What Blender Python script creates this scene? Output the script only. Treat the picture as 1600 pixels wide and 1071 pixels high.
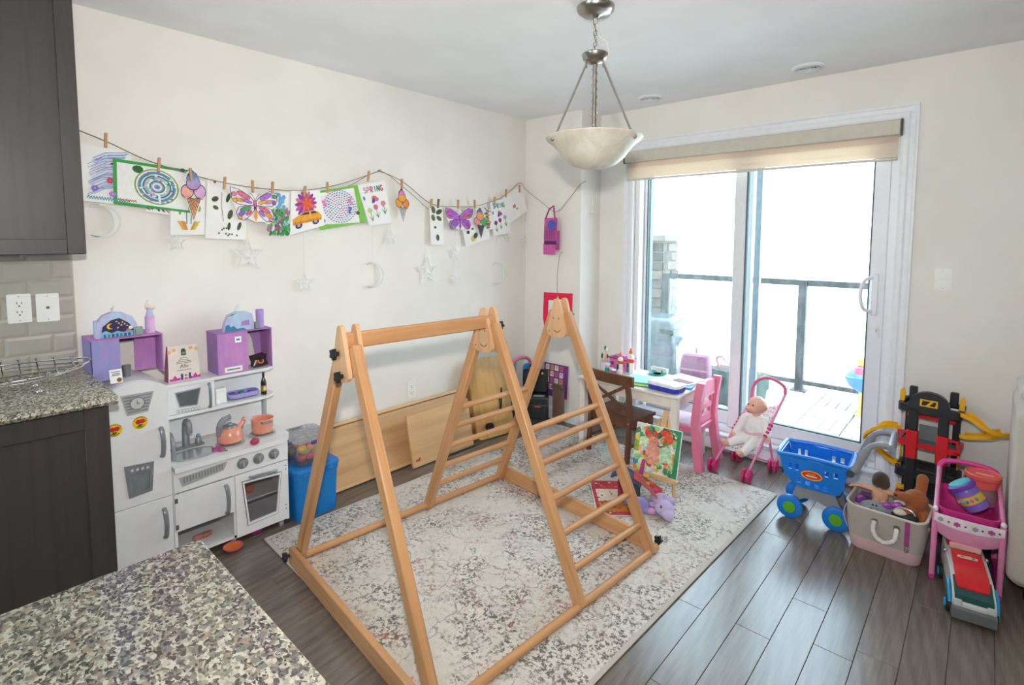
import bpy, bmesh, math, random
from mathutils import Vector, Matrix
for o in list(bpy.data.objects): bpy.data.objects.remove(o)
SC = bpy.context.scene
COL = SC.collection
PI = math.pi
def R(d): return math.radians(d)

# ------------------------------------------------------------------ camera, sky, sun, flash, exposure
cam_d = bpy.data.cameras.new('camera'); cam = bpy.data.objects.new('camera', cam_d); COL.objects.link(cam)
CAMP = Vector((2.880, -3.351, 1.472))
_yaw, _pit, _rol = R(-42.13), R(-4.30), R(0.179)
_f = Vector((math.sin(_yaw)*math.cos(_pit), math.cos(_yaw)*math.cos(_pit), math.sin(_pit)))
_r = _f.cross(Vector((0, 0, 1))).normalized(); _u = _r.cross(_f)
_r2 = _r*math.cos(_rol) + _u*math.sin(_rol); _u2 = -_r*math.sin(_rol) + _u*math.cos(_rol)
cam.matrix_world = Matrix(((_r2.x, _u2.x, -_f.x, CAMP.x), (_r2.y, _u2.y, -_f.y, CAMP.y), (_r2.z, _u2.z, -_f.z, CAMP.z), (0, 0, 0, 1)))
cam_d.sensor_fit = 'HORIZONTAL'; cam_d.sensor_width = 36.0
cam_d.lens = 820.75/1600*36.0
cam_d.shift_y = -101.74/1600
cam_d.clip_start = 0.05
SC.camera = cam
SC.view_settings.view_transform = 'Standard'; SC.view_settings.look = 'None'
SC.view_settings.exposure = 0.10; SC.view_settings.gamma = 1.0
SC.view_settings.use_curve_mapping = False

SKY_STRENGTH = 9.0
SUN_STRENGTH = 4.0
FLASH_POWER = 165.0
world = bpy.data.worlds.new('sky'); SC.world = world; world.use_nodes = True
wn = world.node_tree.nodes; wl = world.node_tree.links
wn.clear()
w_out = wn.new('ShaderNodeOutputWorld'); w_bg = wn.new('ShaderNodeBackground')
w_tc = wn.new('ShaderNodeTexCoord'); w_sep = wn.new('ShaderNodeSeparateXYZ'); w_rmp = wn.new('ShaderNodeValToRGB')
wl.new(w_tc.outputs['Generated'], w_sep.inputs[0]); wl.new(w_sep.outputs['Z'], w_rmp.inputs[0])
w_rmp.color_ramp.elements[0].position = 0.0; w_rmp.color_ramp.elements[0].color = (0.93, 0.96, 1.0, 1)
w_rmp.color_ramp.elements[1].position = 0.8; w_rmp.color_ramp.elements[1].color = (0.62, 0.80, 1.0, 1)
wl.new(w_rmp.outputs[0], w_bg.inputs[0]); w_bg.inputs[1].default_value = SKY_STRENGTH
wl.new(w_bg.outputs[0], w_out.inputs[0])

sun_d = bpy.data.lights.new('sun', 'SUN'); sun_d.energy = SUN_STRENGTH; sun_d.angle = R(0.6); sun_d.color = (1.0, 0.96, 0.9)
sun = bpy.data.objects.new('sun', sun_d); COL.objects.link(sun); sun.location = (3, 1, 6)
sun.rotation_euler = Vector((-0.55, 0.16, -0.82)).to_track_quat('-Z', 'Y').to_euler()
# the photographer's flash head, 0.2 m above the lens (its hard shadows show on the walls)
fl_d = bpy.data.lights.new('camera_flash', 'SPOT'); fl_d.energy = FLASH_POWER; fl_d.shadow_soft_size = 0.03; fl_d.color = (1.0, 0.965, 0.92)
fl_d.spot_size = R(148); fl_d.spot_blend = 1.0
fl = bpy.data.objects.new('camera_flash', fl_d); COL.objects.link(fl); fl.location = CAMP + Vector((0, 0, .215))
fl.rotation_euler = (_f + Vector((0, 0, .12))).to_track_quat('-Z', 'Y').to_euler()

# ------------------------------------------------------------------ materials
def lin(c):
    c = c.lstrip('#'); v = [int(c[i:i+2], 16)/255 for i in (0, 2, 4)]
    return tuple((x/12.92 if x <= .04045 else ((x+.055)/1.055)**2.4) for x in v) + (1.0,)
_mc = {}
class NT:
    def __init__(s, name):
        s.m = bpy.data.materials.new(name); s.m.use_nodes = True
        s.t = s.m.node_tree; s.n = s.t.nodes; s.l = s.t.links
        s.p = s.n['Principled BSDF']; s.out = s.n['Material Output']
        s.tc = s.n.new('ShaderNodeTexCoord')
    def new(s, k, **kw):
        n = s.n.new(k)
        for a, b in kw.items():
            if a.startswith('_'): n.inputs[a[1:].replace('_', ' ')].default_value = b
            else: setattr(n, a, b)
        return n
    def link(s, a, b): s.l.new(a, b)
    def coords(s, scale=(1, 1, 1), kind='Object', rot=(0, 0, 0), loc=(0, 0, 0)):
        mp = s.n.new('ShaderNodeMapping'); mp.inputs['Scale'].default_value = scale
        mp.inputs['Rotation'].default_value = rot; mp.inputs['Location'].default_value = loc
        s.link(s.tc.outputs[kind], mp.inputs[0]); return mp.outputs[0]
    def noise(s, vec, scale, detail=3, rough=.55, dist=0):
        n = s.new('ShaderNodeTexNoise', _Scale=scale, _Detail=detail, _Roughness=rough, _Distortion=dist)
        s.link(vec, n.inputs['Vector']); return n.outputs['Fac']
    def ramp(s, fac, stops, interp='LINEAR'):
        r = s.n.new('ShaderNodeValToRGB'); cr = r.color_ramp; cr.interpolation = interp
        while len(cr.elements) < len(stops): cr.elements.new(0.5)
        for e, (p, c) in zip(cr.elements, stops):
            e.position = p; e.color = lin(c) if isinstance(c, str) else (c, c, c, 1)
        s.link(fac, r.inputs[0]); return r.outputs[0]
    def mix(s, fac, a, b, mode='MIX'):
        m = s.n.new('ShaderNodeMix'); m.data_type = 'RGBA'; m.blend_type = mode
        for sock, v in ((m.inputs[0], fac), (m.inputs[6], a), (m.inputs[7], b)):
            if hasattr(v, 'is_linked') or hasattr(v, 'links'): s.link(v, sock)
            else: sock.default_value = v
        return m.outputs[2]
    def bump(s, h, strength=.2, dist=.002):
        b = s.new('ShaderNodeBump', _Strength=strength, _Distance=dist)
        s.link(h, b.inputs['Height']); s.link(b.outputs[0], s.p.inputs['Normal'])
def shade(c, k):
    c = c.lstrip('#'); return '#' + ''.join('%02x' % max(0, min(255, int(int(c[i:i+2], 16)*k))) for i in (0, 2, 4))
def M(col, rough=.5, metal=0., var=.06, sc=25., bump=0., trans=0., alpha=1., sheen=0., coat=0., sss=0.):
    key = (col, rough, metal, var, sc, bump, trans, alpha, sheen, coat, sss)
    if key in _mc: return _mc[key]
    t = NT('paint_' + col.lstrip('#')); p = t.p
    v = t.coords()
    nz = t.noise(v, sc, 3)
    c = t.ramp(nz, [(0.25, shade(col, 1-var)), (0.75, shade(col, 1+var))])
    t.link(c, p.inputs['Base Color'])
    p.inputs['Roughness'].default_value = rough; p.inputs['Metallic'].default_value = metal
    p.inputs['Transmission Weight'].default_value = trans; p.inputs['Alpha'].default_value = alpha
    p.inputs['Sheen Weight'].default_value = sheen; p.inputs['Coat Weight'].default_value = coat
    if sss: p.inputs['Subsurface Weight'].default_value = sss; p.inputs['Subsurface Radius'].default_value = (.02, .01, .008)
    if bump: t.bump(t.noise(v, sc*6, 4), bump, .003)
    _mc[key] = t.m; return t.m
def FAB(col, sc=220., var=.1, bump=.5):           # woven / plush cloth
    key = ('fab', col, sc, var, bump)
    if key in _mc: return _mc[key]
    t = NT('cloth_' + col.lstrip('#')); v = t.coords()
    n1 = t.noise(v, sc, 4, .7); n2 = t.noise(v, 9, 2)
    c = t.mix(.35, t.ramp(n1, [(.3, shade(col, 1-var*1.6)), (.7, shade(col, 1+var))]), t.ramp(n2, [(.3, shade(col, 1-var)), (.7, shade(col, 1+var))]))
    t.link(c, t.p.inputs['Base Color']); t.p.inputs['Roughness'].default_value = .95
    t.p.inputs['Sheen Weight'].default_value = .25
    t.bump(n1, bump, .004); _mc[key] = t.m; return t.m
def WOOD(a, b, axis=2, sc=1., rough=.45, name='wood'):  # grain runs along the given local axis
    key = ('wood', a, b, axis, sc, rough)
    if key in _mc: return _mc[key]
    t = NT(name); s3 = [34*sc]*3; s3[axis] = 1.6*sc
    oi = t.n.new('ShaderNodeObjectInfo'); add = t.new('ShaderNodeVectorMath', operation='ADD')
    v0 = t.coords(tuple(s3)); mul = t.new('ShaderNodeMath', operation='MULTIPLY'); mul.inputs[1].default_value = 37.
    t.link(oi.outputs['Random'], mul.inputs[0]); t.link(v0, add.inputs[0]); t.link(mul.outputs[0], add.inputs[1])
    n1 = t.noise(add.outputs[0], 1.0, 5, .6, .8)
    c1 = t.ramp(n1, [(.28, b), (.5, a), (.75, shade(a, 1.08))])
    big = t.noise(t.coords(), 3.0, 2)
    c = t.mix(.22, c1, t.ramp(big, [(.3, shade(b, .95)), (.7, shade(a, 1.06))]))
    t.link(c, t.p.inputs['Base Color']); t.p.inputs['Roughness'].default_value = rough
    t.bump(n1, .12, .001); _mc[key] = t.m; return t.m
def GLASS(tint='#ffffff', dirt=0., refl=.06, rough=.02, name='window_glass'):  # thin pane
    key = ('glass', tint, dirt, refl, name)
    if key in _mc: return _mc[key]
    t = NT(name); t.n.remove(t.p)
    tr = t.new('ShaderNodeBsdfTransparent'); tr.inputs[0].default_value = lin(tint)
    gl = t.new('ShaderNodeBsdfGlossy', _Roughness=rough); lw = t.new('ShaderNodeLayerWeight', _Blend=.25)
    k = t.new('ShaderNodeMath', operation='MULTIPLY'); k.inputs[1].default_value = 1.0
    ad = t.new('ShaderNodeMath', operation='ADD'); ad.inputs[1].default_value = refl*.5; ad.use_clamp = True
    t.link(lw.outputs['Fresnel'], k.inputs[0]); t.link(k.outputs[0], ad.inputs[0])
    k.inputs[1].default_value = .55
    m1 = t.new('ShaderNodeMixShader'); t.link(ad.outputs[0], m1.inputs[0]); t.link(tr.outputs[0], m1.inputs[1]); t.link(gl.outputs[0], m1.inputs[2])
    last = m1.outputs[0]
    if dirt:
        df = t.new('ShaderNodeBsdfTranslucent'); df.inputs[0].default_value = (.85, .92, .95, 1)
        d2 = t.new('ShaderNodeBsdfDiffuse'); d2.inputs[0].default_value = (.85, .9, .92, 1)
        ms = t.new('ShaderNodeMixShader', _Fac=.4); t.link(df.outputs[0], ms.inputs[1]); t.link(d2.outputs[0], ms.inputs[2])
        nz = t.noise(t.coords((1, 1, .35)), 26, 6, .75)
        fac = t.ramp(nz, [(.42, dirt*.45), (.62, dirt*2.2)])
        m2 = t.new('ShaderNodeMixShader'); t.link(fac, m2.inputs[0]); t.link(last, m2.inputs[1]); t.link(ms.outputs[0], m2.inputs[2]); last = m2.outputs[0]
    t.link(last, t.out.inputs[0]); _mc[key] = t.m; return t.m

# ------------------------------------------------------------------ mesh builder
def basis(axis):
    a = Vector(axis).normalized(); h = Vector((0, 0, 1)) if abs(a.z) < .95 else Vector((1, 0, 0))
    x = h.cross(a).normalized(); return x, a.cross(x), a
def cr(pts, k=6, closed=False):                    # Catmull-Rom through points
    P = [Vector(p) for p in pts]; n = len(P); out = []
    rng = n if closed else n-1
    for i in range(rng):
        g = (lambda j: P[j % n]) if closed else (lambda j: P[max(0, min(n-1, j))])
        a, b, c, d = g(i-1), g(i), g(i+1), g(i+2)
        for q in range(k):
            t = q/k
            out.append(.5*((2*b)+(c-a)*t+(2*a-5*b+4*c-d)*t*t+(3*b-a-3*c+d)*t**3))
    if not closed: out.append(P[-1])
    return out
def rrect(w, h, r, n=4):                           # rounded rectangle outline, centred
    o = []
    for cx, cy, a0 in ((w/2-r, h/2-r, 0), (-w/2+r, h/2-r, 90), (-w/2+r, -h/2+r, 180), (w/2-r, -h/2+r, 270)):
        for i in range(n+1):
            a = R(a0+90*i/n); o.append((cx+r*math.cos(a), cy+r*math.sin(a)))
    return o
def circ(r, n=20, cx=0, cy=0, ry=None):
    return [(cx+r*math.cos(2*PI*i/n), cy+(ry or r)*math.sin(2*PI*i/n)) for i in range(n)]
def starp(r, r2=None, n=5, rot=90):
    r2 = r2 or r*.42; return [((r if i % 2 == 0 else r2)*math.cos(R(rot+180/n*i)), (r if i % 2 == 0 else r2)*math.sin(R(rot+180/n*i))) for i in range(2*n)]
def T(loc=(0, 0, 0), rx=0, ry=0, rz=0, s=(1, 1, 1)):
    return Matrix.Translation(loc) @ Matrix.Rotation(R(rz), 4, 'Z') @ Matrix.Rotation(R(ry), 4, 'Y') @ Matrix.Rotation(R(rx), 4, 'X') @ Matrix.Diagonal((s[0], s[1], s[2], 1))
XP = Matrix(((0, 0, 1, 0), (1, 0, 0, 0), (0, 1, 0, 0), (0, 0, 0, 1)))    # local (x,y,z) -> world (Y,Z,X): art on a wall facing +X
YM = Matrix(((1, 0, 0, 0), (0, 0, -1, 0), (0, 1, 0, 0), (0, 0, 0, 1)))   # local (x,y,z) -> (X,Z,-Y): art facing -Y
class MB:
    def __init__(s, mat=None): s.v = []; s.f = []; s.mi = []; s.mats = []; s.cur = 0; s.X = Matrix.Identity(4); s.mat(mat)
    def mat(s, m):
        if m is None: return s
        if m not in s.mats: s.mats.append(m)
        s.cur = s.mats.index(m); return s
    def raw(s, vs, fs, X=None):
        b = len(s.v); XX = s.X if X is None else s.X @ X
        s.v += [XX @ Vector(p) for p in vs]; s.f += [tuple(b+i for i in f) for f in fs]; s.mi += [s.cur]*len(fs); return s
    def box(s, c, sz, b=0., X=None):
        x, y, z = [q/2 for q in sz]; cx, cy, cz = c
        if b <= 0:
            vs = [(cx+i*x, cy+j*y, cz+k*z) for i in (-1, 1) for j in (-1, 1) for k in (-1, 1)]
            return s.raw(vs, [(0, 1, 3, 2), (4, 6, 7, 5), (0, 4, 5, 1), (2, 3, 7, 6), (0, 2, 6, 4), (1, 5, 7, 3)], X)
        b = min(b, .49*min(sz)); vs = []; idx = {}
        for i in (-1, 1):
            for j in (-1, 1):
                for k in (-1, 1):
                    for a in range(3):
                        idx[i, j, k, a] = len(vs)
                        q = [x-b, y-b, z-b]; q[a] += b
                        vs.append((cx+i*q[0], cy+j*q[1], cz+k*q[2]))
        fs = []
        def q4(p): fs.append(p)
        for sg in (-1, 1):
            for a in range(3):
                cyc = [(-1, -1), (1, -1), (1, 1), (-1, 1)]
                if sg < 0: cyc = cyc[::-1]
                f = []
                for u, w in cyc:
                    k = [0, 0, 0]; k[a] = sg; k[(a+1) % 3] = u; k[(a+2) % 3] = w; f.append(idx[k[0], k[1], k[2], a])
                q4(tuple(f))
        for a in range(3):
            b1, c1 = (a+1) % 3, (a+2) % 3
            for u in (-1, 1):
                for w in (-1, 1):
                    def g(t, ax):
                        k = [0, 0, 0]; k[a] = t; k[b1] = u; k[c1] = w; return idx[k[0], k[1], k[2], ax]
                    f = (g(-1, b1), g(1, b1), g(1, c1), g(-1, c1))
                    q4(f if u*w > 0 else f[::-1])
        for i in (-1, 1):
            for j in (-1, 1):
                for k in (-1, 1):
                    f = (idx[i, j, k, 0], idx[i, j, k, 1], idx[i, j, k, 2]); q4(f if i*j*k > 0 else f[::-1])
        return s.raw(vs, fs, X)
    def cyl(s, p0, p1, r0, r1=None, n=16, caps=True, X=None):
        r1 = r0 if r1 is None else r1; p0 = Vector(p0); p1 = Vector(p1); x, y, a = basis(p1-p0); vs = []
        for p, r in ((p0, r0), (p1, r1)):
            for i in range(n): t = 2*PI*i/n; vs.append(p+x*(r*math.cos(t))+y*(r*math.sin(t)))
        fs = [(i, (i+1) % n, n+(i+1) % n, n+i) for i in range(n)]
        if caps: fs += [tuple(range(n))[::-1], tuple(range(n, 2*n))]
        return s.raw(vs, fs, X)
    def tube(s, pts, r, n=8, closed=False, X=None, flat=None):
        P = [Vector(p) for p in pts]; m = len(P); vs = []; fs = []; px = None
        for i in range(m):
            if closed: d = P[(i+1) % m]-P[i-1]
            else: d = P[min(i+1, m-1)]-P[max(i-1, 0)]
            d = d.normalized() if d.length > 1e-9 else Vector((0, 0, 1))
            if px is None: px, py, _ = basis(d)
            else:
                px = px - d*px.dot(d)
                px = px.normalized() if px.length > 1e-6 else basis(d)[0]
            py = d.cross(px); rr = r[i] if isinstance(r, (list, tuple)) else r
            for k in range(n):
                t = 2*PI*k/n; vs.append(P[i]+px*(rr*math.cos(t)*(flat or 1))+py*(rr*math.sin(t)))
        for i in range(m if closed else m-1):
            j = (i+1) % m
            for k in range(n): fs.append((i*n+k, i*n+(k+1) % n, j*n+(k+1) % n, j*n+k))
        if not closed: fs += [tuple(range(n))[::-1], tuple((m-1)*n+k for k in range(n))]
        return s.raw(vs, fs, X)
    def lathe(s, prof, c=(0, 0, 0), n=24, X=None, sy=1.):
        vs = []; fs = []; m = len(prof)
        for r, z in prof:
            for i in range(n): t = 2*PI*i/n; vs.append((c[0]+r*math.cos(t), c[1]+r*math.sin(t)*sy, c[2]+z))
        for j in range(m-1):
            for i in range(n): fs.append((j*n+i, j*n+(i+1) % n, (j+1)*n+(i+1) % n, (j+1)*n+i))
        if prof[0][0] > 1e-5: fs.append(tuple(range(n))[::-1])
        if prof[-1][0] > 1e-5: fs.append(tuple((m-1)*n+i for i in range(n)))
        return s.raw(vs, fs, X)
    def ell(s, c, r, n=14, X=None):
        r = (r, r, r) if isinstance(r, (int, float)) else r
        vs = [(c[0], c[1], c[2]-r[2])]; fs = []; m = n//2
        for j in range(1, m):
            a = -PI/2+PI*j/m
            for i in range(n): t = 2*PI*i/n; vs.append((c[0]+r[0]*math.cos(a)*math.cos(t), c[1]+r[1]*math.cos(a)*math.sin(t), c[2]+r[2]*math.sin(a)))
        vs.append((c[0], c[1], c[2]+r[2])); L = len(vs)-1
        for i in range(n): fs.append((0, 1+(i+1) % n, 1+i)); fs.append((L, L-n+i, L-n+(i+1) % n))
        for j in range(m-2):
            for i in range(n): a = 1+j*n; fs.append((a+i, a+(i+1) % n, a+n+(i+1) % n, a+n+i))
        return s.raw(vs, fs, X)
    def cap(s, p0, p1, r0, r1=None, n=12):          # capsule
        r1 = r0 if r1 is None else r1; p0 = Vector(p0); p1 = Vector(p1); d = (p1-p0); L = d.length; d = d/L
        pts = []; rad = []
        for i in range(5): a = -PI/2+PI/2*i/4; pts.append(p0+d*(r0*math.sin(a))); rad.append(max(1e-4, r0*math.cos(a)))
        for i in range(5): a = PI/2*i/4; pts.append(p1+d*(r1*math.sin(a))); rad.append(max(1e-4, r1*math.cos(a)))
        return s.tube(pts, rad, n)
    def prism(s, poly, h, X=None, z0=0., taper=1.):
        n = len(poly); vs = [(p[0], p[1], z0) for p in poly]+[(p[0]*taper, p[1]*taper, z0+h) for p in poly]
        fs = [tuple(range(n))[::-1], tuple(range(n, 2*n))]+[(i, (i+1) % n, n+(i+1) % n, n+i) for i in range(n)]
        return s.raw(vs, fs, X)
    def frame(s, po, pi_, h, X=None, z0=0.):         # ring between two outlines of equal length
        n = len(po); vs = [(p[0], p[1], z) for z in (z0, z0+h) for q in (po, pi_) for p in q]
        fs = []
        for i in range(n):
            j = (i+1) % n
            fs += [(i, n+i, n+j, j), (2*n+i, 2*n+j, 3*n+j, 3*n+i), (i, j, 2*n+j, 2*n+i), (n+i, 3*n+i, 3*n+j, n+j)]
        return s.raw(vs, fs, X)
    def sheet(s, fn, nu, nv, th=.0008, X=None):      # parametric sheet with thickness; fn(u,v)->point
        P = [[Vector(fn(i/nu, j/nv)) for j in range(nv+1)] for i in range(nu+1)]; vs = []; fs = []
        def nrm(i, j):
            a = P[min(i+1, nu)][j]-P[max(i-1, 0)][j]; b = P[i][min(j+1, nv)]-P[i][max(j-1, 0)]; c = a.cross(b)
            return c.normalized() if c.length > 1e-12 else Vector((0, 0, 1))
        N = (nu+1)*(nv+1)
        for sg in (.5, -.5):
            for i in range(nu+1):
                for j in range(nv+1): vs.append(P[i][j]+nrm(i, j)*(th*sg))
        I = lambda i, j: i*(nv+1)+j
        for i in range(nu):
            for j in range(nv):
                fs.append((I(i, j), I(i+1, j), I(i+1, j+1), I(i, j+1))); fs.append((N+I(i, j), N+I(i, j+1), N+I(i+1, j+1), N+I(i+1, j)))
        for i in range(nu):
            fs.append((I(i, 0), N+I(i, 0), N+I(i+1, 0), I(i+1, 0))); fs.append((I(i, nv), I(i+1, nv), N+I(i+1, nv), N+I(i, nv)))
        for j in range(nv):
            fs.append((I(0, j), I(0, j+1), N+I(0, j+1), N+I(0, j))); fs.append((I(nu, j), N+I(nu, j), N+I(nu, j+1), I(nu, j+1)))
        return s.raw(vs, fs, X)
    def loft(s, rings, cap=True, X=None):            # list of equal-length point rings
        n = len(rings[0]); vs = [p for r in rings for p in r]; fs = []
        for j in range(len(rings)-1):
            for i in range(n): fs.append((j*n+i, j*n+(i+1) % n, (j+1)*n+(i+1) % n, (j+1)*n+i))
        if cap: fs += [tuple(range(n))[::-1], tuple((len(rings)-1)*n+i for i in range(n))]
        return s.raw(vs, fs, X)
    def text(s, txt, size, X, th=.0004, align='CENTER'):
        cu = bpy.data.curves.new('t', 'FONT'); cu.body = txt; cu.size = size; cu.align_x = align; cu.align_y = 'CENTER'; cu.resolution_u = 2
        ob = bpy.data.objects.new('t', cu); COL.objects.link(ob); dg = bpy.context.evaluated_depsgraph_get()
        me = ob.evaluated_get(dg).to_mesh(); vs = [(v.co.x, v.co.y, th) for v in me.vertices]; fs = [tuple(p.vertices) for p in me.polygons]
        ob.evaluated_get(dg).to_mesh_clear(); bpy.data.objects.remove(ob); bpy.data.curves.remove(cu)
        return s.raw(vs, fs, X)
    def obj(s, name, parent=None, loc=(0, 0, 0), rot=(0, 0, 0), smooth=40, fix=True):
        me = bpy.data.meshes.new(name); me.from_pydata([tuple(v) for v in s.v], [], s.f)
        for m in s.mats: me.materials.append(m)
        me.polygons.foreach_set('material_index', s.mi)
        if fix:
            bm = bmesh.new(); bm.from_mesh(me); bmesh.ops.recalc_face_normals(bm, faces=bm.faces); bm.to_mesh(me); bm.free()
        if smooth:
            me.shade_smooth(); me.set_sharp_from_angle(angle=R(smooth))
        me.update(); o = bpy.data.objects.new(name, me); COL.objects.link(o)
        o.location = loc; o.rotation_euler = rot
        if parent: o.parent = parent
        return o
def tag(o, label, cat, group=None):
    o['label'] = label; o['category'] = cat
    if group: o['group'] = group
    return o
def thing(name, label, cat, loc=(0, 0, 0), rz=0, group=None, rx=0, ry=0):
    o = bpy.data.objects.new(name, None); COL.objects.link(o); o.empty_display_size = .05
    o.location = loc; o.rotation_euler = (R(rx), R(ry), R(rz)); return tag(o, label, cat, group)
def struct(o): o['kind'] = 'structure'; return o
def empty_struct(name, loc=(0, 0, 0)):
    o = bpy.data.objects.new(name, None); COL.objects.link(o); o.location = loc; o.empty_display_size = .05; o['kind'] = 'structure'; return o
def blob(mb, name, parent=None, vox=.005, it=4, loc=(0, 0, 0), rot=(0, 0, 0)):     # fuse solids into one continuous skin
    o = mb.obj(name, parent, loc, rot, smooth=180)
    m = o.modifiers.new('fuse', 'REMESH'); m.mode = 'VOXEL'; m.voxel_size = vox; m.use_smooth_shade = True
    k = o.modifiers.new('soften', 'SMOOTH'); k.factor = .5; k.iterations = it
    return o
def copy_tree(o, parent=None):
    c = o.copy(); COL.objects.link(c); c.parent = parent
    for ch in list(o.children): copy_tree(ch, c)
    return c
def mbw(mat, root): # builder that takes world coordinates for parts of an unrotated thing
    b = MB(mat); b.X = Matrix.Translation(-root.location); return b
rnd = random.Random(7)
# ================================================================== the room
ZC = 2.44; YW = 0.27; BX = 0.557; X1 = 4.6; Y0 = -5.9
def wallpaint(name, col, sc=40):
    t = NT(name); v = t.coords(); n = t.noise(v, 2.2, 3); t.link(t.ramp(n, [(.3, shade(col, .975)), (.7, shade(col, 1.015))]), t.p.inputs['Base Color'])
    t.p.inputs['Roughness'].default_value = .85; t.bump(t.noise(v, sc*6, 3), .06, .002); return t.m
m_wall = wallpaint('wall_paint_warm_white', '#f0ece5'); m_ceil = wallpaint('ceiling_paint', '#f6f6f7', 60); m_trim = M('#eef0f4', .4, var=.015)
t = NT('oak_laminate')
oi = t.n.new('ShaderNodeObjectInfo'); mul = t.new('ShaderNodeMath', operation='MULTIPLY'); mul.inputs[1].default_value = 53.; t.link(oi.outputs['Random'], mul.inputs[0])
va = t.new('ShaderNodeVectorMath', operation='ADD'); t.link(t.coords((16, 1.5, 1)), va.inputs[0]); t.link(mul.outputs[0], va.inputs[1])
g1 = t.noise(va.outputs[0], 1.0, 5, .6, 1.6)
va2 = t.new('ShaderNodeVectorMath', operation='ADD'); t.link(t.coords((150, 4, 1)), va2.inputs[0]); t.link(mul.outputs[0], va2.inputs[1])
g2 = t.noise(va2.outputs[0], 1.0, 3, .6)
wv = t.new('ShaderNodeTexWave', wave_type='RINGS', rings_direction='Z', _Scale=.9, _Distortion=7.0, _Detail=3.0); wv.inputs['Detail Scale'].default_value = 1.2
va3 = t.new('ShaderNodeVectorMath', operation='ADD'); t.link(t.coords((11, 2.0, 1)), va3.inputs[0]); t.link(mul.outputs[0], va3.inputs[1]); t.link(va3.outputs[0], wv.inputs['Vector'])
c1 = t.ramp(g1, [(.25, '#594b42'), (.5, '#74675d'), (.75, '#877a6f')])
c2 = t.mix(.35, c1, t.ramp(g2, [(.3, '#564a42'), (.7, '#8d8074')]))
c3 = t.mix(.22, c2, t.ramp(wv.outputs['Fac'], [(.2, '#4a413b'), (.8, '#7f746c')]))
br = t.ramp(oi.outputs['Random'], [(0, .86), (1, 1.08)])
t.link(t.mix(1.0, c3, br, 'MULTIPLY'), t.p.inputs['Base Color'])
t.p.inputs['Roughness'].default_value = .25; t.p.inputs['Specular IOR Level'].default_value = .75
t.bump(g2, .05, .0004); m_plank = t.m

fb = MB(M('#2b2522', .9)).box((X1/2, (Y0+YW)/2, -.06), (X1, YW-Y0, .10)).obj('floor'); struct(fb)
PW = .1225; rows = []; x = 2.116-17*PW
k = 0
fixed = {round(1.993/PW): -1.372, round(2.361/PW): -1.05, round(2.4835/PW): -1.27}
while x < X1:
    xa, xb = max(x, 0.0), min(x+PW, X1)
    j = fixed.get(round(x/PW), None)
    off = j if j is not None else Y0+1.2*((k*.377) % 1.0)
    y = off-1.2*math.ceil((off-Y0)/1.2)
    while y < YW:
        ya, yb = max(y, Y0), min(y+1.2, YW)
        if yb-ya > .02:
            MB(m_plank).box((0, 0, -.005), (xb-xa-.0012, yb-ya-.0012, .010), .0011).obj('plank', fb, ((xa+xb)/2, (ya+yb)/2, 0), fix=False)
        y += 1.2
    x += PW; k += 1
struct(MB(m_ceil).box((X1/2, (Y0+YW)/2, ZC+.06), (X1+.3, YW-Y0+.5, .12)).obj('ceiling'))
struct(MB(m_wall).box((-.06, (Y0+YW)/2, ZC/2-.05), (.12, YW-Y0+.5, ZC+.1)).obj('wall_left'))
struct(MB(m_wall).box((BX/2, YW/2+.03, ZC/2), (BX, YW+.06, ZC)).obj('wall_corner'))
struct(MB(m_wall).box((X1+.06, (Y0+YW)/2, ZC/2-.05), (.12, YW-Y0+.5, ZC+.1)).obj('wall_right'))
WB = (0.4, 1.8, 0.85, 2.15)                        # invented window behind the photographer, out of view, added to brighten the room
wbk = MB(m_wall); wbk.box((WB[0]/2, Y0-.06, ZC/2), (WB[0], .12, ZC)); wbk.box(((WB[1]+X1)/2, Y0-.06, ZC/2), (X1-WB[1], .12, ZC)); wbk.box(((WB[0]+WB[1])/2, Y0-.06, WB[2]/2), (WB[1]-WB[0], .12, WB[2])); wbk.box(((WB[0]+WB[1])/2, Y0-.06, (WB[3]+ZC)/2), (WB[1]-WB[0], .12, ZC-WB[3])); struct(wbk.obj('wall_back'))
w2 = empty_struct('fill_window_1', (0, Y0-.06, 0))
for xa, xb in ((WB[0], 1.1), (1.1, WB[1])):
    po = [(xa, WB[2]), (xb, WB[2]), (xb, WB[3]), (xa, WB[3])]; pi_ = [(xa+.045, WB[2]+.045), (xb-.045, WB[2]+.045), (xb-.045, WB[3]-.045), (xa+.045, WB[3]-.045)]
    q = MB(m_trim).frame(po, pi_, .06, X=T((0, .03, 0)) @ YM).obj('sash', w2); MB(GLASS('#f4fbfb', 0)).box(((xa+xb)/2, 0, (WB[2]+WB[3])/2), (xb-xa-.088, .006, WB[3]-WB[2]-.088)).obj('pane', q, smooth=0)
# patio wall with the door opening
DX0, DX1, DZ = 0.855, 2.495, 2.13
wf = MB(m_wall)
wf.box(((BX+DX0)/2, YW+.08, ZC/2), (DX0-BX, .16, ZC)); wf.box(((DX1+X1)/2, YW+.08, ZC/2), (X1-DX1, .16, ZC)); wf.box(((DX0+DX1)/2, YW+.08, (ZC+DZ)/2), (DX1-DX0, .16, ZC-DZ))
wf.box(((DX0+DX1)/2, YW+.08, -.05), (DX1-DX0, .16, .10))
struct(wf.obj('wall_front'))
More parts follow.
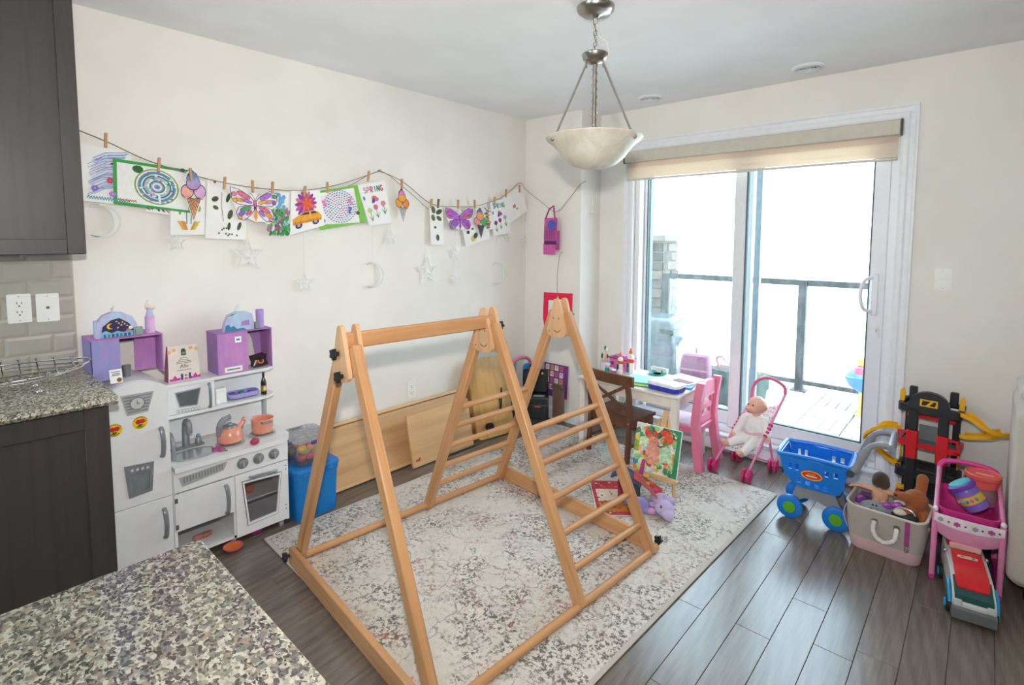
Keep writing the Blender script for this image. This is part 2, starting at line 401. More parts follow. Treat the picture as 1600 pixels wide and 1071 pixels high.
# baseboards
def baseboard(name, p0, p1, nrm):
    p0 = Vector(p0); p1 = Vector(p1); d = p1-p0; L = d.length; nv = Vector(nrm); a = math.degrees(math.atan2(d.y, d.x)); mid = (p0+p1)/2
    mb = MB(m_trim)
    side = 1 if Vector((-d.y, d.x, 0)).dot(nv) > 0 else -1
    prof = [(0, 0), (.013*side, 0), (.013*side, .07), (.010*side, .078), (.010*side, .088), (.005*side, .098), (0, .10)]
    mb.loft([[(-L/2, q, z) for q, z in prof], [(L/2, q, z) for q, z in prof]])
    return struct(mb.obj(name, None, mid, (0, 0, R(a)), smooth=20))
baseboard('baseboard_left', (0, -2.16, 0), (0, 0, 0), (1, 0, 0)); baseboard('baseboard_corner', (0.013, 0, 0), (BX+.013, 0, 0), (0, -1, 0)); baseboard('baseboard_return', (BX, 0, 0), (BX, YW, 0), (1, 0, 0))
baseboard('baseboard_front', (BX+.014, YW, 0), (.772, YW, 0), (0, -1, 0)); baseboard('baseboard_right', (2.575, YW, 0), (X1, YW, 0), (0, -1, 0))
# door casing
cs = empty_struct('trim_1', (0, YW, 0))
def casing(p0, p1, up):
    p0 = Vector(p0); p1 = Vector(p1); u = Vector(up)
    prof = [(0, 0), (0, .012), (.012, .017), (.030, .017), (.040, .012), (.060, .014), (.068, .020), (.076, .020), (.076, 0)]
    mb = MB(m_trim); rings = []
    d = (p1-p0).normalized()
    for p, s in ((p0, -1), (p1, 1)): rings.append([tuple(p+u*(a)+Vector((0, -b, 0))+d*(s*a if abs(d.x) > .5 or s > 0 and d.z > .5 else 0)) for a, b in prof])
    mb.loft(rings); return mb.obj('casing_board', cs, smooth=20)
casing((DX0, 0, 0), (DX0, 0, DZ), (-1, 0, 0)); casing((DX1, 0, 0), (DX1, 0, DZ), (1, 0, 0)); casing((DX0, 0, DZ), (DX1, 0, DZ), (0, 0, 1))
# raised sill under the door
sl = empty_struct('trim_2', (0, YW, 0))
MB(m_trim).box(((DX0+DX1)/2, .03, .055), (DX1-DX0, .05, .11), .003).obj('sill_skirting', sl)
MB(m_trim).box(((DX0+DX1)/2, -.006, .05), (DX1-DX0, .02, .07), .003).obj('sill_panel', sl)
MB(m_trim).box(((DX0+DX1)/2, .01, .118), (DX1-DX0-.002, .09, .016), .004).obj('sill_ledge', sl)
# sliding patio door
m_vinyl = M('#eceef2', .35, var=.01); m_gask = M('#4f6166', .5); m_gls = GLASS('#f4fbfb', .02)
dr = empty_struct('door_1', (0, YW, 0))
fr = MB(m_vinyl)
for xx in (DX0+.02, DX1-.02): fr.box((xx, .09, (.126+DZ)/2), (.038, .13, DZ-.128), .003)
fr.box(((DX0+DX1)/2, .09, DZ-.02), (DX1-DX0-.08, .13, .038), .003); fr.box(((DX0+DX1)/2, .09, .145), (DX1-DX0-.08, .13, .03), .003)
fr.obj('outer_frame', dr)
def leaf(x0, x1, y, name, wl, wr):
    z0, z1 = .162, DZ-.042; mb = MB(m_vinyl)
    mb.box((x0+wl/2, y, (z0+z1)/2), (wl, .04, z1-z0), .004); mb.box((x1-wr/2, y, (z0+z1)/2), (wr, .04, z1-z0), .004)
    mb.box(((x0+x1)/2, y, z0+.045), (x1-x0-wl-wr, .04, .09), .004); mb.box(((x0+x1)/2, y, z1-.035), (x1-x0-wl-wr, .04, .07), .004)
    o = mb.obj(name, dr); g = MB(m_gask)
    xa, xb, za, zb = x0+wl, x1-wr, z0+.09, z1-.07
    po = [(xa-.002, za-.002), (xb+.002, za-.002), (xb+.002, zb+.002), (xa-.002, zb+.002)]; pi_ = [(xa+.008, za+.008), (xb-.008, za+.008), (xb-.008, zb-.008), (xa+.008, zb-.008)]
    g.frame(po, pi_, .03, X=T((0, y+.015, 0)) @ YM).obj('gasket', o)
    MB(m_gls).box(((xa+xb)/2, y+.002, (za+zb)/2), (xb-xa-.002, .006, zb-za-.002)).obj('pane', o, smooth=0)
    return o
l1 = leaf(DX0+.042, 1.70, .118, 'fixed_leaf', .02, .07); l2 = leaf(1.594, DX1-.042, .062, 'sliding_leaf', .075, .075)
MB(m_gask).box((.907, .155, 1.14), (.05, .05, 1.92), .003).obj('screen_rail', dr); MB(M('#8b9aa6', .4)).box((1.722, .150, 1.12), (.042, .035, 1.9), .003).obj('screen_stile', dr)
hd = MB(m_vinyl); hd.tube(cr([(2.395, .025, 1.05), (2.36, -.005, 1.07), (2.345, -.02, 1.15), (2.36, -.005, 1.23), (2.395, .025, 1.25)], 6), .010, 10)
hd.box((2.405, .036, 1.15), (.035, .012, .24), .004); hd.obj('pull_handle', l2)
lk = MB(m_vinyl).prism(rrect(.022, .075, .010), .014, X=T((2.425, .041, .93)) @ YM); lk.mat(M('#c9cdd0', .4)).box((2.425, .022, .945), (.008, .012, .02), .002); lk.obj('lock', l2)
# roller blind
bl = thing('roller_blind', 'cream zebra roller blind half lowered in front of the patio door', 'blind', (0, YW, 0))
m_val = M('#cfcabc', .6, var=.02)
mb = MB(m_val); mb.box((1.645, -.012, 2.083), (1.70, .075, .085), .006); mb.obj('cassette', bl)
for xx in (2.4985, .7915): MB(M('#3c3f40', .5)).box((xx, -.012, 2.083), (.007, .079, .089), .002).obj('end_cap', bl)
def blindcloth(col):
    t = NT('blind_cloth'); v = t.coords((1, 1, 1)); n = t.noise(v, 150, 3); t.link(t.ramp(n, [(.3, shade(col, .97)), (.7, shade(col, 1.02))]), t.p.inputs['Base Color'])
    t.p.inputs['Roughness'].default_value = .9; tl = t.new('ShaderNodeBsdfTranslucent'); tl.inputs[0].default_value = lin(col)
    ms = t.new('ShaderNodeMixShader', _Fac=.35); t.link(t.p.outputs[0], ms.inputs[1]); t.link(tl.outputs[0], ms.inputs[2]); t.link(ms.outputs[0], t.out.inputs[0]); return t.m
b1 = blindcloth('#e9d8c8'); b2 = blindcloth('#f4e8d8')
for z0, z1, m in ((2.005, 2.040, b1), (1.955, 2.004, b2), (1.925, 1.954, b2)):
    MB(m).box((1.645, -.020, (z0+z1)/2), (1.68, .003, z1-z0+.0015)).obj('cloth_band', bl)
MB(M('#d9d8d2', .5)).box((1.645, -.018, 1.915), (1.682, .016, .016), .004).obj('bottom_bar', bl)
# switches, outlets, ceiling vents
m_plate = M('#f3f2ee', .4, var=.01)
def plate(name, label, cat, X, kind, group=None):
    o = thing(name, label, cat, group=group); o.matrix_world = X
    mb = MB(m_plate).prism(rrect(.072, .116, .005), .006); mb.obj('cover_plate', o)
    if kind == 'switch': MB(m_plate).prism(rrect(.034, .068, .003), .003, z0=.006).obj('rocker', o, rot=(R(3), 0, 0))
    elif kind == 'outlet':
        for s in (-.021, .021):
            q = MB(m_plate).prism(rrect(.034, .030, .010), .002, X=T((0, s, .006))).obj('socket', o)
            mb = MB(M('#2a2a2a', .6))
            for px, py, w, h in ((-.007, .004, .0025, .009), (.007, .004, .0025, .007), (0, -.008, .005, .005)): mb.box((px, py+s, .0082), (w, h, .0008))
            mb.obj('slots', q)
    elif kind == 'deco':
        q = MB(m_plate).prism(rrect(.034, .068, .002), .002, X=T((0, 0, .006))).obj('socket_face', o)
        mb = MB(M('#2a2a2a', .6))
        for s in (-.018, .018):
            for px, py, w, h in ((-.007, .004, .0025, .009), (.007, .004, .0025, .007), (0, -.008, .005, .005)): mb.box((px, py+s, .0082), (w, h, .0008))
        mb.obj('slots', q)
    else:
        MB(M('#777', .4) if False else M('#6a6a68', .4, .5)).cyl((0, 0, .006), (0, 0, .012), .006, .005, 12).obj('coax_jack', o)
    for s in ((-.048, .048) if kind != 'outlet' else (0,)): MB(M('#b9b8b2', .35, .6)).cyl((0, s, .005), (0, s, .0068), .0028, n=8).obj('screw', o)
    return o
plate('light_switch', 'white rocker light switch on the wall right of the patio door', 'switch', T((2.712, YW, 1.258)) @ YM, 'switch')
plate('wall_outlet', 'white double wall outlet above the leaning boards', 'outlet', T((0, -1.191, .433)) @ XP, 'outlet')
def ceiling_vent(x, y, label):
    o = thing('ceiling_vent', label, 'vent', (x, y, ZC), group='round white ceiling vents')
    MB(m_trim).lathe([(.085, 0), (.085, -.006), (.074, -.013), (.066, -.013), (.062, -.006), (.062, 0)][::-1], n=32).obj('rim', o)
    mb = MB(m_trim)
    for r in (.012, .028, .044): mb.lathe([(r, -.004), (r+.008, -.014), (r+.010, -.014), (r+.004, -.004)], n=24)
    mb.obj('louvre_rings', o); MB(M('#d5d5d2', .8)).cyl((0, 0, -.001), (0, 0, -.004), .062, n=24).obj('throat', o)
ceiling_vent(1.103, .03, 'small round white ceiling vent nearer the pendant lamp'); ceiling_vent(2.074, .03, 'small round white ceiling vent above the right end of the patio door')
# ================================================================== kitchen side
def granite(name, light, mid, dark):
    t = NT(name); v = t.coords((1, 1.35, 1))
    nz = t.new('ShaderNodeTexNoise', _Scale=90., _Detail=2.); t.link(v, nz.inputs['Vector']); sc = t.new('ShaderNodeVectorMath', operation='SCALE'); sc.inputs['Scale'].default_value = .012; t.link(nz.outputs['Color'], sc.inputs[0])
    ad = t.new('ShaderNodeVectorMath', operation='ADD'); t.link(v, ad.inputs[0]); t.link(sc.outputs[0], ad.inputs[1])
    def cells(scale):
        vo = t.new('ShaderNodeTexVoronoi', feature='F1', _Scale=scale); t.link(ad.outputs[0], vo.inputs['Vector']); sp = t.new('ShaderNodeSeparateColor'); t.link(vo.outputs['Color'], sp.inputs[0]); return sp.outputs
    a_ = cells(120.); b_ = cells(210.)
    c1 = t.ramp(a_[0], [(0, '#56544e'), (.14, mid), (.34, light), (.62, shade(light, 1.12)), (.88, '#a8967c')], 'CONSTANT')
    dk = t.ramp(b_[1], [(0, 1.), (.26, 0.)], 'CONSTANT'); c = t.mix(dk, c1, lin(dark))
    gm = t.ramp(b_[2], [(0, .6), (.30, 0.)], 'CONSTANT'); c = t.mix(gm, c, lin(mid))
    n3 = t.noise(v, 14, 3); c = t.mix(.12, c, t.ramp(n3, [(.4, '#77756c'), (.65, '#cfc8b4')]))
    t.link(c, t.p.inputs['Base Color']); t.p.inputs['Roughness'].default_value = .16; t.p.inputs['Coat Weight'].default_value = .05; return t.m
m_gran = granite('speckled_granite', '#c2beaa', '#85837a', '#33352f')
m_cab = WOOD('#423d3b', '#363230', 2, .8, .42, 'espresso_cabinet')
def shaker(name, parent, y0, y1, z0, z1, x, fw=.055, th=.02):
    d = MB(m_cab); xc = x+th/2
    for yy in (y0+fw/2, y1-fw/2): d.box((xc, yy, (z0+z1)/2), (th, fw, z1-z0), .0015)
    for zz in (z0+fw/2, z1-fw/2): d.box((xc, (y0+y1)/2, zz), (th, y1-y0-2*fw, fw), .0015)
    o = d.obj(name, parent)
    MB(m_cab).box((x+.005, (y0+y1)/2, (z0+z1)/2), (.009, y1-y0-2*fw+.004, z1-z0-2*fw+.004)).obj('panel', o); return o
uc = thing('wall_cabinet', 'dark brown shaker wall cabinet above the tiled backsplash', 'cabinet', (.003, -2.952, 1.405))
MB(m_cab).box((.155, -.45, .49), (.31, .90, .98), .002).obj('body', uc)
for k in range(2): shaker('door', uc, -.448*(k+1)+.0, -.448*k-.002, .002, .978, .312)
lc = thing('base_cabinet', 'dark brown shaker base cabinet under the granite worktop at the left', 'cabinet', (.004, -2.955, 0))
mb = MB(m_cab); mb.box((.285, -.45, .4855), (.57, .90, .785), .002); mb.box((.255, -.45, .046), (.51, .90, .092)); mb.obj('body', lc)
for k in range(2): shaker('door', lc, -.448*(k+1), -.448*k-.002, .10, .874, .572, .07)
wt = MB(m_gran); prof = [(0, 0), (.617, 0), (.630, .006), (.635, .016), (.630, .026), (.617, .032), (0, .032)]
wt.loft([[(x, 0, z) for x, z in prof], [(x, -.93, z) for x, z in prof]])
o = wt.obj('granite_worktop', None, (0, -2.935, .880), smooth=50); tag(o, 'speckled granite worktop on the dark base cabinet', 'worktop')
# bevelled tiles
m_tile = M('#b5b0a5', .12, var=.03, sc=6, coat=.4); m_grout = M('#c9c5ba', .9)
bs = struct(MB(m_grout).box((.003, -3.45, 1.159), (.005, 1.0, .490)).obj('trim_3'))
TW, TH = .150, .0745
mesh_cache = {}
for r in range(7):
    z = .9145+r*.0765; y = -2.952-(TW*.5 if r % 2 else 0)
    segs = []
    if r % 2: segs.append((-2.952, -2.952-TW*.5))
    while y > -3.9: segs.append((y, y-TW)); y -= TW
    for a, b in segs:
        w = round(a-b-.002, 4); zt = min(z+TH, 1.403); h = round(zt-z, 4)
        if h < .02: continue
        if (w, h) not in mesh_cache:
            mb = MB(m_tile); bv = .012
            vs = [(.0, y_, z_) for y_, z_ in ((-w/2, 0), (w/2, 0), (w/2, h), (-w/2, h))]+[(.004, y_, z_) for y_, z_ in ((-w/2, 0), (w/2, 0), (w/2, h), (-w/2, h))]+[(.008, y_, z_) for y_, z_ in ((-w/2+bv, bv), (w/2-bv, bv), (w/2-bv, h-bv), (-w/2+bv, h-bv))]
            mb.raw(vs, [(0, 3, 2, 1), (8, 9, 10, 11)]+[(i, (i+1) % 4, 4+(i+1) % 4, 4+i) for i in range(4)]+[(4+i, 4+(i+1) % 4, 8+(i+1) % 4, 8+i) for i in range(4)])
            o = mb.obj('tile', bs, (.0055, (a+b)/2, z), smooth=0); mesh_cache[w, h] = o.data
        else:
            o = bpy.data.objects.new('tile', mesh_cache[w, h]); COL.objects.link(o); o.parent = bs; o.location = (.0055, (a+b)/2, z)
plate('tile_outlet', 'white double outlet on the grey tiles beside the cable jack', 'outlet', T((.0140, -3.126, 1.184)) @ XP, 'deco')
plate('cable_jack', 'white cable jack plate on the grey tiles', 'outlet', T((.0140, -3.040, 1.180)) @ XP, 'coax')
# chrome wire basket
m_chrome = M('#d8d8da', .12, 1., var=.02)
wb = thing('wire_basket', 'chrome wire fruit basket on the granite worktop', 'basket', (.36, -3.20, .9125))
def bq(u, v): # boat-shaped bowl surface, u along Y (-1..1), v across X (-1..1)
    return (v*.17*(1-.15*u*u), u*.24, .022+.062*(v*v)+.075*u*u)
rim = [bq(math.sin(2*PI*i/36)*.98, math.cos(2*PI*i/36)*.98) for i in range(36)]
MB(m_chrome).tube(rim, .0035, 8, True).obj('rim', wb)
MB(m_chrome).tube([(p[0]*.93, p[1]*.93, p[2]-.012) for p in rim], .0028, 8, True).obj('rim', wb)
for i in range(9):
    u = -.8+i*.2; w = math.sqrt(max(0, 1-u*u))
    pts = [bq(u, w*t) for t in [-1.08+2.16*q/10 for q in range(11)]]
    mb = MB(m_chrome).tube(pts, .0022, 6); mb.ell(pts[0], .006, 8); mb.ell(pts[-1], .006, 8); mb.obj('rib', wb)
for sx in (-1, 1):
    for sy in (-1, 1): MB(m_chrome).ell((sx*.055, sy*.08, .011), .0105, 10).obj('foot', wb)
# island in the foreground
il = thing('kitchen_island', 'dark brown kitchen island under the foreground granite top', 'island', (2.55, -3.66, 0))
mb = MB(m_cab); mb.box((0, 0, .485), (1.40, .95, .79), .003); mb.box((0, 0, .045), (1.34, .89, .09)); mb.obj('body', il)
for k in range(3): shaker('panel_frame', il, -.45+.3*k+.003, -.15+.3*k-.003, .10, .87, -.72, .06)
it = MB(m_gran); out = rrect(1.46, 1.26, .012, 3)
it.loft([[(x*.992, y*.992, 0) for x, y in out], [(x, y, .006) for x, y in out], [(x, y, .026) for x, y in out], [(x*.994, y*.994, .032) for x, y in out]])
tag(it.obj('island_worktop', None, (1.822+.73, -3.042-.63, .882), smooth=50), 'large speckled granite island top in the near foreground', 'worktop')
# ================================================================== pendant lamp
m_nick = M('#a9a49c', .28, 1., var=.04)
t = NT('alabaster_glass'); v = t.coords(); n = t.noise(v, 9, 4, .6, 1.5)
t.link(t.ramp(n, [(.35, '#d9d3c2'), (.6, '#f3efe4')]), t.p.inputs['Base Color']); t.p.inputs['Roughness'].default_value = .35
tl = t.new('ShaderNodeBsdfTranslucent'); tl.inputs[0].default_value = lin('#efe9d8'); ms = t.new('ShaderNodeMixShader', _Fac=.35)
t.link(t.p.outputs[0], ms.inputs[1]); t.link(tl.outputs[0], ms.inputs[2]); t.link(ms.outputs[0], t.out.inputs[0]); m_alab = t.m
lp = thing('pendant_lamp', 'brushed nickel pendant lamp with an alabaster glass bowl', 'lamp', (1.61, -1.43, ZC))
MB(m_nick).lathe([(.0, -.050), (.012, -.050), (.020, -.040), (.030, -.037), (.060, -.032), (.076, -.018), (.079, -.004), (.075, 0)], n=32).obj('canopy', lp)
z = -.05
for i in range(6):
    pts = [(math.cos(a)*.0075, 0, z-.014+math.sin(a)*.015) for a in [2*PI*k/14 for k in range(14)]]
    MB(m_nick).tube(pts, .0022, 6, True, X=T((0, 0, 0), rz=90*(i % 2)+15)).obj('chain_link', lp); z -= .0225
MB(M('#dcd8cf', .4)).tube(cr([(.004, 0, -.045), (.012, .004, -.12), (.045, .01, -.15), (.060, .012, -.20), (.04, .006, -.235), (.01, 0, -.205)], 8), .0018, 6).obj('cable', lp)
zt = z-.004
MB(m_nick).lathe([(0, .014), (.010, .012), (.014, .002), (.050, -.002), (.056, -.008), (.050, -.028), (.032, -.042), (.012, -.048), (0, -.050)], (0, 0, zt), n=28).obj('hub_cup', lp)
ZB = 1.897-ZC
for k in range(3):
    a = R(122+120*k+0); ca, sa = math.cos(a), math.sin(a)
    MB(m_nick).tube([(ca*.038, sa*.038, zt-.030), (ca*.042, sa*.042, zt-.050), (ca*.040, sa*.040, zt-.066)], .004, 8).obj('rod_hook', lp)
    MB(m_nick).cyl((ca*.042, sa*.042, zt-.055), (ca*.176, sa*.176, ZB+.006), .0045, n=10).obj('support_rod', lp)
    MB(m_nick).ell((ca*.193, sa*.193, ZB-.016), .0085, 10).obj('finial', lp)
MB(m_nick).cyl((0, 0, zt-.045), (0, 0, ZB-.05), .009, n=12).obj('stem', lp)
mb = MB(M('#b8b1a6', .4, .8)).tube([(math.cos(q*.9)*.0115, math.sin(q*.9)*.0115, zt-.05-q*.0046) for q in range(76)], .0022, 5); mb.obj('woven_cable', lp)
MB(m_nick).cyl((0, 0, ZB-.05), (0, 0, ZB-.066), .03, n=16).obj('socket_plate', lp)
pr = [(.004, -.132), (.05, -.128), (.095, -.112), (.130, -.083), (.150, -.055), (.172, -.030), (.198, -.010), (.206, 0)]
inn = [(r-.005 if r > .01 else r, zz+.005) for r, zz in pr][::-1]
MB(m_alab).lathe(pr+[(.204, .004)]+inn, (0, 0, ZB), n=40).obj('glass_bowl', lp, smooth=60)

# ================================================================== garland
m_paper = M('#f4f3f1', .8, var=.015, sc=8); m_twine = M('#8d7d6d', .95, var=.2, sc=300); m_pin = WOOD('#c99f74', '#b3885d', 2, 2.5, .6)
def twine(name, pts, label, r=.0022):
    mb = MB(m_twine); P = cr(pts, 5); mb.tube(P, r, 6)
    return tag(mb.obj(name), label, 'string')
def wp(pts, x): return [(x, y, z) for y, z in pts]
tw1 = [(-2.948, 1.930), (-2.817, 1.883), (-2.702, 1.831), (-2.624, 1.805), (-2.494, 1.77), (-2.344, 1.743), (-2.208, 1.73), (-2.061, 1.727), (-1.916, 1.737), (-1.718, 1.784), (-1.514, 1.859), (-1.435, 1.89)]
tw2 = [(-1.435, 1.89), (-1.251, 1.829), (-1.023, 1.703), (-0.775, 1.697), (-0.608, 1.708), (-0.395, 1.764), (-0.264, 1.821), (-0.111, 1.918)]
twine('twine_string', wp(tw1, .030), 'brown twine holding the left run of drawings')
twine('twine_string', wp(tw2, .030)+[(.021, -.02, 1.869), (.178, -.02, 1.767), (.335, -.02, 1.68), (.464, -.02, 1.779), (.552, -.02, 1.871), (.61, -.012, 1.901)], 'brown twine holding the right run of drawings as far as the window corner')
twine('twine_string', wp([(-1.835, 1.735), (-1.66, 1.775), (-1.435, 1.885), (-1.25, 1.80), (-1.045, 1.665)], .020), 'loose second twine peaking between the two runs of drawings', .0018)
mb = MB(M('#b9b9bb', .35, .9)); mb.cyl((0, -1.435, 1.892), (.034, -1.435, 1.894), .0025, n=8); mb.cyl((.034, -1.435, 1.894), (.036, -1.435, 1.894), .006, n=10); tag(mb.obj('wall_nail'), 'small nail at the peak of the twine', 'nail')

def in_poly(x, y, c, col): pass
class Art:                                   # flat print pieces laid on a sheet; sheet coords u right 0..1, v up 0..1
    def __init__(s): s.L = []
    def p(s, col, poly): s.L.append((col, poly)); return s
    def e(s, col, cx, cy, rx, ry=None, n=18, rot=0):
        ry = ry or rx; q = []
        for i in range(n):
            a = 2*PI*i/n; X, Y = rx*math.cos(a), ry*math.sin(a); c, s_ = math.cos(R(rot)), math.sin(R(rot)); q.append((cx+X*c-Y*s_, cy+X*s_+Y*c))
        return s.p(col, q)
    def l(s, col, pts, w):
        P = [Vector((a, b)) for a, b in pts]
        for a, b in zip(P, P[1:]):
            d = (b-a); 
            if d.length < 1e-6: continue
            n = Vector((-d.y, d.x)).normalized()*(w/2); s.p(col, [tuple(a-n), tuple(b-n), tuple(b+n), tuple(a+n)])
        return s
    def ring(s, col, cx, cy, r, w, n=26, ry=None):
        ry = ry or r; return s.l(col, [(cx+r*math.cos(2*PI*i/n), cy+ry*math.sin(2*PI*i/n)) for i in range(n+1)], w)
def sheet_obj(name, label, cat, quad, x, art=None, paper=None, outline=None, curl=.012, group='drawings pegged on the twine', seed=0, lift=None):
    TL, TR, BR, BL = [Vector(q) for q in quad]; r = random.Random(seed); ph = r.random()*6; am = curl
    def pos(u, v):                            # v 0 bottom .. 1 top; the sheet leans a little off the wall at its foot
        a = BL.lerp(BR, u); b = TL.lerp(TR, u); q = a.lerp(b, v)
        return Vector((x+am*(1-v)*.6, q.x, q.y))
    def nr(u, v):
        e = .02; a = pos(u+e, v)-pos(u-e, v); b = pos(u, v+e)-pos(u, v-e); n = a.cross(b).normalized(); return n if n.x > 0 else -n
    c0 = (TL+TR+BR+BL)/4; org = Vector((x, c0.x, c0.y))
    mb = MB(paper or m_paper)
    if outline:
        n = len(outline); vs = []; cu = sum(p[0] for p in outline)/n; cv = sum(p[1] for p in outline)/n
        for sg in (.0005, -.0005):
            vs.append(pos(cu, cv)+nr(cu, cv)*sg-org); vs += [pos(*p)+nr(*p)*sg-org for p in outline]
        k = n+1; fs = []
        for i in range(n): j = (i+1) % n; fs += [(0, 1+i, 1+j), (k, k+1+j, k+1+i), (1+i, k+1+i, k+1+j, 1+j)]
        mb.raw(vs, fs)
    else: mb.sheet(lambda u, v: pos(u, v)-org, 8, 6, .001)
    o = mb.obj(name, None, org, smooth=60); tag(o, label, cat, group)
    if art:
        ab = MB(); lev = .0011
        for col, poly in art.L:
            ab.mat(M(col, .75, var=.02 if int(col[1:3], 16)+int(col[3:5], 16)+int(col[5:7], 16) > 690 else .10, sc=60)); lev += .00003
            pts = []
            big = max(max(p[0] for p in poly)-min(p[0] for p in poly), max(p[1] for p in poly)-min(p[1] for p in poly)) > .3
            c = (sum(p[0] for p in poly)/len(poly), sum(p[1] for p in poly)/len(poly))
            vs = [pos(*p)+nr(*p)*lev-org for p in poly]
            if big and len(poly) > 4:
                vs = [pos(*c)+nr(*c)*lev-org]+vs; n = len(poly); ab.raw(vs, [(0, 1+i, 1+(i+1) % n) for i in range(n)])
            else: ab.raw(vs, [tuple(range(len(poly)))])
            if big: lev += .00025
        ao = ab.obj('artwork', o, smooth=60, fix=False); ao['kind'] = 'stuff'
        for ob_ in (ao,):
            me = ao.data; bm = bmesh.new(); bm.from_mesh(me)
            for f in bm.faces:
                if f.normal.x < 0: f.normal_flip()
            bm.to_mesh(me); bm.free()
    return o
def scrib(a, col, x0, y0, x1, y1, n, w, r, slope=.2):
    for i in range(n):
        t_ = i/max(1, n-1); y = y0+(y1-y0)*t_; a.l(col, [(x0+r.random()*.08, y+slope*(0)), ((x0+x1)/2, y+slope*.6+r.random()*.03), (x1-r.random()*.1, y+slope+r.random()*.04)], w)
rr = random.Random(3)
# 1 blue crayon scribble
a = Art()
for i in range(44):
    y = .96-i*.0155+rr.random()*.01; x0 = .30+rr.random()*.15; a.l(['#8fa3d6', '#a9b7df', '#7288c8', '#b4bfe0'][i % 4], [(x0, y-.18), (x0+.2, y-.05), (x0+.45, y+.0), (.97-rr.random()*.1, y+.03)], .010)
for i in range(9): a.l('#2f57c0', [(.66+.02*i, .72-.004*i), (.80+.02*i, .80-.004*i)], .02)
for c, x, y in (('#8d6fd0', .42, .25), ('#e0455f', .66, .42), ('#b77ad0', .70, .18)):
    for k in range(6): a.e(c, x+.035*math.cos(k), y+.035*math.sin(k), .026, .02)
for i in range(16): a.l('#4f8fb0', [(.30+i*.043, .06), (.32+i*.043, .10+.03*rr.random()), (.34+i*.043, .05)], .012)
sheet_obj('crayon_drawing', 'white sheet with blue crayon scribbles beside the wall cabinet', 'drawing', [(-2.948, 1.871), (-2.725, 1.848), (-2.74, 1.609), (-2.959, 1.628)], .014, a, curl=.01, seed=1)
# strip of purple leaves behind the green frame
a = Art()
for i in range(26): a.e(['#8b2f8a', '#c2579f', '#3b2550', '#d97fb4', '#2f7d8c'][i % 5], .04+i*.037, .12+.35*rr.random(), .03, .10, 8, rr.random()*90)
sheet_obj('leaf_print', 'narrow purple and pink leaf print peeking out under the green sheet', 'drawing', [(-2.683, 1.68), (-2.524, 1.665), (-2.518, 1.565), (-2.68, 1.586)], .010, a, seed=2)
# 2 green bordered circle painting
a = Art(); a.p('#f1f2ef', [(.045, .07), (.955, .05), (.955, .94), (.045, .93)])
a.e('#2f6b35', .30, .84, .07, .085)
pal = ['#7fb24a', '#f2f2ee', '#9a7fc0', '#2f9a9a', '#c9dcec', '#1f7f6d', '#d9a7d6', '#8fd0c0', '#f0f0f0', '#3e8f5c', '#b79fd6', '#e6f0ee', '#74a8c9', '#8c72ac']
for i, c in enumerate(pal): k = 1-i/len(pal); a.e(c, .54, .50, .29*k, .40*k, 30)
for i in range(60):
    q = rr.random()*2*PI; r_ = .10+.17*rr.random(); a.e(pal[rr.randrange(len(pal))], .54+r_*math.cos(q), .50+r_*1.38*math.sin(q), .022, .016, 8, math.degrees(q)+90)
a.l('#e8eef0', [(.56, .36), (.57, .12)], .03)
for i in range(7): a.l(['#b56a4a', '#4f8a54', '#c2a33a'][i % 3], [(.06+i*.03, .10), (.08+i*.03, .14), (.09+i*.03, .09)], .012)
sheet_obj('circle_painting', 'green bordered sheet with a painted circle of rings', 'drawing', [(-2.796, 1.815), (-2.496, 1.791), (-2.498, 1.587), (-2.802, 1.615)], .024, a, M('#3fa24e', .7), curl=0, seed=3)
# 3 tulip sheet
a = Art(); a.l('#5b8f9a', [(.44, .62), (.46, .2)], .03); a.l('#5b8f9a', [(.60, .62), (.58, .2)], .03)
for x0, x1, c in ((.18, .48, '#e2b04a'), (.86, .55, '#d7c44a'), (.30, .50, '#d98f5c'), (.74, .55, '#c9a23e')): a.p(c, [(x0, .26), ((x0+x1)/2+.02, .24), (x1, .09), ((x0+x1)/2, .10)])
for i in range(10): a.e(['#7a9fd0', '#b9c95a', '#d8a9c6'][i % 3], .30+.5*rr.random(), .45+.2*rr.random(), .03, .02)
a.e('#7f9a3a', .26, .40, .035); a.e('#a8b24a', .82, .48, .05, .06)
sheet_obj('flower_drawing', 'white sheet with a tulip and yellow leaves behind the left ice cream cutout', 'drawing', [(-2.578, 1.748), (-2.431, 1.745), (-2.443, 1.483), (-2.591, 1.479)], .018, a, seed=4)
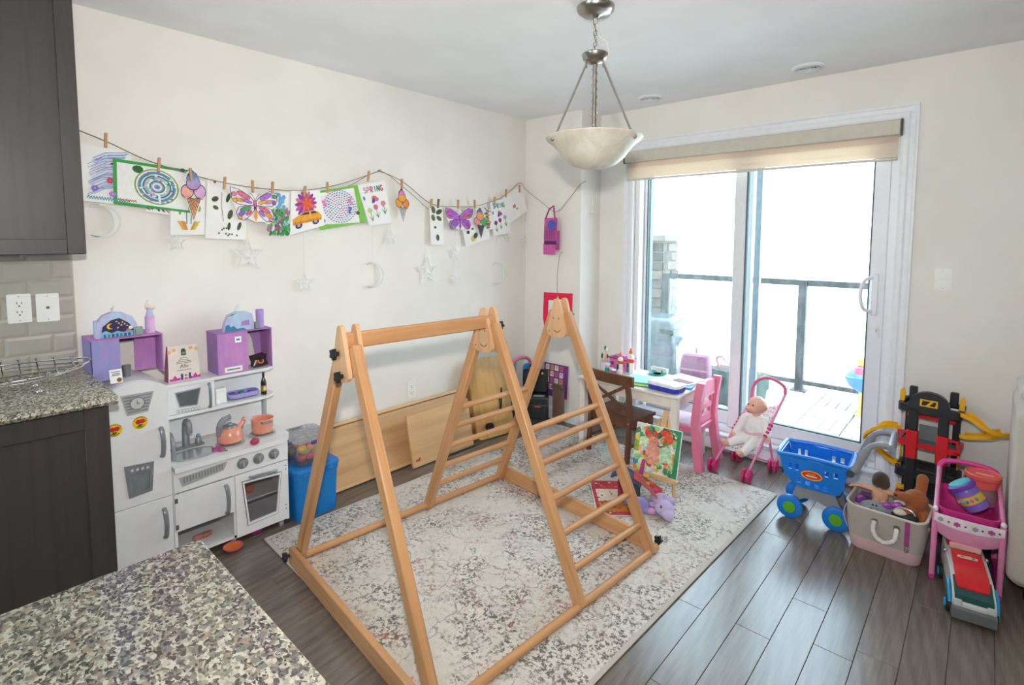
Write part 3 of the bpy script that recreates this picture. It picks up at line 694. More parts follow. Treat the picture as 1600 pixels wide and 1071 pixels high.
# ice cream cutouts
def icecream(label, quad, x, cone, scoops, tops, seed, line='#4a3550'):
    out = [(.50, .0), (.30, .30), (.24, .44), (.06, .50), (.02, .62), (.14, .74), (.22, .78), (.24, .90), (.34, .97), (.52, 1.0), (.66, .95), (.74, .80), (.88, .74), (.99, .62), (.93, .50), (.78, .44), (.72, .28)]
    a = Art(); a.p(line, [(.5, .02), (.25, .45), (.79, .45)]); a.p(cone, [(.5, .045), (.28, .44), (.76, .44)])
    for i in range(1, 5): a.l(shade(cone, .6), [(.5-.22*i/5, .045+.40*i/5), (.76-.10*i/3, .44)], .016); a.l(shade(cone, .6), [(.5+.26*i/5, .045+.40*i/5), (.28+.10*i/3, .44)], .016)
    for (cx, cy, rx, ry), c in zip(((.28, .57, .24, .14), (.74, .57, .23, .14), (.50, .72, .27, .13)), scoops): a.e(line, cx, cy, rx, ry); a.e(c, cx, cy, rx-.025, ry-.018)
    a.e(scoops[0], .22, .46, .06, .05); a.e(scoops[1], .82, .46, .06, .05)
    a.p(line, [(.24, .80), (.30, .90), (.46, .98), (.62, .92), (.74, .80)])
    for i, c in enumerate(tops): w = .23-.06*i; a.p(c, [(.49-w, .80+.05*i), (.49-w+.04, .85+.05*i), (.49+w-.05, .85+.05*i), (.49+w, .80+.05*i)])
    a.e('#4b4a63', .12 if seed == 5 else .48, .965, .08, .032); 
    return sheet_obj('ice_cream_cutout', label, 'drawing', quad, x, a, outline=out, seed=seed, curl=.006)
icecream('paper ice cream cutout in peach, pink and lilac left of the leaf collage', [(-2.547, 1.795), (-2.429, 1.798), (-2.438, 1.549), (-2.551, 1.546)], .034, '#e3a77c', ['#eba79a', '#d9b0d4', '#b49cd0'], ['#5aa7d0', '#9a6fc0', '#3f9fb0'], 5)
# leaf collages
def leaves(label, quad, x, spots, seed, extra=None):
    a = Art()
    for px, py, rx, ry, c, ro in spots: a.e(c, px, py, rx, ry, 12, ro); a.l(shade(c, .6), [(px-rx*.8*math.cos(R(ro)), py-rx*.8*math.sin(R(ro))), (px+rx*.8*math.cos(R(ro)), py+rx*.8*math.sin(R(ro)))], .01)
    if extra: extra(a)
    return sheet_obj('leaf_collage', label, 'drawing', quad, x, a, seed=seed)
def ex1(a):
    a.l('#5a5148', [(.36, .78), (.36, .55), (.42, .30)], .012)
    for i in range(9): a.e('#4e5044', .12+.65*rr.random(), .06+.14*rr.random(), .022, .016)
leaves('white sheet with pressed leaves along a twig left of the butterfly', [(-2.422, 1.764), (-2.232, 1.755), (-2.255, 1.458), (-2.444, 1.464)], .022,
       [(.20, .66, .085, .045, '#4c5434', 10), (.22, .52, .07, .035, '#5d6b3f', -10), (.52, .70, .09, .045, '#3f5a3a', 60), (.58, .42, .09, .06, '#5b5a38', 60), (.56, .22, .07, .04, '#48543a', 80), (.82, .23, .08, .045, '#55623c', 60), (.18, .94, .03, .02, '#8a5a4a', 0)], 6, ex1)
leaves('narrow white sheet with dark green leaves left of the purple butterfly', [(-1.039, 1.698), (-0.919, 1.695), (-0.916, 1.426), (-1.031, 1.422)], .020,
       [(.28, .88, .09, .16, '#66714a', 80), (.70, .84, .24, .065, '#4c5a3a', 8), (.24, .68, .08, .15, '#65704c', 80), (.68, .67, .20, .06, '#5d6a45', -8), (.36, .44, .10, .035, '#6a6a6a', 0), (.52, .18, .085, .13, '#566240', 85)], 7)
leaves('white sheet with a yellow petal and dark leaf behind the green ice cream cutout', [(-0.756, 1.642), (-0.459, 1.668), (-0.452, 1.467), (-0.701, 1.405)], .016,
       [(.18, .42, .06, .06, '#3c3f52', 30), (.34, .18, .10, .10, '#e2cf7a', 0), (.44, .26, .10, .08, '#4c5a44', 60), (.36, .50, .05, .04, '#7a8a66', 0)], 8)
# butterflies
def butterfly(label, quad, x, cols, seed, line='#5a3352', wash='#e9dcea'):
    out = [(.0, .98), (.14, .99), (.40, .76), (.50, .86), (.60, .76), (.84, .86), (1.0, .78), (.98, .55), (.86, .42), (.90, .10), (.80, .0), (.64, .06), (.50, .02), (.36, .10), (.18, .16), (.10, .36), (.04, .62)]
    a = Art()
    def wing(sg):
        X = lambda u: .5+sg*u
        up = [(X(.02), .62), (X(.10), .74), (X(.30), .92), (X(.46), .86 if sg > 0 else .97), (X(.46), .66), (X(.36), .50), (X(.18), .48), (X(.03), .50)]
        dn = [(X(.02), .48), (X(.16), .48), (X(.34), .42), (X(.40), .26), (X(.36), .08), (X(.24), .06), (X(.10), .22), (X(.02), .36)]
        for sh in (up, dn): a.p(wash, sh); a.l(line, sh+[sh[0]], .014)
        for k, (px, py, rx, ry, ro) in enumerate(((.22, .76, .15, .055, 40*sg), (.30, .62, .12, .04, 15*sg), (.16, .60, .10, .035, 25*sg), (.40, .78, .045, .05, 0), (.40, .60, .035, .05, 0), (.20, .38, .13, .05, -30*sg), (.29, .24, .09, .045, -50*sg), (.14, .28, .09, .035, -55*sg), (.33, .13, .04, .04, 0))):
            a.e(line, X(px), py, rx+.010, ry+.012, 12, ro); a.e(cols[(k+(2 if sg > 0 else 0)) % len(cols)], X(px), py, rx, ry, 12, ro)
    wing(-1); wing(1)
    a.e(line, .5, .52, .03, .14); a.e(cols[0], .5, .55, .022, .10); a.p(cols[1], [(.5, .04), (.46, .18), (.48, .36), (.52, .36), (.54, .18)])
    a.l(line, [(.49, .66), (.44, .80), (.40, .82)], .008); a.l(line, [(.51, .66), (.57, .80), (.62, .82)], .008)
    return sheet_obj('butterfly_cutout', label, 'drawing', quad, x, a, outline=out, seed=seed, curl=.006)
butterfly('paper butterfly cutout with pink, orange and green wings', [(-2.335, 1.731), (-2.078, 1.729), (-2.091, 1.537), (-2.32, 1.552)], .036, ['#e0708c', '#f0a23c', '#b07ad0', '#e88fa0', '#f2b54a', '#4aa06a', '#7a6fc8'], 9)
butterfly('paper butterfly cutout with purple and red wings', [(-0.919, 1.69), (-0.628, 1.708), (-0.642, 1.523), (-0.897, 1.52)], .032, ['#b05ac8', '#a24fc0', '#c46ad6', '#e0553c', '#d86a4a', '#9a58c8', '#5a9a78'], 10, '#7a3f86', '#b878c8')
# green foliage cutout
a = Art()
for i in range(120): a.e(['#3f9a4e', '#2f7f45', '#57b060', '#b6709a', '#8fb8d8', '#d7b0cc', '#4a8f6a'][rr.randrange(7) if i % 3 else rr.randrange(3)], .12+.76*rr.random(), .05+.55*rr.random(), .07, .04, 8, rr.random()*180)
for i in range(14): a.e('#6fa9d6', .40+.3*rr.random(), .66+.28*rr.random(), .07, .05, 10)
for i in range(26): a.e('#a8628c', .35+.3*rr.random(), .12+.3*rr.random(), .035, .02, 6)
sheet_obj('foliage_painting', 'cutout painted with green foliage and pink specks between butterfly and car', 'drawing', [(-2.146, 1.711), (-2.008, 1.72), (-2.004, 1.472), (-2.163, 1.482)], .026, a, outline=[(.30, .99), (.95, .99), (.93, .6), (.99, .18), (.86, .01), (.45, .01), (.10, .18), (.02, .34), (.22, .50), (.34, .70)], seed=11)
# car with flower burst
a = Art()
for i in range(16): q = 2*PI*i/16; a.e(['#a23f8f', '#c2519a', '#8a3fa8', '#d86a86'][i % 4], .48+.22*math.cos(q), .66+.20*math.sin(q), .14, .05, 10, math.degrees(q))
for i in range(12): q = 2*PI*i/12+.2; a.e(['#e0523c', '#e8703c'][i % 2], .52+.10*math.cos(q), .66+.09*math.sin(q), .09, .035, 8, math.degrees(q))
a.p('#f0a83a', [(.08, .20), (.06, .34), (.25, .40), (.40, .47), (.70, .48), (.86, .40), (.94, .30), (.92, .18)]); a.p('#4a3440', [(.28, .40), (.42, .45), (.56, .45), (.56, .39)]); a.p('#4a3440', [(.62, .45), (.74, .44), (.82, .39), (.62, .39)])
for x in (.24, .74): a.e('#4a3f52', x, .17, .10, .075); a.e('#b9b0c0', x, .17, .045, .035)
a.p('#d98a2c', [(.08, .20), (.92, .20), (.92, .25), (.08, .26)])
sheet_obj('car_drawing', 'white sheet with an orange car under a purple flower burst', 'drawing', [(-2.008, 1.731), (-1.84, 1.742), (-1.821, 1.542), (-2.026, 1.482)], .030, a, curl=.02, seed=12)
# mandala on bright green card
a = Art(); a.p('#f3f2ef', [(.02, .14), (.84, .02), (.90, .94), (.02, .94)])
for ring in range(7):
    n = 7+ring*5
    for i in range(n):
        q = 2*PI*i/n; r_ = .05+ring*.047; cx, cy = .50+r_*math.cos(q), .52+r_*1.25*math.sin(q)
        a.e(['#6a7fc0', '#b06ac0', '#4fa3a0', '#d06fa8', '#4a5fb0', '#8fc0b0'][(ring+rr.randrange(2)) % 6], cx, cy, .021, .017, 7)
for cx, cy in ((.16, .66), (.72, .62), (.66, .40)):
    for k in range(8): a.e('#e07fb4' if cx != .66 else '#3f5fc0', cx+.06*rr.random(), cy+.16*rr.random()-.08, .03, .018, 8, rr.random()*180)
a.e('#4a4f9a', .09, .22, .05, .06); a.e('#5a5560', .84, .28, .04, .05)
sheet_obj('dot_mandala', 'bright green card with a dotted mandala', 'drawing', [(-1.886, 1.728), (-1.595, 1.79), (-1.533, 1.568), (-1.845, 1.513)], .026, a, M('#7fc250', .7), curl=0, seed=13)
# SPRING sheets
FONT = {'S': [[(1, .85), (.2, .95), (.1, .6), (.9, .45), (.85, .08), (0, .1)]], 'P': [[(.1, 0), (.1, 1), (.9, .85), (.85, .5), (.1, .45)]], 'R': [[(.1, 0), (.1, 1), (.9, .85), (.85, .5), (.1, .45), (.9, 0)]], 'I': [[(.5, 0), (.5, 1)]], 'N': [[(.05, 0), (.1, 1), (.9, 0), (.95, 1)]], 'G': [[(.95, .85), (.4, 1), (.05, .5), (.3, .05), (.9, .1), (.95, .45), (.6, .45)]]}
def word(a, txt, cols, x0, y0, w, h, lw):
    for i, ch in enumerate(txt):
        for st in FONT[ch]: a.l(cols[i % len(cols)], [(x0+i*w*1.22+p[0]*w, y0+p[1]*h) for p in st], lw)
def spring(label, quad, x, cols, fl, seed):
    a = Art(); word(a, 'SPRING', cols, .16, .78, .10, .13, .035)
    a.e('#e27a3c', .48, .64, .10, .055); a.e('#5a4fa8', .44, .58, .09, .05, rot=30); a.e(fl[1], .56, .60, .08, .05)
    for k, (px, py) in enumerate(((.20, .36), (.46, .42), (.78, .48))):
        a.l('#4a9a6a', [(px, py), (px+.02, py-.26)], .022); a.p('#3f8f5c', [(px+.01, py-.26), (px-.10, py-.12), (px+.0, py-.20)]); a.p('#3f8f5c', [(px+.02, py-.26), (px+.13, py-.10), (px+.04, py-.19)])
        for q in range(6): a.e(fl[k % len(fl)], px+.05*math.cos(q), py+.035*math.sin(q), .05, .032)
    a.e('#5f7fc8', .10, .66, .04, .05); return sheet_obj('spring_drawing', label, 'drawing', quad, x, a, seed=seed)
spring('white SPRING sheet with red, pink and green letters and flowers by the mandala', [(-1.595, 1.79), (-1.398, 1.833), (-1.355, 1.568), (-1.52, 1.544)], .022, ['#c9a8c8', '#d9a0b0', '#d06a86', '#4a9a7a', '#3f7f6a', '#d0435c'], ['#c4d08a', '#d872a8', '#e08a96'], 14)
spring('white SPRING sheet with teal letters and purple tulips at the right', [(-0.452, 1.751), (-0.279, 1.78), (-0.217, 1.513), (-0.416, 1.487)], .026, ['#3f9a8a', '#4aa596', '#37867a'], ['#8a3f86', '#a2507a', '#b8a0c8'], 15)
icecream('paper ice cream cutout in bright orange hanging alone in the gap', [(-1.336, 1.793), (-1.21, 1.79), (-1.213, 1.567), (-1.315, 1.573)], .026, '#dcd8d2', ['#ee9a3c', '#e88a30', '#f2a64a'], ['#d884b0', '#e08ab8', '#c87ab0'], 16)
icecream('paper ice cream cutout in green, pink and orange stripes', [(-0.648, 1.698), (-0.494, 1.695), (-0.487, 1.457), (-0.629, 1.466)], .034, '#6a6a72', ['#e0949a', '#4fae6a', '#e8a070'], ['#e89a4a', '#5a7fb0', '#4f6f9a'], 17)
a = Art()
for i in range(10): a.e(['#4f8f86', '#c98a6a', '#7f6a52', '#d8a04a'][i % 4], .35+.3*rr.random(), .1+i*.085, .26, .055)
for sg in (-1, 1): a.l('#4f6f66', [(.5, .9), (.5+.3*sg, 1.05)], .05)
sheet_obj('insect_cutout', 'narrow striped insect cutout beside the right SPRING sheet', 'drawing', [(-0.528, 1.689), (-0.438, 1.698), (-0.424, 1.541), (-0.514, 1.53)], .022, a, seed=18)
a = Art()
for k in range(5): a.e('#a87a72', .44+.05*math.cos(k*1.26), .46+.04*math.sin(k*1.26), .035, .03)
a.e('#d8b25a', .44, .46, .025); a.e('#6f9a72', .54, .32, .045, .03, rot=40); a.l('#6f9a72', [(.46, .42), (.54, .28)], .015)
sheet_obj('small_flower_sheet', 'tilted white sheet with one tiny flower at the right end', 'drawing', [(-0.301, 1.799), (-0.103, 1.893), (0.0, 1.696), (-0.233, 1.584)], .020, a, seed=19)
# clothes pegs
pins = [(-2.821, 1.886), (-2.629, 1.803), (-2.5, 1.768), (-2.351, 1.741), (-2.216, 1.735), (-2.114, 1.736), (-1.937, 1.727), (-1.799, 1.759), (-1.527, 1.848), (-1.281, 1.821), (-1.039, 1.706), (-0.977, 1.709), (-0.793, 1.714), (-0.627, 1.722), (-0.416, 1.757), (-0.286, 1.824), (-0.125, 1.87)]
pl = ['on the blue crayon drawing', 'at the middle of the ringed circle painting', 'at the right corner of the circle painting', 'on the leaf and twig collage', 'on the pink and orange butterfly', 'between butterfly and foliage painting', 'on the car drawing', 'on the dotted mandala', 'on the left SPRING sheet', 'on the bright orange ice cream', 'on the left edge of the narrow leaf sheet', 'on the right edge of the narrow leaf sheet', 'on the purple butterfly', 'on the striped green ice cream', 'on the right SPRING sheet', 'on the left corner of the tilted flower sheet', 'on the right corner of the tilted flower sheet']
peg = None
for i, (y, z) in enumerate(pins):
    dark = i in (11,)
    o = thing('clothes_peg', ('small dark' if dark else 'small wooden') + ' clothes peg ' + pl[i], 'clothes peg', (.042, y, z), group='pegs on the twine')
    o.rotation_euler = (R(rnd.uniform(-9, 9)), 0, 0)
    m = WOOD('#7d6248', '#65503c', 2, 2.5, .6) if dark else m_pin
    for s in (-1, 1): MB(m).box((s*.0045, 0, 0), (.006, .010, .062), .001).obj('prong', o, rot=(0, R(2.2*s), 0))
    MB(m_nick).tube([(.008*math.cos(q), .0, .004+.006*math.sin(q)) for q in [k*.6 for k in range(11)]], .001, 5).obj('spring_wire', o)
# clear stars and moons on thin cords
m_clear = M('#f3f4f1', .2, var=.02, trans=.12); m_cord = M('#dedcd4', .6)
hang = [('moon', -2.849, 1.541, .075, 1.70, 'large clear crescent moon under the blue crayon drawing'), ('star', -2.563, 1.449, .034, 1.60, 'small clear star under the circle painting'), ('star', -2.241, 1.381, .064, 1.62, 'large clear star under the pink butterfly'),
        ('star', -1.94, 1.212, .044, 1.62, 'small clear star on the longest cord under the car drawing'), ('moon', -1.492, 1.236, .064, 1.62, 'clear crescent moon under the dotted mandala'), ('star', -1.354, 1.47, .038, 1.66, 'small clear star just left of the orange ice cream'),
        ('star', -1.053, 1.245, .068, 1.52, 'large clear star under the narrow leaf sheet'), ('star', -0.799, 1.364, .038, 1.56, 'upper small clear star under the purple butterfly'), ('star', -0.806, 1.174, .036, 1.32, 'lower small clear star under the purple butterfly'),
        ('moon', -0.362, 1.19, .070, 1.54, 'clear crescent moon under the right SPRING sheet'), ('star', -0.244, 1.467, .028, 1.58, 'tiny clear star beside the right SPRING sheet'), ('star', -0.03, 1.441, .045, 1.62, 'small clear star in the wall corner'), ('star', -.05, 1.617, .024, 1.72, 'tiny clear star in the corner above the corner star')]
for kind, y, z, r, ztop, lab in hang:
    r *= 1.45 if kind == 'star' else (1.0 if r > .072 else 1.3)
    o = thing('hanging_star' if kind == 'star' else 'hanging_moon', lab, 'ornament', (.014, y, z), group='clear ornaments hung on the wall')
    if kind == 'star':
        po = starp(r); pi_ = [(p[0]*.74, p[1]*.74) for p in po]
    else:
        n = 14; oc = [(r*math.cos(R(115-230*i/n)), r*math.sin(R(115-230*i/n))) for i in range(n+1)]; e0 = oc[0]; e1 = oc[-1]
        ic = [(-r*.42*0+(r*.72*math.cos(R(118-236*i/n))-r*.14), oc[i][1]*.93) for i in range(n+1)]
        po = oc+ic[::-1]; c = (r*.42, 0); pi_ = [(p[0]+(c[0]-p[0])*.0-(.09*r if k <= n else -.09*r), p[1]*.90) for k, p in enumerate(po)]
    MB(m_clear).frame(po, pi_, .006, X=XP).obj('outline_'+kind, o, smooth=20)
    if kind == 'star': MB(m_clear).prism([(p[0]*.30, p[1]*.30) for p in po], .003, X=XP, z0=.001).obj('inner_star', o)
    MB(m_cord).tube([(.003, 0, r*.93), (.004, .002, (ztop-z)/2), (.002, 0, ztop-z)], .0011, 5).obj('cord', o)
for x, y, z, lab in ((BX+.012, .10, 2.066, 'small clear star high on the corner return beside the blind'), (BX+.012, .13, 1.657, 'small clear star low on the corner return beside the door')):
    o = thing('hanging_star', lab, 'ornament', (x, y, z), group='clear ornaments hung on the wall'); po = starp(.036)
    MB(m_clear).frame(po, [(p[0]*.72, p[1]*.72) for p in po], .006, X=XP).obj('outline_star', o, smooth=20); MB(m_cord).tube([(.003, 0, .034), (.003, .002, .1), (.002, 0, .16)], .0011, 5).obj('cord', o)
# pink paper lantern bag and the cord below
o = thing('paper_lantern', 'pink and purple paper craft bag hanging from the twine by the corner', 'paper craft', (.312, -.045, 1.34))
mp = M('#cf5fa8', .8, var=.08, sc=40)
MB(M('#b8589a', .8)).box((0, 0, .115), (.124, .05, .15), .004).obj('side_strip', o)
MB(mp).box((0, -.026, .205), (.130, .004, .17), .002).obj('front_flap', o, rot=(R(-3), 0, 0))
MB(mp).box((-.004, -.024, .045), (.118, .006, .085), .002).obj('bottom_flap', o); MB(M('#5b2f6a', .8)).box((.004, -.022, .095), (.116, .010, .030), .002).obj('dark_band', o)
mb = MB(M('#5a5fc0', .8)); mb.prism(circ(.040, 22), .002, X=T((.022, -.030, .235)) @ YM); mb.obj('blue_dot', o)
for k in range(5): MB(M('#a8468f', .8)).box((-.045+.022*k, -.0292, .17), (.006, .002, .10)).obj('stripe', o)
MB(M('#a84878', .8)).tube([(-.045, -.022, .285), (-.012, -.02, .36), (.020, 0, .385), (.036, -.02, .355), (.048, -.022, .285)], .006, 6).obj('handle', o)
twine('hanging_twine', cr([(.408, -.02, 1.363), (.385, -.03, 1.345), (.372, -.03, 1.28), (.360, -.03, 1.179), (.362, -.03, 1.06), (.363, -.03, 1.0)], 3), 'knotted twine hanging below the pink paper lantern', .002)
mb = MB(M('#f1eee6', .6)).prism(starp(.042), .006, X=T((.363, -.022, .972)) @ YM); tag(mb.obj('paper_star'), 'white star at the end of the knotted twine', 'ornament')
o = thing('paper_poster', 'hot pink paper frame hung on the corner wall', 'paper craft', (.347, -.004, .872))
po = [(-.142, .158), (.146, .168), (.138, -.156), (-.10, -.172), (-.13, -.15), (-.148, -.05)]; pi_ = [(-.092, .098), (.098, .104), (.092, -.110), (-.06, -.115), (-.09, -.10), (-.095, -.04)]
MB(M('#ef2350', .7, var=.04)).frame(po, pi_, .002, X=YM).obj('pink_border', o); MB(m_paper).prism([(p[0]*1.05, p[1]*1.05) for p in pi_], .001, X=YM).obj('backing', o)
# ================================================================== play kitchen
m_kw = M('#e9eaec', .35, var=.01); m_kg = M('#8d9196', .35, .3, var=.05); m_kgl = M('#b4b8ba', .4, .2, var=.03); m_line = M('#5d6064', .6)
pk = thing('play_kitchen', 'white wooden play kitchen with fridge, sink, hob and oven', 'play kitchen', (.15, -2.54, 0))
W = lambda m: mbw(m, pk)
FX = .30
# fridge
fy0, fy1 = -2.925, -2.700
arch = [(fy0, .03), (fy1, .03), (fy1, .830)]+[(fy1+(fy0-fy1)*i/12, .830+.052*math.sin(PI*(i/12)*.92+.10)-.004) for i in range(1, 12)]+[(fy0, .832)]
W(m_kw).prism(arch, .268, X=T((.02, 0, 0)) @ XP).obj('fridge_body', pk)
up = [(fy0+.001, .352), (fy1-.001, .352), (fy1-.001, .828)]+[(fy1+(fy0-fy1)*i/12, .828+.052*math.sin(PI*(i/12)*.92+.10)-.004) for i in range(1, 12)]+[(fy0+.001, .830)]
W(m_kw).prism(up, .012, X=T((.2885, 0, 0)) @ XP).obj('freezer_door', pk); W(m_kw).box((.2945, (fy0+fy1)/2, .190), (.012, fy1-fy0-.002, .316), .002).obj('fridge_door', pk)
def handle(y, z0, z1, x=FX, par=pk):
    pts = cr([(x+.002, y, z0), (x+.020, y, z0+.010), (x+.026, y+.002, (z0+z1)/2), (x+.020, y, z1-.010), (x+.002, y, z1)], 5)
    return W(m_kg).tube(pts, .0075, 8, flat=1.3).obj('door_handle', par)
handle(-2.733, .535, .658); handle(-2.735, .175, .300); handle(-2.486, .185, .315)
dp = [(-2.868, .826), (-2.752, .824), (-2.776, .742), (-2.848, .738)]
mb = W(m_kgl); mb.prism(dp, .003, X=T((FX, 0, 0)) @ XP); mb.obj('clock_panel', pk)
for k in range(6):
    z = .752+k*.0125; w = .028+.0035*k; MBk = W(m_kg).box((FX+.0035, -2.811, z), (.0015, .070+.006*k, .0045)).obj('panel_slat', pk)
mb = W(M('#c9c9c2', .5)); mb.prism(circ(.026, 24), .0015, X=T((FX+.0045, -2.812, .785)) @ XP); mb.obj('clock_face', pk)
mb = W(m_kg); mb.frame(circ(.027, 24), circ(.023, 24), .002, X=T((FX+.0055, -2.812, .785)) @ XP)
mb.box((FX+.007, -2.812, .791), (.0012, .003, .014)); mb.box((FX+.007, -2.808, .784), (.0012, .010, .003)); mb.obj('clock_hands', pk)
disp_o = [(-2.868, .530), (-2.764, .522), (-2.774, .398), (-2.856, .392)]; cx, cy = -2.816, .46
disp_i = [(-2.848, .492), (-2.780, .488), (-2.785, .412), (-2.843, .408)]
W(m_kg).frame(disp_o, disp_i, .006, X=T((FX, 0, 0)) @ XP).obj('water_dispenser', pk); W(M('#7c8286', .4)).prism(disp_i, .002, X=T((FX, 0, 0)) @ XP).obj('dispenser_recess', pk)
for k in range(4): W(M('#c9cccd', .4)).cyl((FX+.005, -2.842+k*.018, .508-.001*k), (FX+.010, -2.842+k*.018, .508-.001*k), .0058, n=10).obj('dispenser_button', pk)
for yy, zz, nm in ((-2.893, .690, 'a'), (-2.805, .700, 'b')):
    q = W(M('#f2c51c', .5, var=.04)).prism(circ(.027, 22), .0008, X=T((FX+.0002, yy, zz)) @ XP).obj('yellow_sticker', pk)
    mb = W(M('#c8242c', .5)); mb.prism(circ(.010, 14, -.006, .004), .0004, X=T((FX+.001, yy, zz)) @ XP); mb.prism(circ(.010, 14, .008, .005), .0004, X=T((FX+.0013, yy, zz)) @ XP)
    mb.mat(M('#2f6b2c', .5)).prism([(-.012, -.016), (-.004, -.006), (.010, -.008), (.004, -.018)], .0004, X=T((FX+.0016, yy, zz)) @ XP); mb.prism([(.012, -.002), (.024, .004), (.024, .006), (.012, .002)], .0004, X=T((FX+.0018, yy, zz)) @ XP)
    mb.mat(M('#3c3210', .6))
    for i in range(9): a_ = R(150-15*i); mb.prism([(-.0016, 0), (.0016, 0), (.0012, .006), (-.0012, .006)], .0003, X=T((FX+.001, yy, zz)) @ XP @ T((.0215*math.cos(a_)-0, .0205*math.sin(a_), 0), rz=math.degrees(a_)-90))
    for i in range(7): a_ = R(225+15*i); mb.prism([(-.0016, 0), (.0016, 0), (.0012, .005), (-.0012, .005)], .0003, X=T((FX+.001, yy, zz)) @ XP @ T((.022*math.cos(a_), .024*math.sin(a_), 0), rz=math.degrees(a_)+90))
    mb.obj('sticker_print', q)
# main unit carcass
ky0, ky1 = -2.697, -2.188
W(m_kw).box((.165, ky0+.006, .235), (.25, .012, .43)).obj('left_side', pk); W(m_kw).box((.165, ky1-.006, .240), (.25, .012, .42), .001).obj('right_side', pk)
W(m_kw).box((.165, -2.447, .235), (.25, .012, .40)).obj('divider', pk); W(m_kw).box((.165, (ky0+ky1)/2, .045), (.25, ky1-ky0-.026, .012)).obj('bottom_shelf', pk)
W(m_kw).box((.046, (ky0+ky1)/2, .25), (.010, ky1-ky0-.026, .39)).obj('back_panel', pk); W(m_kw).box((.16, -2.32, .190), (.22, .235, .008)).obj('oven_shelf', pk)
for y in (ky0+.03, -2.45, ky1-.03): W(m_kgl).cyl((.262, y, .0), (.262, y, .039), .012, .016, 12).obj('foot', pk); 
W(m_kw).box((.294, (ky0+ky1)/2, .396), (.012, ky1-ky0-.004, .094), .0015).obj('control_panel', pk)
W(m_kw).box((.294, -2.572, .258), (.012, .244, .170), .002).obj('cupboard_door', pk)
for z in (.195, .315): W(m_line).box((.3005, -2.688, z), (.003, .012, .022), .001).obj('hinge', pk)
od_o = [(-2.444, .345), (-2.192, .345), (-2.192, .040), (-2.444, .040)]; od_i = [(-2.405, .296), (-2.236, .284), (-2.256, .098), (-2.386, .094)]
W(m_kw).frame(od_o, od_i, .012, X=T((.288, 0, 0)) @ XP).obj('oven_door', pk)
rim_i = od_i; rim_o = [(-2.413, .305), (-2.228, .293), (-2.249, .089), (-2.393, .084)]
W(m_kw).frame(rim_o, rim_i, .003, X=T((.3003, 0, 0)) @ XP).obj('window_rim', pk); W(m_line).frame([(p[0]+(p[0]+2.32)*.03, p[1]+(p[1]-.19)*.03) for p in rim_o], rim_o, .0012, X=T((.3003, 0, 0)) @ XP).obj('window_outline', pk)
W(GLASS('#ecebec', 0, .05, name='oven_glass')).prism([(p[0], p[1]) for p in od_i], .002, X=T((.293, 0, 0)) @ XP).obj('oven_window', pk, smooth=0)
W(m_kg).tube(cr([(.302, -2.378, .318), (.318, -2.372, .322), (.322, -2.32, .322), (.318, -2.262, .314), (.302, -2.256, .311)], 5), .0065, 8).obj('oven_handle', pk)
for y, z in ((-2.205, .32), (-2.205, .30), (-2.207, .115), (-2.207, .095)): W(m_line).cyl((FX, y, z), (FX+.001, y, z), .003, n=8).obj('screw_cap', pk)
for y in (-2.409, -2.335, -2.261):
    kb = W(m_kg).lathe([(.026, 0), (.026, .003), (.020, .005), (.017, .012), (.014, .014), (0, .014)], n=24, X=T((FX, y, .397)) @ XP).obj('control_knob', pk)
    W(m_kgl).prism(rrect(.006, .026, .002), .006, X=T((FX+.013, y, .397)) @ XP).obj('knob_grip', kb)
vg = [(-2.675, .415), (-2.477, .428), (-2.492, .392), (-2.662, .372)]
W(m_kgl).prism(vg, .003, X=T((FX, 0, 0)) @ XP).obj('vent_panel', pk)
for k in range(14): W(m_kg).box((FX+.0035, -2.655+k*.012, .400+.0008*k), (.0012, .005, .026)).obj('vent_slot', pk)
# counter with rounded right end
ct = [(.045, -2.694), (.325, -2.694), (.325, -2.24)]+[(.325-.10*(1-math.cos(R(a))), -2.24+.08*math.sin(R(a))) for a in range(15, 91, 15)]+[(.14, -2.160), (.045, -2.160)]
ctr = W(m_kw); n = len(ct)
hole = circ(.062, n, .200, -2.585, .088)
# match start angle of outline for a clean ring
hole = [(.205+.062*math.cos(a), -2.585+.088*math.sin(a)) for a in [math.atan2(p[1]+2.585, p[0]-.205) for p in ct]]
ctr.frame(ct, hole, .022, X=T((0, 0, .447))); ctr.obj('counter_top', pk)
W(M('#c4c8ca', .22, .7, var=.03)).lathe([(.068, .002), (.066, .004), (.060, .002), (.055, -.02), (.040, -.034), (.004, -.038)], (.205, -2.585, .4695), 28, sy=1.42).obj('sink_bowl', pk)
W(m_kg).box((.098, -2.58, .4745), (.028, .145, .010), .004).obj('tap_base', pk)
W(m_kg).tube(cr([(.098, -2.585, .478), (.098, -2.585, .56), (.104, -2.585, .595), (.128, -2.585, .603), (.150, -2.585, .590), (.154, -2.585, .555)], 5), [.016]*6+[.0145]*15+[.013]*5, 12).obj('tap_spout', pk)
W(m_kg).lathe([(.012, 0), (.016, .004), (.013, .022), (.009, .030), (.011, .036), (.006, .046), (0, .048)], (.098, -2.532, .478), 14).obj('tap_knob', pk)
W(m_kg).tube(cr([(.10, -2.675, .470), (.115, -2.672, .54), (.16, -2.668, .575), (.20, -2.665, .54), (.205, -2.665, .470)], 5), .010, 10).obj('phone_handle', pk)
for x, y in ((.20, -2.425), (.185, -2.265)):
    b = W(m_kgl).lathe([(.064, 0), (.064, .006), (.058, .008), (.030, .006), (0, .006)], (x, y, .469), 28).obj('burner', pk)
    for k in range(4): W(m_kg).box((0, .030, .010), (.006, .050, .006), .001, X=T((x, y, .470), rz=45+90*k)).obj('grate_bar', b)
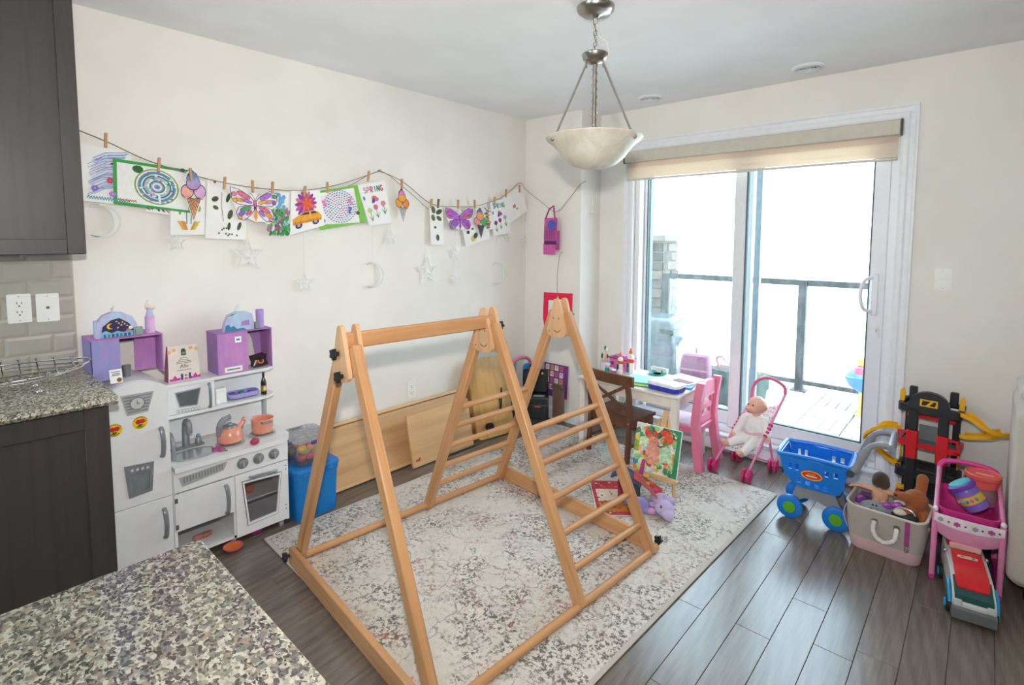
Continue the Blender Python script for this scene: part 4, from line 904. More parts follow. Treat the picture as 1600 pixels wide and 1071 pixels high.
# hutch
HX = .155; hy0, hy1 = -2.69, -2.180
def shelf(z, th, nm, ye=-2.168):
    o_ = [(.02, hy0), (HX, hy0), (HX, ye-.08)]+[(HX-.06*(1-math.cos(R(a))), ye-.08+.08*math.sin(R(a))) for a in range(15, 91, 15)]+[(.02, ye)]
    return W(m_kw).prism(o_, th, X=T((0, 0, z))).obj(nm, pk)
shelf(.786, .014, 'top_shelf'); shelf(.640, .014, 'middle_shelf', -2.172)
W(m_kw).box((.026, -2.44, .633), (.010, .50, .300)).obj('hutch_back', pk); W(m_kgl).cyl((.09, -2.215, .469), (.09, -2.215, .640), .013, n=14).obj('hutch_post', pk)
W(m_kw).box((.082, -2.566, .720), (.10, .196, .130), .001).obj('microwave_body', pk); W(m_kw).box((.139, -2.566, .720), (.014, .198, .130), .002).obj('microwave_door', pk)
mwx = .1465
W(M('#5f6468', .25)).prism([(-2.630, .752), (-2.532, .757), (-2.548, .684), (-2.616, .690)], .002, X=T((mwx, 0, 0)) @ XP).obj('microwave_window', pk)
W(M('#9ea2a6', .4)).frame([(-2.635, .757), (-2.527, .762), (-2.544, .679), (-2.620, .685)], [(-2.630, .752), (-2.532, .757), (-2.548, .684), (-2.616, .690)], .0026, X=T((mwx, 0, 0)) @ XP).obj('window_frame', pk)
for k in range(8): W(m_line).frame([(-.005, -.007), (.005, -.007), (.005, .007), (-.005, .007)], [(-.0042, -.006), (.0042, -.006), (.0042, .006), (-.0042, .006)], .0008, X=T((mwx, -2.626+k*.0125, .667-.0005*k)) @ XP).obj('keypad_key', pk)
W(m_kg).tube(cr([(mwx, -2.492, .66), (mwx+.014, -2.492, .665), (mwx+.018, -2.492, .71), (mwx+.014, -2.492, .765), (mwx, -2.492, .77)], 5), .007, 8).obj('microwave_handle', pk)

# ---- things on and in the kitchen
m_peach = M('#ea9c84', .25, var=.03, coat=.4)
o = thing('toy_kettle', 'peach toy kettle with a grey handle on the left burner', 'kettle', (.20, -2.425, .484), 0)
MB(m_peach).lathe([(.050, 0), (.056, .006), (.056, .030), (.050, .052), (.040, .066), (.030, .072), (.012, .076), (0, .076)], n=28).obj('body', o)
MB(m_kg).lathe([(.033, .070), (.031, .078), (.012, .082), (.010, .090), (0, .091)], n=20).obj('lid', o)
MB(m_kg).tube(cr([(.012, -.050, .040), (.014, -.052, .085), (.006, -.032, .112), (-.004, .006, .122)], 6), [.009]*14+[.007]*5, 8, flat=1.4).obj('handle', o)
MB(m_peach).tube(cr([(-.01, .038, .052), (-.012, .058, .068), (-.012, .068, .082)], 5), [.013]*4+[.010]*4+[.009]*3, 12).obj('spout', o); MB(m_peach).lathe([(.008, 0), (.012, .004), (.010, .012), (.004, .016), (0, .016)], (-.012, .070, .082), 12).obj('whistle', o)
o = thing('toy_pot', 'peach toy saucepan with grey loop handles on the right burner', 'pot', (.185, -2.265, .484))
MB(m_peach).lathe([(.046, 0), (.049, .004), (.051, .066), (.054, .068), (.053, .071), (.048, .066), (.046, .010), (.010, .006), (0, .006)], n=30).obj('body', o)
for s in (-1, 1): MB(m_kg).tube(cr([(s*.048, -.022, .060), (s*.066, -.020, .062), (s*.068, 0, .062), (s*.066, .020, .062), (s*.048, .022, .060)], 4), .0045, 8).obj('loop_handle', o)
mb = MB(M('#b23a5c', .5)); mb.ell((0, 0, .016), (.016, .022, .016)); o = mb.obj('toy_berry', None, (.296, -2.348, .469)); tag(o, 'small red toy berry half between kettle and pot', 'toy food')
MB(M('#5c8a3a', .6)).prism(starp(.008), .002, X=T((0, 0, .030))).obj('leaf_cap', o)
mb = MB(M('#b5568a', .6)).prism([(p[0]*1.3, p[1]) for p in starp(.026, .016, 6)], .012); o = mb.obj('toy_flower', None, (.245, -2.492, .470), (0, 0, R(20))); tag(o, 'pink toy flower beside the sink', 'toy food'); MB(M('#6f9a4a', .6)).cyl((.02, 0, .005), (.045, .008, .004), .0035, n=8).obj('stem', o)
mb = MB(M('#d9c7a2', .7)); mb.ell((0, 0, 0), (.018, .026, .012)); mb.ell((.006, .012, .006), (.012, .015, .009)); tag(blob(mb, 'toy_dumpling', None, .003, 2, (.205, -2.570, .450)), 'cream toy dumpling lying in the sink', 'toy food')
mb = MB(M('#e5c091', .7)); mb.ell((0, 0, .012), (.020, .030, .014)); mb.ell((0, .010, .018), (.014, .014, .010)); tag(blob(mb, 'toy_bread', None, .003, 2, (.120, -2.405, .801)), 'small cream toy bread roll on the top shelf', 'toy food')
o = tag(MB(M('#f4f4f4', .5)).box((0, 0, .0375), (.035, .048, .075), .003).obj('white_box', None, (.105, -2.430, .6545)), 'small plain white box on the middle shelf', 'box')
MB(M('#dddddd', .5)).box((.0178, 0, .062), (.001, .046, .001)).obj('lid_seam', o)
o = thing('egg_tray', 'long lilac tray with moulded cups on the middle shelf', 'tray', (.085, -2.318, .6545)); m_lil = M('#a89fd8', .45, var=.05)
MB(m_lil).frame(rrect(.085, .150, .030), rrect(.078, .142, .027), .018, X=T((0, 0, .012))).obj('rim', o); MB(m_lil).prism(rrect(.08, .144, .027), .004, X=T((0, 0, .008))).obj('base', o)
for k in range(3):
    for s in (-1, 1): MB(M(['#6f63b8', '#4f8fa8', '#7d6fc8'][k], .5)).lathe([(.010, -.010), (.014, .004), (.016, .008), (.012, .002), (0, -.004)], (s*.020, -.045+.045*k, .018), 12).obj('cup', o)
o = thing('toy_bottle', 'small dark toy bottle with a gold label on the middle shelf', 'bottle', (.118, -2.225, .6545))
MB(M('#232323', .25)).lathe([(.013, 0), (.014, .004), (.014, .062), (.010, .078), (.0055, .090), (.0055, .112), (.007, .114), (.006, .118), (0, .118)], n=18).obj('body', o); MB(M('#b8963f', .4, .4)).lathe([(.0145, .018), (.0145, .050)], n=18).obj('label_band', o); MB(M('#e8dcb4', .5)).prism(circ(.007, 14, 0, 0, .011), .0006, X=T((.0146, 0, .034)) @ XP).obj('label_oval', o)
# cardboard castles
def cardboard(name, base, streak):
    t = NT(name); v = t.coords((30, 30, 4)); n = t.noise(v, 1.2, 5, .7); n2 = t.noise(t.coords(), 16, 3)
    c = t.mix(.55, t.ramp(n, [(.3, streak), (.5, base), (.72, shade(base, 1.12))]), t.ramp(n2, [(.35, base), (.62, streak)])); t.link(c, t.p.inputs['Base Color']); t.p.inputs['Roughness'].default_value = .8; return t.m
m_c1 = cardboard('painted_card_lilac', '#a48cc4', '#7f96c8'); m_c2 = cardboard('painted_card_violet', '#b285bc', '#9a86c4'); m_c3 = cardboard('painted_card_magenta', '#c78ac4', '#b07fc4'); m_t1 = cardboard('painted_tube_pink', '#dcbade', '#cf9fd4'); m_t2 = cardboard('painted_tube_lilac', '#b8a0da', '#a48acc'); m_c4 = cardboard('painted_card_blue', '#aecbe2', '#c9a8d8'); m_c5 = cardboard('painted_card_grey', '#8a7a9a', '#a89ab8')
def arch_panel(mb, w, h, ax, aw, ah, th, X):       # panel with an arched opening cut from its foot
    n = 12; o_ = [(-w/2, 0), (-w/2, h), (w/2, h), (w/2, 0)]
    inner = [(ax+aw/2, 0)]+[(ax+aw/2*math.cos(PI*i/n), ah-aw/2+aw/2*math.sin(PI*i/n)) for i in range(n+1)]+[(ax-aw/2, 0)]
    poly = [(-w/2, 0)]+inner[::-1]+[(w/2, 0), (w/2, h), (-w/2, h)]; mb.prism(poly, th, X=X)
o = thing('cardboard_castle', 'purple painted cardboard castle with a pink tower over the play fridge', 'cardboard castle', (.13, -2.815, .866))
CW, CH = .252, .166
o.location.z = .836+.045
mb = MB(m_c1); mb.box((.088, -.078, CH/2-.045*0), (.004, .096, CH), .001); mb.obj('front_wing', o)
MB(m_c1).box((0, -.124, CH/2), (.18, .004, CH), .001).obj('side_wall', o); MB(m_c3).box((0, .124, CH/2), (.18, .004, CH), .001).obj('side_wall', o)
MB(m_c3).box((-.02, .082, CH/2), (.004, .08, CH), .001).obj('rear_wing', o); MB(m_c3).box((0, 0, CH+.002), (.184, CW, .004), .001).obj('roof_deck', o)
MB(m_c5).box((-.086, 0, CH-.02), (.004, .24, .04), .001).obj('rear_lintel', o)
dome = [(-.070, 0), (.070, 0), (.070, .045), (.055, .082), (.025, .100), (-.015, .106), (-.045, .095), (-.068, .066)]
MB(m_c4).prism(dome, .035, X=T((.020, -.028, CH+.004)) @ XP).obj('dome', o)
q = MB(M('#2f2152', .6)).prism([(-.058, 0), (.056, 0), (.056, .034), (.038, .058), (.008, .080), (-.020, .074), (-.050, .048)], .002, X=T((.056, -.028, CH+.004)) @ XP).obj('night_picture', o)
mb = MB(M('#e8b83a', .5)); mb.prism([(.012*math.cos(R(a)), .012*math.sin(R(a))) for a in range(60, 301, 20)]+[(.005+.009*math.cos(R(a)), .009*math.sin(R(a))) for a in range(285, 74, -20)], .0005, X=T((.0583, -.052, CH+.052)) @ XP)
for yy, zz in ((-.030, .070), (-.022, .062), (-.010, .066), (-.014, .054), (-.002, .058), (.006, .050), (-.026, .044)): mb.mat(M('#f0c89a', .5)).prism(starp(.0045), .0005, X=T((.0583, yy, CH+zz)) @ XP)
mb.mat(M('#7fb4d0', .5)).prism([(-.056, .0), (-.056, .022), (-.04, .030), (-.02, .018), (.0, .026), (.02, .018), (.04, .026), (.054, .020), (.054, 0)], .0004, X=T((.0582, -.028, CH+.005)) @ XP)
for k in range(7): mb.mat(M(['#2f5f9a', '#3f8f6a', '#2f4f7a'][k % 3], .5)).prism([(-.005, 0), (.005, 0), (.004, .014), (-.004, .014)], .0005, X=T((.0585, -.072+.014*k, CH+.006)) @ XP)
mb.mat(M('#e8e4d8', .5)).prism(circ(.008, 10), .0005, X=T((.0585, .018, CH+.040)) @ XP); mb.mat(M('#d8684a', .5)).prism(circ(.006, 10), .0006, X=T((.0586, .008, CH+.030)) @ XP); mb.obj('picture_print', q)
MB(m_c4).box((.03, -.096, CH+.040), (.03, .012, .074), .003).obj('side_tower', o)
MB(m_t1).lathe([(.018, 0), (.018, .072), (.016, .074)], (.030, .094, CH+.004), 18).obj('tower', o); MB(m_c4).lathe([(.015, 0), (.010, .026), (.003, .038), (0, .040)], (.030, .094, CH+.078), 14).obj('spire', o)
mb = MB(M('#e8d8c0', .5)); pts = [(.020*math.cos(R(a)), .020*math.sin(R(a))) for a in range(110, 331, 20)]+[(.006+.015*math.cos(R(a)), .006+.015*math.sin(R(a))) for a in range(310, 129, -20)]
mb.prism(pts, .003, X=T((.030, .098, CH+.132), rx=0) @ XP); mb.obj('moon_finial', o)
MB(m_clear).tube(cr([(.02, -.040, CH+.105), (.02, -.048, CH+.120), (.02, -.038, CH+.130), (.02, -.030, CH+.138)], 4), .0035, 6).obj('dome_finial', o)
MB(M('#8fa39a', .6)).box((.06, .046, CH+.022), (.02, .028, .036), .003).obj('tiny_planter', o)
o = thing('cardboard_castle', 'purple painted cardboard castle with a blue dome on the right of the play kitchen shelf', 'cardboard castle', (.075, -2.318, .801))
CW, CH = .262, .200; D = .145
MB(m_c3).box((.070, -.060, CH/2), (.004, .142, CH), .001).obj('front_wing', o); MB(m_c2).box((0, -.129, CH/2), (D, .004, CH), .001).obj('side_wall', o); MB(m_c3).box((0, .129, CH/2), (D, .004, CH), .001).obj('side_wall', o)
MB(m_c2).box((0, 0, CH+.002), (D+.004, CW+.004, .004), .001).obj('roof_deck', o)
n = 12; arc = [(.014, .0+.0)]+[(.014+.075*math.sin(R(90*i/n)), CH-.004-.100*(1-math.cos(R(90*i/n)))) for i in range(n+1)]+[(.100, .03), (.127, .03), (.127, CH)]+[(.014, CH)]
MB(m_c2).prism(arc[1:], .003, X=T((-.066, 0, 0)) @ XP).obj('rear_arch', o)
dome = [(-.092, 0), (.052, 0), (.054, .04), (.046, .078), (.02, .092), (-.03, .094), (-.066, .082), (-.084, .045)]
MB(m_c4).prism(dome, .03, X=T((.02, 0, CH+.004)) @ XP).obj('dome', o)
mb = MB(M('#3f7fa6', .7)); mb.prism([(-.088, 0), (.02, 0), (.0, .012), (-.03, .010), (-.045, .026), (-.06, .020), (-.068, .036), (-.082, .03)], .0006, X=T((.0505, 0, CH+.005)) @ XP); mb.mat(M('#a583c6', .7)).prism([(-.012, .022), (.030, .022), (.030, .050), (.012, .048), (-.006, .044)], .0006, X=T((.0505, 0, CH+.005)) @ XP); mb.mat(M('#2f6f86', .7)).prism([(-.07, .076), (-.05, .084), (-.03, .088), (-.05, .078)], .0006, X=T((.0505, 0, CH+.005)) @ XP); mb.obj('painted_waves', o)
MB(m_t2).lathe([(.019, 0), (.019, .092), (.017, .094)], (.02, .094, CH+.004), 18).obj('tower', o); MB(m_clear).tube(cr([(.02, -.02, CH+.096), (.02, -.028, CH+.110), (.02, -.018, CH+.120), (.02, -.01, CH+.130)], 4), .0035, 6).obj('dome_finial', o)
MB(M('#7a8f8a', .6)).box((.05, .066, CH+.022), (.02, .02, .036), .003).obj('tiny_planter', o)
q = MB(m_paper).box((.0727, -.035, CH-.035), (.0012, .030, .030)).obj('paper_note', o); MB(M('#4a6aa8', .6)).box((.0735, -.035, CH-.035), (.0006, .016, .008)).obj('note_print', q)
q = MB(m_paper).box((.0727, -.06, .020), (.0012, .082, .026)).obj('paper_note', o); MB(M('#5a6a8a', .6)).box((.0735, -.06, .020), (.0006, .06, .006)).obj('note_print', q)
o = thing('tented_card', 'black printed card tent with an orange design inside the right cardboard castle', 'card', (.10, -2.235, .801))
MB(M('#2a1f28', .6)).box((.018, 0, .030), (.002, .075, .070), .0, X=T((0, 0, 0), ry=-32, rx=8)).obj('front_leaf', o); MB(M('#3a3038', .6)).box((-.018, 0, .030), (.002, .075, .070), .0, X=T((0, 0, 0), ry=32, rx=8)).obj('rear_leaf', o)
mb = MB(M('#d98a3a', .6)); mb.frame(circ(.016, 16), circ(.009, 16), .0006, X=T((0, 0, 0), ry=-32, rx=8) @ T((.0194, .008, .022)) @ XP); mb.mat(M('#b8343c', .6)).prism(circ(.009, 12), .0005, X=T((0, 0, 0), ry=-32, rx=8) @ T((.0194, -.018, .020)) @ XP); mb.mat(m_paper).prism([(-.036, .0), (-.030, .0), (.0, .034), (.036, .040), (.036, .046), (-.004, .040)], .0005, X=T((0, 0, 0), ry=-32, rx=8) @ T((.0194, 0, .006)) @ XP); mb.obj('print', o)
# gift bag
o = thing('gift_bag', 'cream paper gift bag with pink flowers printed along its foot', 'gift bag', (.09, -2.585, .801), 2)
bag = [[(x, y, z) for x, y in ((-.028, -w), (.028, -w), (.028, w), (-.028, w))] for z, w in ((0, .066), (.06, .064))]+[[(x, y, .165) for x, y in ((-.004, -.060), (.012, -.060), (.012, .060), (-.004, .060))]]
MB(M('#e6dcd2', .7, var=.02)).loft(bag).obj('body', o, smooth=20); MB(M('#a8667c', .7)).loft([[(x*.98, y, z) for x, y, z in ((-.028, -.0675, .0), (.0275, -.0675, 0), (.0275, -.0665, 0), (-.028, -.0665, 0))], [(x*.98, y, z) for x, y, z in ((-.004, -.0615, .164), (.011, -.0615, .164), (.011, -.0605, .164), (-.004, -.0605, .164))]]).obj('side_gusset', o)
Xb = T((.0288, 0, .0), ry=0) @ XP
Xs = Matrix.Translation((.0288, 0, .0)) @ XP
def onbag(y, z): # front face leans back above the fold
    return Matrix.Translation((.0285+.0006 if z < .06 else .0291-(z-.06)*.155, y, z)) @ Matrix.Rotation(R(0 if z < .06 else -8.8), 4, 'Y') @ XP
mb = MB(M('#c23a9a', .6))
for y0 in (-.040, .045): mb.prism([(-.022, 0), (.022, 0), (.022, .014), (.010, .010), (0, .026), (-.010, .010), (-.022, .012)], .0005, X=onbag(y0, .004))
for y0 in (-.011, .022): mb.mat(M('#5a3f8a', .6)).prism([(-.005, 0), (.005, 0), (.005, .026), (0, .032), (-.005, .026)], .0006, X=onbag(y0, .004))
mb.mat(M('#d8685a', .6)).prism([(-.010, 0), (.010, 0), (.004, .010), (-.004, .010)], .0005, X=onbag(.006, .004)); mb.mat(M('#3a2a4a', .6)).prism(circ(.004, 8), .0005, X=onbag(.005, .024))
mb.mat(M('#3f4a2f', .6)).prism([(-.010, 0), (.010, 0), (.010, .024), (.004, .032), (-.004, .032), (-.010, .024)], .0005, X=onbag(.002, .118)); mb.mat(M('#6f9a4a', .6)).box((0, .010, .0008), (.012, .010, .0004), X=onbag(.002, .118))
for y0, z0 in ((-.036, .146), (.034, .148), (-.056, .138), (.056, .142)): mb.mat(M('#e2b070', .6)).prism(circ(.008, 10), .0005, X=onbag(y0, z0))
mb.obj('printed_border', o)['kind'] = 'stuff'
mb = MB(M('#6a5a52', .7))
for z0, w in ((.106, .030), (.098, .040), (.090, .060), (.083, .064), (.050, .060)): mb.box((0, 0, .0006), (w, .0022, .0003), X=onbag(.0, z0))
mb.text('Afn', .026, onbag(.0, .068), .0008); mb.obj('lettering', o)
o = thing('printed_card', 'white folded card leaning in front of the left cardboard castle', 'card', (.255, -2.868, .866)); o.location.z = .872
MB(m_paper).box((0, 0, .028), (.002, .042, .056), 0, X=T(ry=-12)).obj('card', o)
mb = MB(M('#54565c', .7))
for z0, w in ((.046, .032), (.038, .026), (.032, .028)): mb.box((.0013, 0, z0), (.0005, w, .003), X=T(ry=-12))
mb.mat(M('#8a5a2a', .7)).prism(circ(.009, 12), .0005, X=T(ry=-12) @ T((.0011, .010, .012)) @ XP); mb.obj('card_print', o)
o = thing('plastic_tumbler', 'small grey see-through tumbler beside the white card on the fridge', 'cup', (.20, -2.822, .882))
MB(M('#a4a2a8', .2, trans=.55)).lathe([(.013, 0), (.016, .048), (.0145, .048), (.012, .003), (0, .003)], n=20).obj('body', o); MB(M('#6f6d76', .3)).lathe([(.0162, .036), (.0165, .042)], n=20).obj('rim_band', o)
# in and under the unit
for y, lab in ((-2.395, 'left'), (-2.345, 'right')): tag(blob(MB(M('#d98256', .6)).ell((0, 0, .020), (.022, .024, .020)).ell((.004, .006, .034), (.008, .008, .006)), 'toy_bun', None, .003, 2, (.20, y, .194)), lab+' orange toy bun on the oven shelf', 'toy food')
mb = MB(M('#b87a6a', .6)); mb.cap((0, -.03, .014), (0, .03, .016), .014, .012); mb.ell((.012, .01, .02), (.014, .016, .012)); tag(blob(mb, 'toy_sausages', None, .003, 2, (.20, -2.56, .051)), 'reddish toy meat on the bottom shelf under the cupboard', 'toy food')
mb = MB(M('#d8743a', .5)).lathe([(0, .010), (.030, .010), (.040, .018), (.042, .020), (.032, .006), (.0, .0)], n=24); o = mb.obj('toy_plate', None, (.318, -2.470, .001)); tag(o, 'orange toy dish on the floor under the play kitchen', 'toy food'); MB(M('#b54a9a', .5)).tube([(.042*math.cos(q), .042*math.sin(q), .020) for q in [2*PI*k/24 for k in range(24)]], .002, 6, True).obj('rim', o)
mb = MB(M('#b8327e', .5)).lathe([(0, .0), (.028, .002), (.034, .014), (.030, .016), (0, .008)], n=20); tag(mb.obj('toy_frisbee', None, (.235, -2.335, .001)), 'magenta toy lid lying under the oven', 'toy food')
# ---- blue box and the clear tub of toy food on it
o = thing('blue_storage_box', 'large blue plastic storage box beside the play kitchen', 'storage box', (.190, -2.045, 0)); mbx = M('#1579c4', .4, var=.03)
def tub(r0, r1, h, th, mat, par, nm, z=0):
    a_ = rrect(*r0); b_ = rrect(*r1); ai = rrect(r0[0]-2*th, r0[1]-2*th, r0[2]); bi = rrect(r1[0]-2*th, r1[1]-2*th, r1[2])
    return MB(mat).loft([[(x, y, z+th) for x, y in ai], [(x, y, z+h) for x, y in bi], [(x, y, z+h) for x, y in b_], [(x, y, z) for x, y in a_]]).obj(nm, par)
tub((.245, .225, .02), (.262, .242, .025), .255, .004, mbx, o, 'body'); tub((.270, .250, .027), (.274, .254, .027), .03, .004, mbx, o, 'rim', .225)
MB(mbx).loft([[(x, y, z) for x, y in rrect(w, d, .028)] for z, w, d in ((.2555, .280, .260), (.268, .280, .260), (.274, .270, .250), (.276, .20, .18), (.272, .19, .17))]).obj('lid', o)
for k in range(3): MB(mbx).box((.1385, -.07+.07*k, .243), (.006, .030, .014), .003).obj('lid_rib', o)
o = thing('food_tub', 'clear plastic tub of toy food with purple latches on the blue box', 'storage box', (.185, -2.040, .2775)); mcl = GLASS('#fbfbfd', .05, .05, name='clear_plastic')
def tub2(): 
    tub((.205, .175, .03), (.235, .205, .035), .125, .002, mcl, o, 'body'); MB(GLASS('#f6f4f8', .22, .06, name='frosted_lid')).loft([[(x, y, z) for x, y in rrect(w, d, .036)] for z, w, d in ((.126, .245, .215), (.134, .245, .215), (.142, .222, .192), (.146, .19, .16), (.144, .18, .15))]).obj('lid', o)
tub2()
MB(M('#5b3a9a', .4)).box((.124, .006, .122), (.012, .075, .020), .004).obj('latch', o); MB(M('#5b3a9a', .4)).box((-.124, .006, .122), (.012, .075, .020), .004).obj('latch', o)
fr_ = random.Random(5); fc = ['#e8c43a', '#d8548a', '#8fbf5a', '#7a4fa8', '#e89a6a', '#f0e2a0', '#c84a4a', '#9fd07a', '#e6a8b8']
names = ['yellow', 'pink', 'green', 'purple', 'peach', 'cream', 'red', 'light green', 'blush']
cells = [(-.055+.055*i, -.048+.048*j, k) for k in range(2) for i in range(3) for j in range(3)]
for q, (x, y, k) in enumerate(cells):
    c = (q*4+q//9*3) % 9; r_ = .022+.003*fr_.random(); kind = ['ball', 'oval', 'pear'][q % 3]
    mb = MB(M(fc[c], .5)); zz = .2802+.024+k*.048
    if kind == 'ball': mb.lathe([(0, -r_), (r_*.7, -r_*.7), (r_, 0), (r_*.75, r_*.68), (r_*.2, r_*.86), (0, r_*.8)], n=14)
    elif kind == 'oval': mb.ell((0, 0, 0), (r_*.85, r_*1.1, r_*.8))
    else: mb.lathe([(0, -r_), (r_*.8, -r_*.7), (r_*.9, -.1*r_), (r_*.45, r_*.6), (r_*.3, r_*.95), (0, r_)], n=14)
    tag(mb.obj('toy_food', None, (.185+x, -2.040+y, zz)), names[c]+' piece of toy food in the '+('upper' if k else 'lower')+' layer of the clear tub', 'toy food', 'toy food in the clear tub')
# ================================================================== rug
t = NT('distressed_rug'); v = t.coords()
base = t.ramp(t.noise(v, 7, 4, .6), [(.3, '#cfc6ba'), (.7, '#e6ded3')])
weave = t.noise(t.coords((60, 420, 60)), 1, 2); base = t.mix(.25, base, t.ramp(weave, [(.3, '#b0a79c'), (.7, '#e4dcd2')]))
big = t.noise(t.coords((1, 1, 1)), 3.6, 4, .65)
spk = t.noise(v, 66, 5, .74); spk2 = t.noise(t.coords(loc=(3, 1, 0)), 54, 5, .74)
msk = t.ramp(big, [(.44, .06), (.56, 1.)]); sp = t.ramp(spk, [(.50, 0.), (.56, .85)])
mu = t.mix(1.0, msk, sp, 'MULTIPLY'); c = t.mix(mu, base, lin('#40372f'))
big2 = t.noise(t.coords(loc=(5, 2, 0)), 4.4, 3, .6); m2 = t.mix(1.0, t.ramp(big2, [(.50, 0.), (.60, 1.)]), t.ramp(spk2, [(.53, 0.), (.59, .8)]), 'MULTIPLY'); c = t.mix(m2, c, lin('#96562c'))
m3 = t.mix(1.0, t.ramp(t.noise(t.coords(loc=(9, 7, 0)), 5, 3), [(.55, 0.), (.64, 1.)]), t.ramp(t.noise(t.coords(loc=(1, 8, 0)), 70, 4, .7), [(.52, 0.), (.58, .6)]), 'MULTIPLY'); c = t.mix(m3, c, lin('#7d4640'))
vo = t.new('ShaderNodeTexVoronoi', feature='DISTANCE_TO_EDGE', _Scale=7.5); vd = t.new('ShaderNodeVectorMath', operation='ADD')
t.link(v, vd.inputs[0]); nn = t.new('ShaderNodeTexNoise', _Scale=22., _Detail=3.); t.link(v, nn.inputs['Vector']); sc_ = t.new('ShaderNodeVectorMath', operation='SCALE'); sc_.inputs['Scale'].default_value = .07; t.link(nn.outputs['Color'], sc_.inputs[0]); t.link(sc_.outputs[0], vd.inputs[1]); t.link(vd.outputs[0], vo.inputs['Vector'])
ln = t.ramp(vo.outputs['Distance'], [(.0, .8), (.022, .0)]); lm = t.mix(1.0, ln, t.ramp(t.noise(t.coords(loc=(2, 4, 0)), 5, 2), [(.44, .06), (.56, 1.)]), 'MULTIPLY'); c = t.mix(lm, c, lin('#4e4a4a'))
# plain border
sx = t.new('ShaderNodeSeparateXYZ'); t.link(v, sx.inputs[0])
def edge(sock, half):
    ab = t.new('ShaderNodeMath', operation='ABSOLUTE'); t.link(sock, ab.inputs[0]); gt = t.new('ShaderNodeMath', operation='GREATER_THAN'); gt.inputs[1].default_value = half; t.link(ab.outputs[0], gt.inputs[0]); return gt.outputs[0]
RW, RL = 1.64, 2.24
mx = t.new('ShaderNodeMath', operation='MAXIMUM'); t.link(edge(sx.outputs[0], RW/2-.018), mx.inputs[0]); t.link(edge(sx.outputs[1], RL/2-.018), mx.inputs[1])
c = t.mix(mx.outputs[0], c, lin('#c4bbb0')); t.link(c, t.p.inputs['Base Color']); t.p.inputs['Roughness'].default_value = .95; t.p.inputs['Sheen Weight'].default_value = .2
t.bump(t.noise(v, 260, 3, .7), .5, .004); m_rug = t.m
RA = -2.0
def rug_at(u, v_): # rug-local to world
    a_ = R(RA); return (1.198+u*math.cos(a_)-v_*math.sin(a_), -1.250+u*math.sin(a_)+v_*math.cos(a_))
o = MB(m_rug).loft([[(x, y, z) for x, y in rrect(w, l, .012, 2)] for z, w, l in ((0, RW-.004, RL-.004), (.003, RW, RL), (.007, RW, RL), (.009, RW-.006, RL-.006))]).obj('area_rug', None, (1.198, -1.250, .0005), (0, 0, R(RA))); tag(o, 'distressed beige and charcoal rug under the wooden climbing frame', 'rug')
ZR = .0100
# ================================================================== wooden climbing frame
wa, wb_ = '#cb9869', '#ae7a4e'
w_z = WOOD(wa, wb_, 2, .8, .4, 'beech'); w_x = WOOD(wa, wb_, 0, .8, .4, 'beech'); w_y = WOOD(wa, wb_, 1, .8, .4, 'beech'); w_pl = WOOD('#dcb187', '#cfa175', 2, .7, .5, 'birch_ply')
FA = -5.0
cf = thing('climbing_frame', 'wooden climbing triangle frame with rungs and a hanging bar on the rug', 'climbing frame', (1.272, -1.150, ZR), FA)
HX_ = .525; AZ = 1.150; S = [-1.205, -.515, 0.0]      # feet half-span, apex height, three A-frames along local Y
def legbox(p0, p1, w, th, mat, nm, par=cf):            # square bar between two points, th along local Y
    p0 = Vector(p0); p1 = Vector(p1); d = p1-p0; L = d.length; ang = math.degrees(math.atan2(d.x, d.z)); mid = (p0+p1)/2
    return MB(mat).box((0, 0, 0), (w, th, L), .005).obj(nm, par, mid, (0, R(ang), 0))
m_knob = M('#1c1c1e', .4)
def knob(x, y, z, dy):
    k = MB(m_knob); k.cyl((x, y, z), (x, y+dy*.012, z), .008, n=10)
    k.prism([(.018*(1+.22*math.cos(5*q))*math.cos(q), .018*(1+.22*math.cos(5*q))*math.sin(q)) for q in [2*PI*i/25 for i in range(25)]], .014, X=T((x, y+dy*.012 if dy < 0 else y+.026, z)) @ YM); return k.obj('star_knob', cf)
plate_ = [(-.030, 0), (-.052, .006), (-.064, .020), (-.066, .034), (-.020, .186), (-.013, .198), (0, .203), (.013, .198), (.020, .186), (.066, .034), (.064, .020), (.052, .006), (.030, 0)]
ax = [.012, -.02, -.040]; HXR = [.553, .540, .530]
for k, y in enumerate(S):
    a0 = ax[k]
    for s in (-1, 1):
        legbox((s*HX_ if s < 0 else HXR[k], y, .0+.012), (a0+s*.044, y, 1.075), .050, .036, w_z, 'leg')
    for dy in (-.0285, .0285):
        pm = MB(w_pl).prism(plate_, .016, X=T((a0, y+dy+.008, .945)) @ YM).obj('apex_plate', cf, smooth=25)
        if k > 0 and dy < 0:
            f = MB(M('#7a5a40', .7))
            for ex in (-.018, .018): f.cyl((a0+ex, y+dy-.0085, 1.045), (a0+ex, y+dy-.0078, 1.045), .0042, n=10)
            f.tube(cr([(a0-.012, y+dy-.0082, .982), (a0+.004, y+dy-.0082, .973), (a0+.022, y+dy-.0082, .977), (a0+.032, y+dy-.0082, .988)], 4), .0022, 5); f.obj('carved_face', pm)
            MB(M('#8a6a4c', .6)).cyl((a0-.048, y+dy-.0088, .972), (a0-.048, y+dy-.0078, .972), .0045, n=10).obj('peg', pm)
    if k == 0: knob(a0-.008, y-.0365, 1.045, -1); knob(a0+.022, y-.0365, .968, -1)
    else: knob(a0+.02, y+.0365, 1.06, 1); knob(a0+.035, y+.0365, .985, 1)
MB(w_y).box((ax[0]*.5+ax[1]*.5, (S[0]+S[1])/2, 1.085), (.026, S[1]-S[0]+.01, .058), .004).obj('hanging_bar', cf)
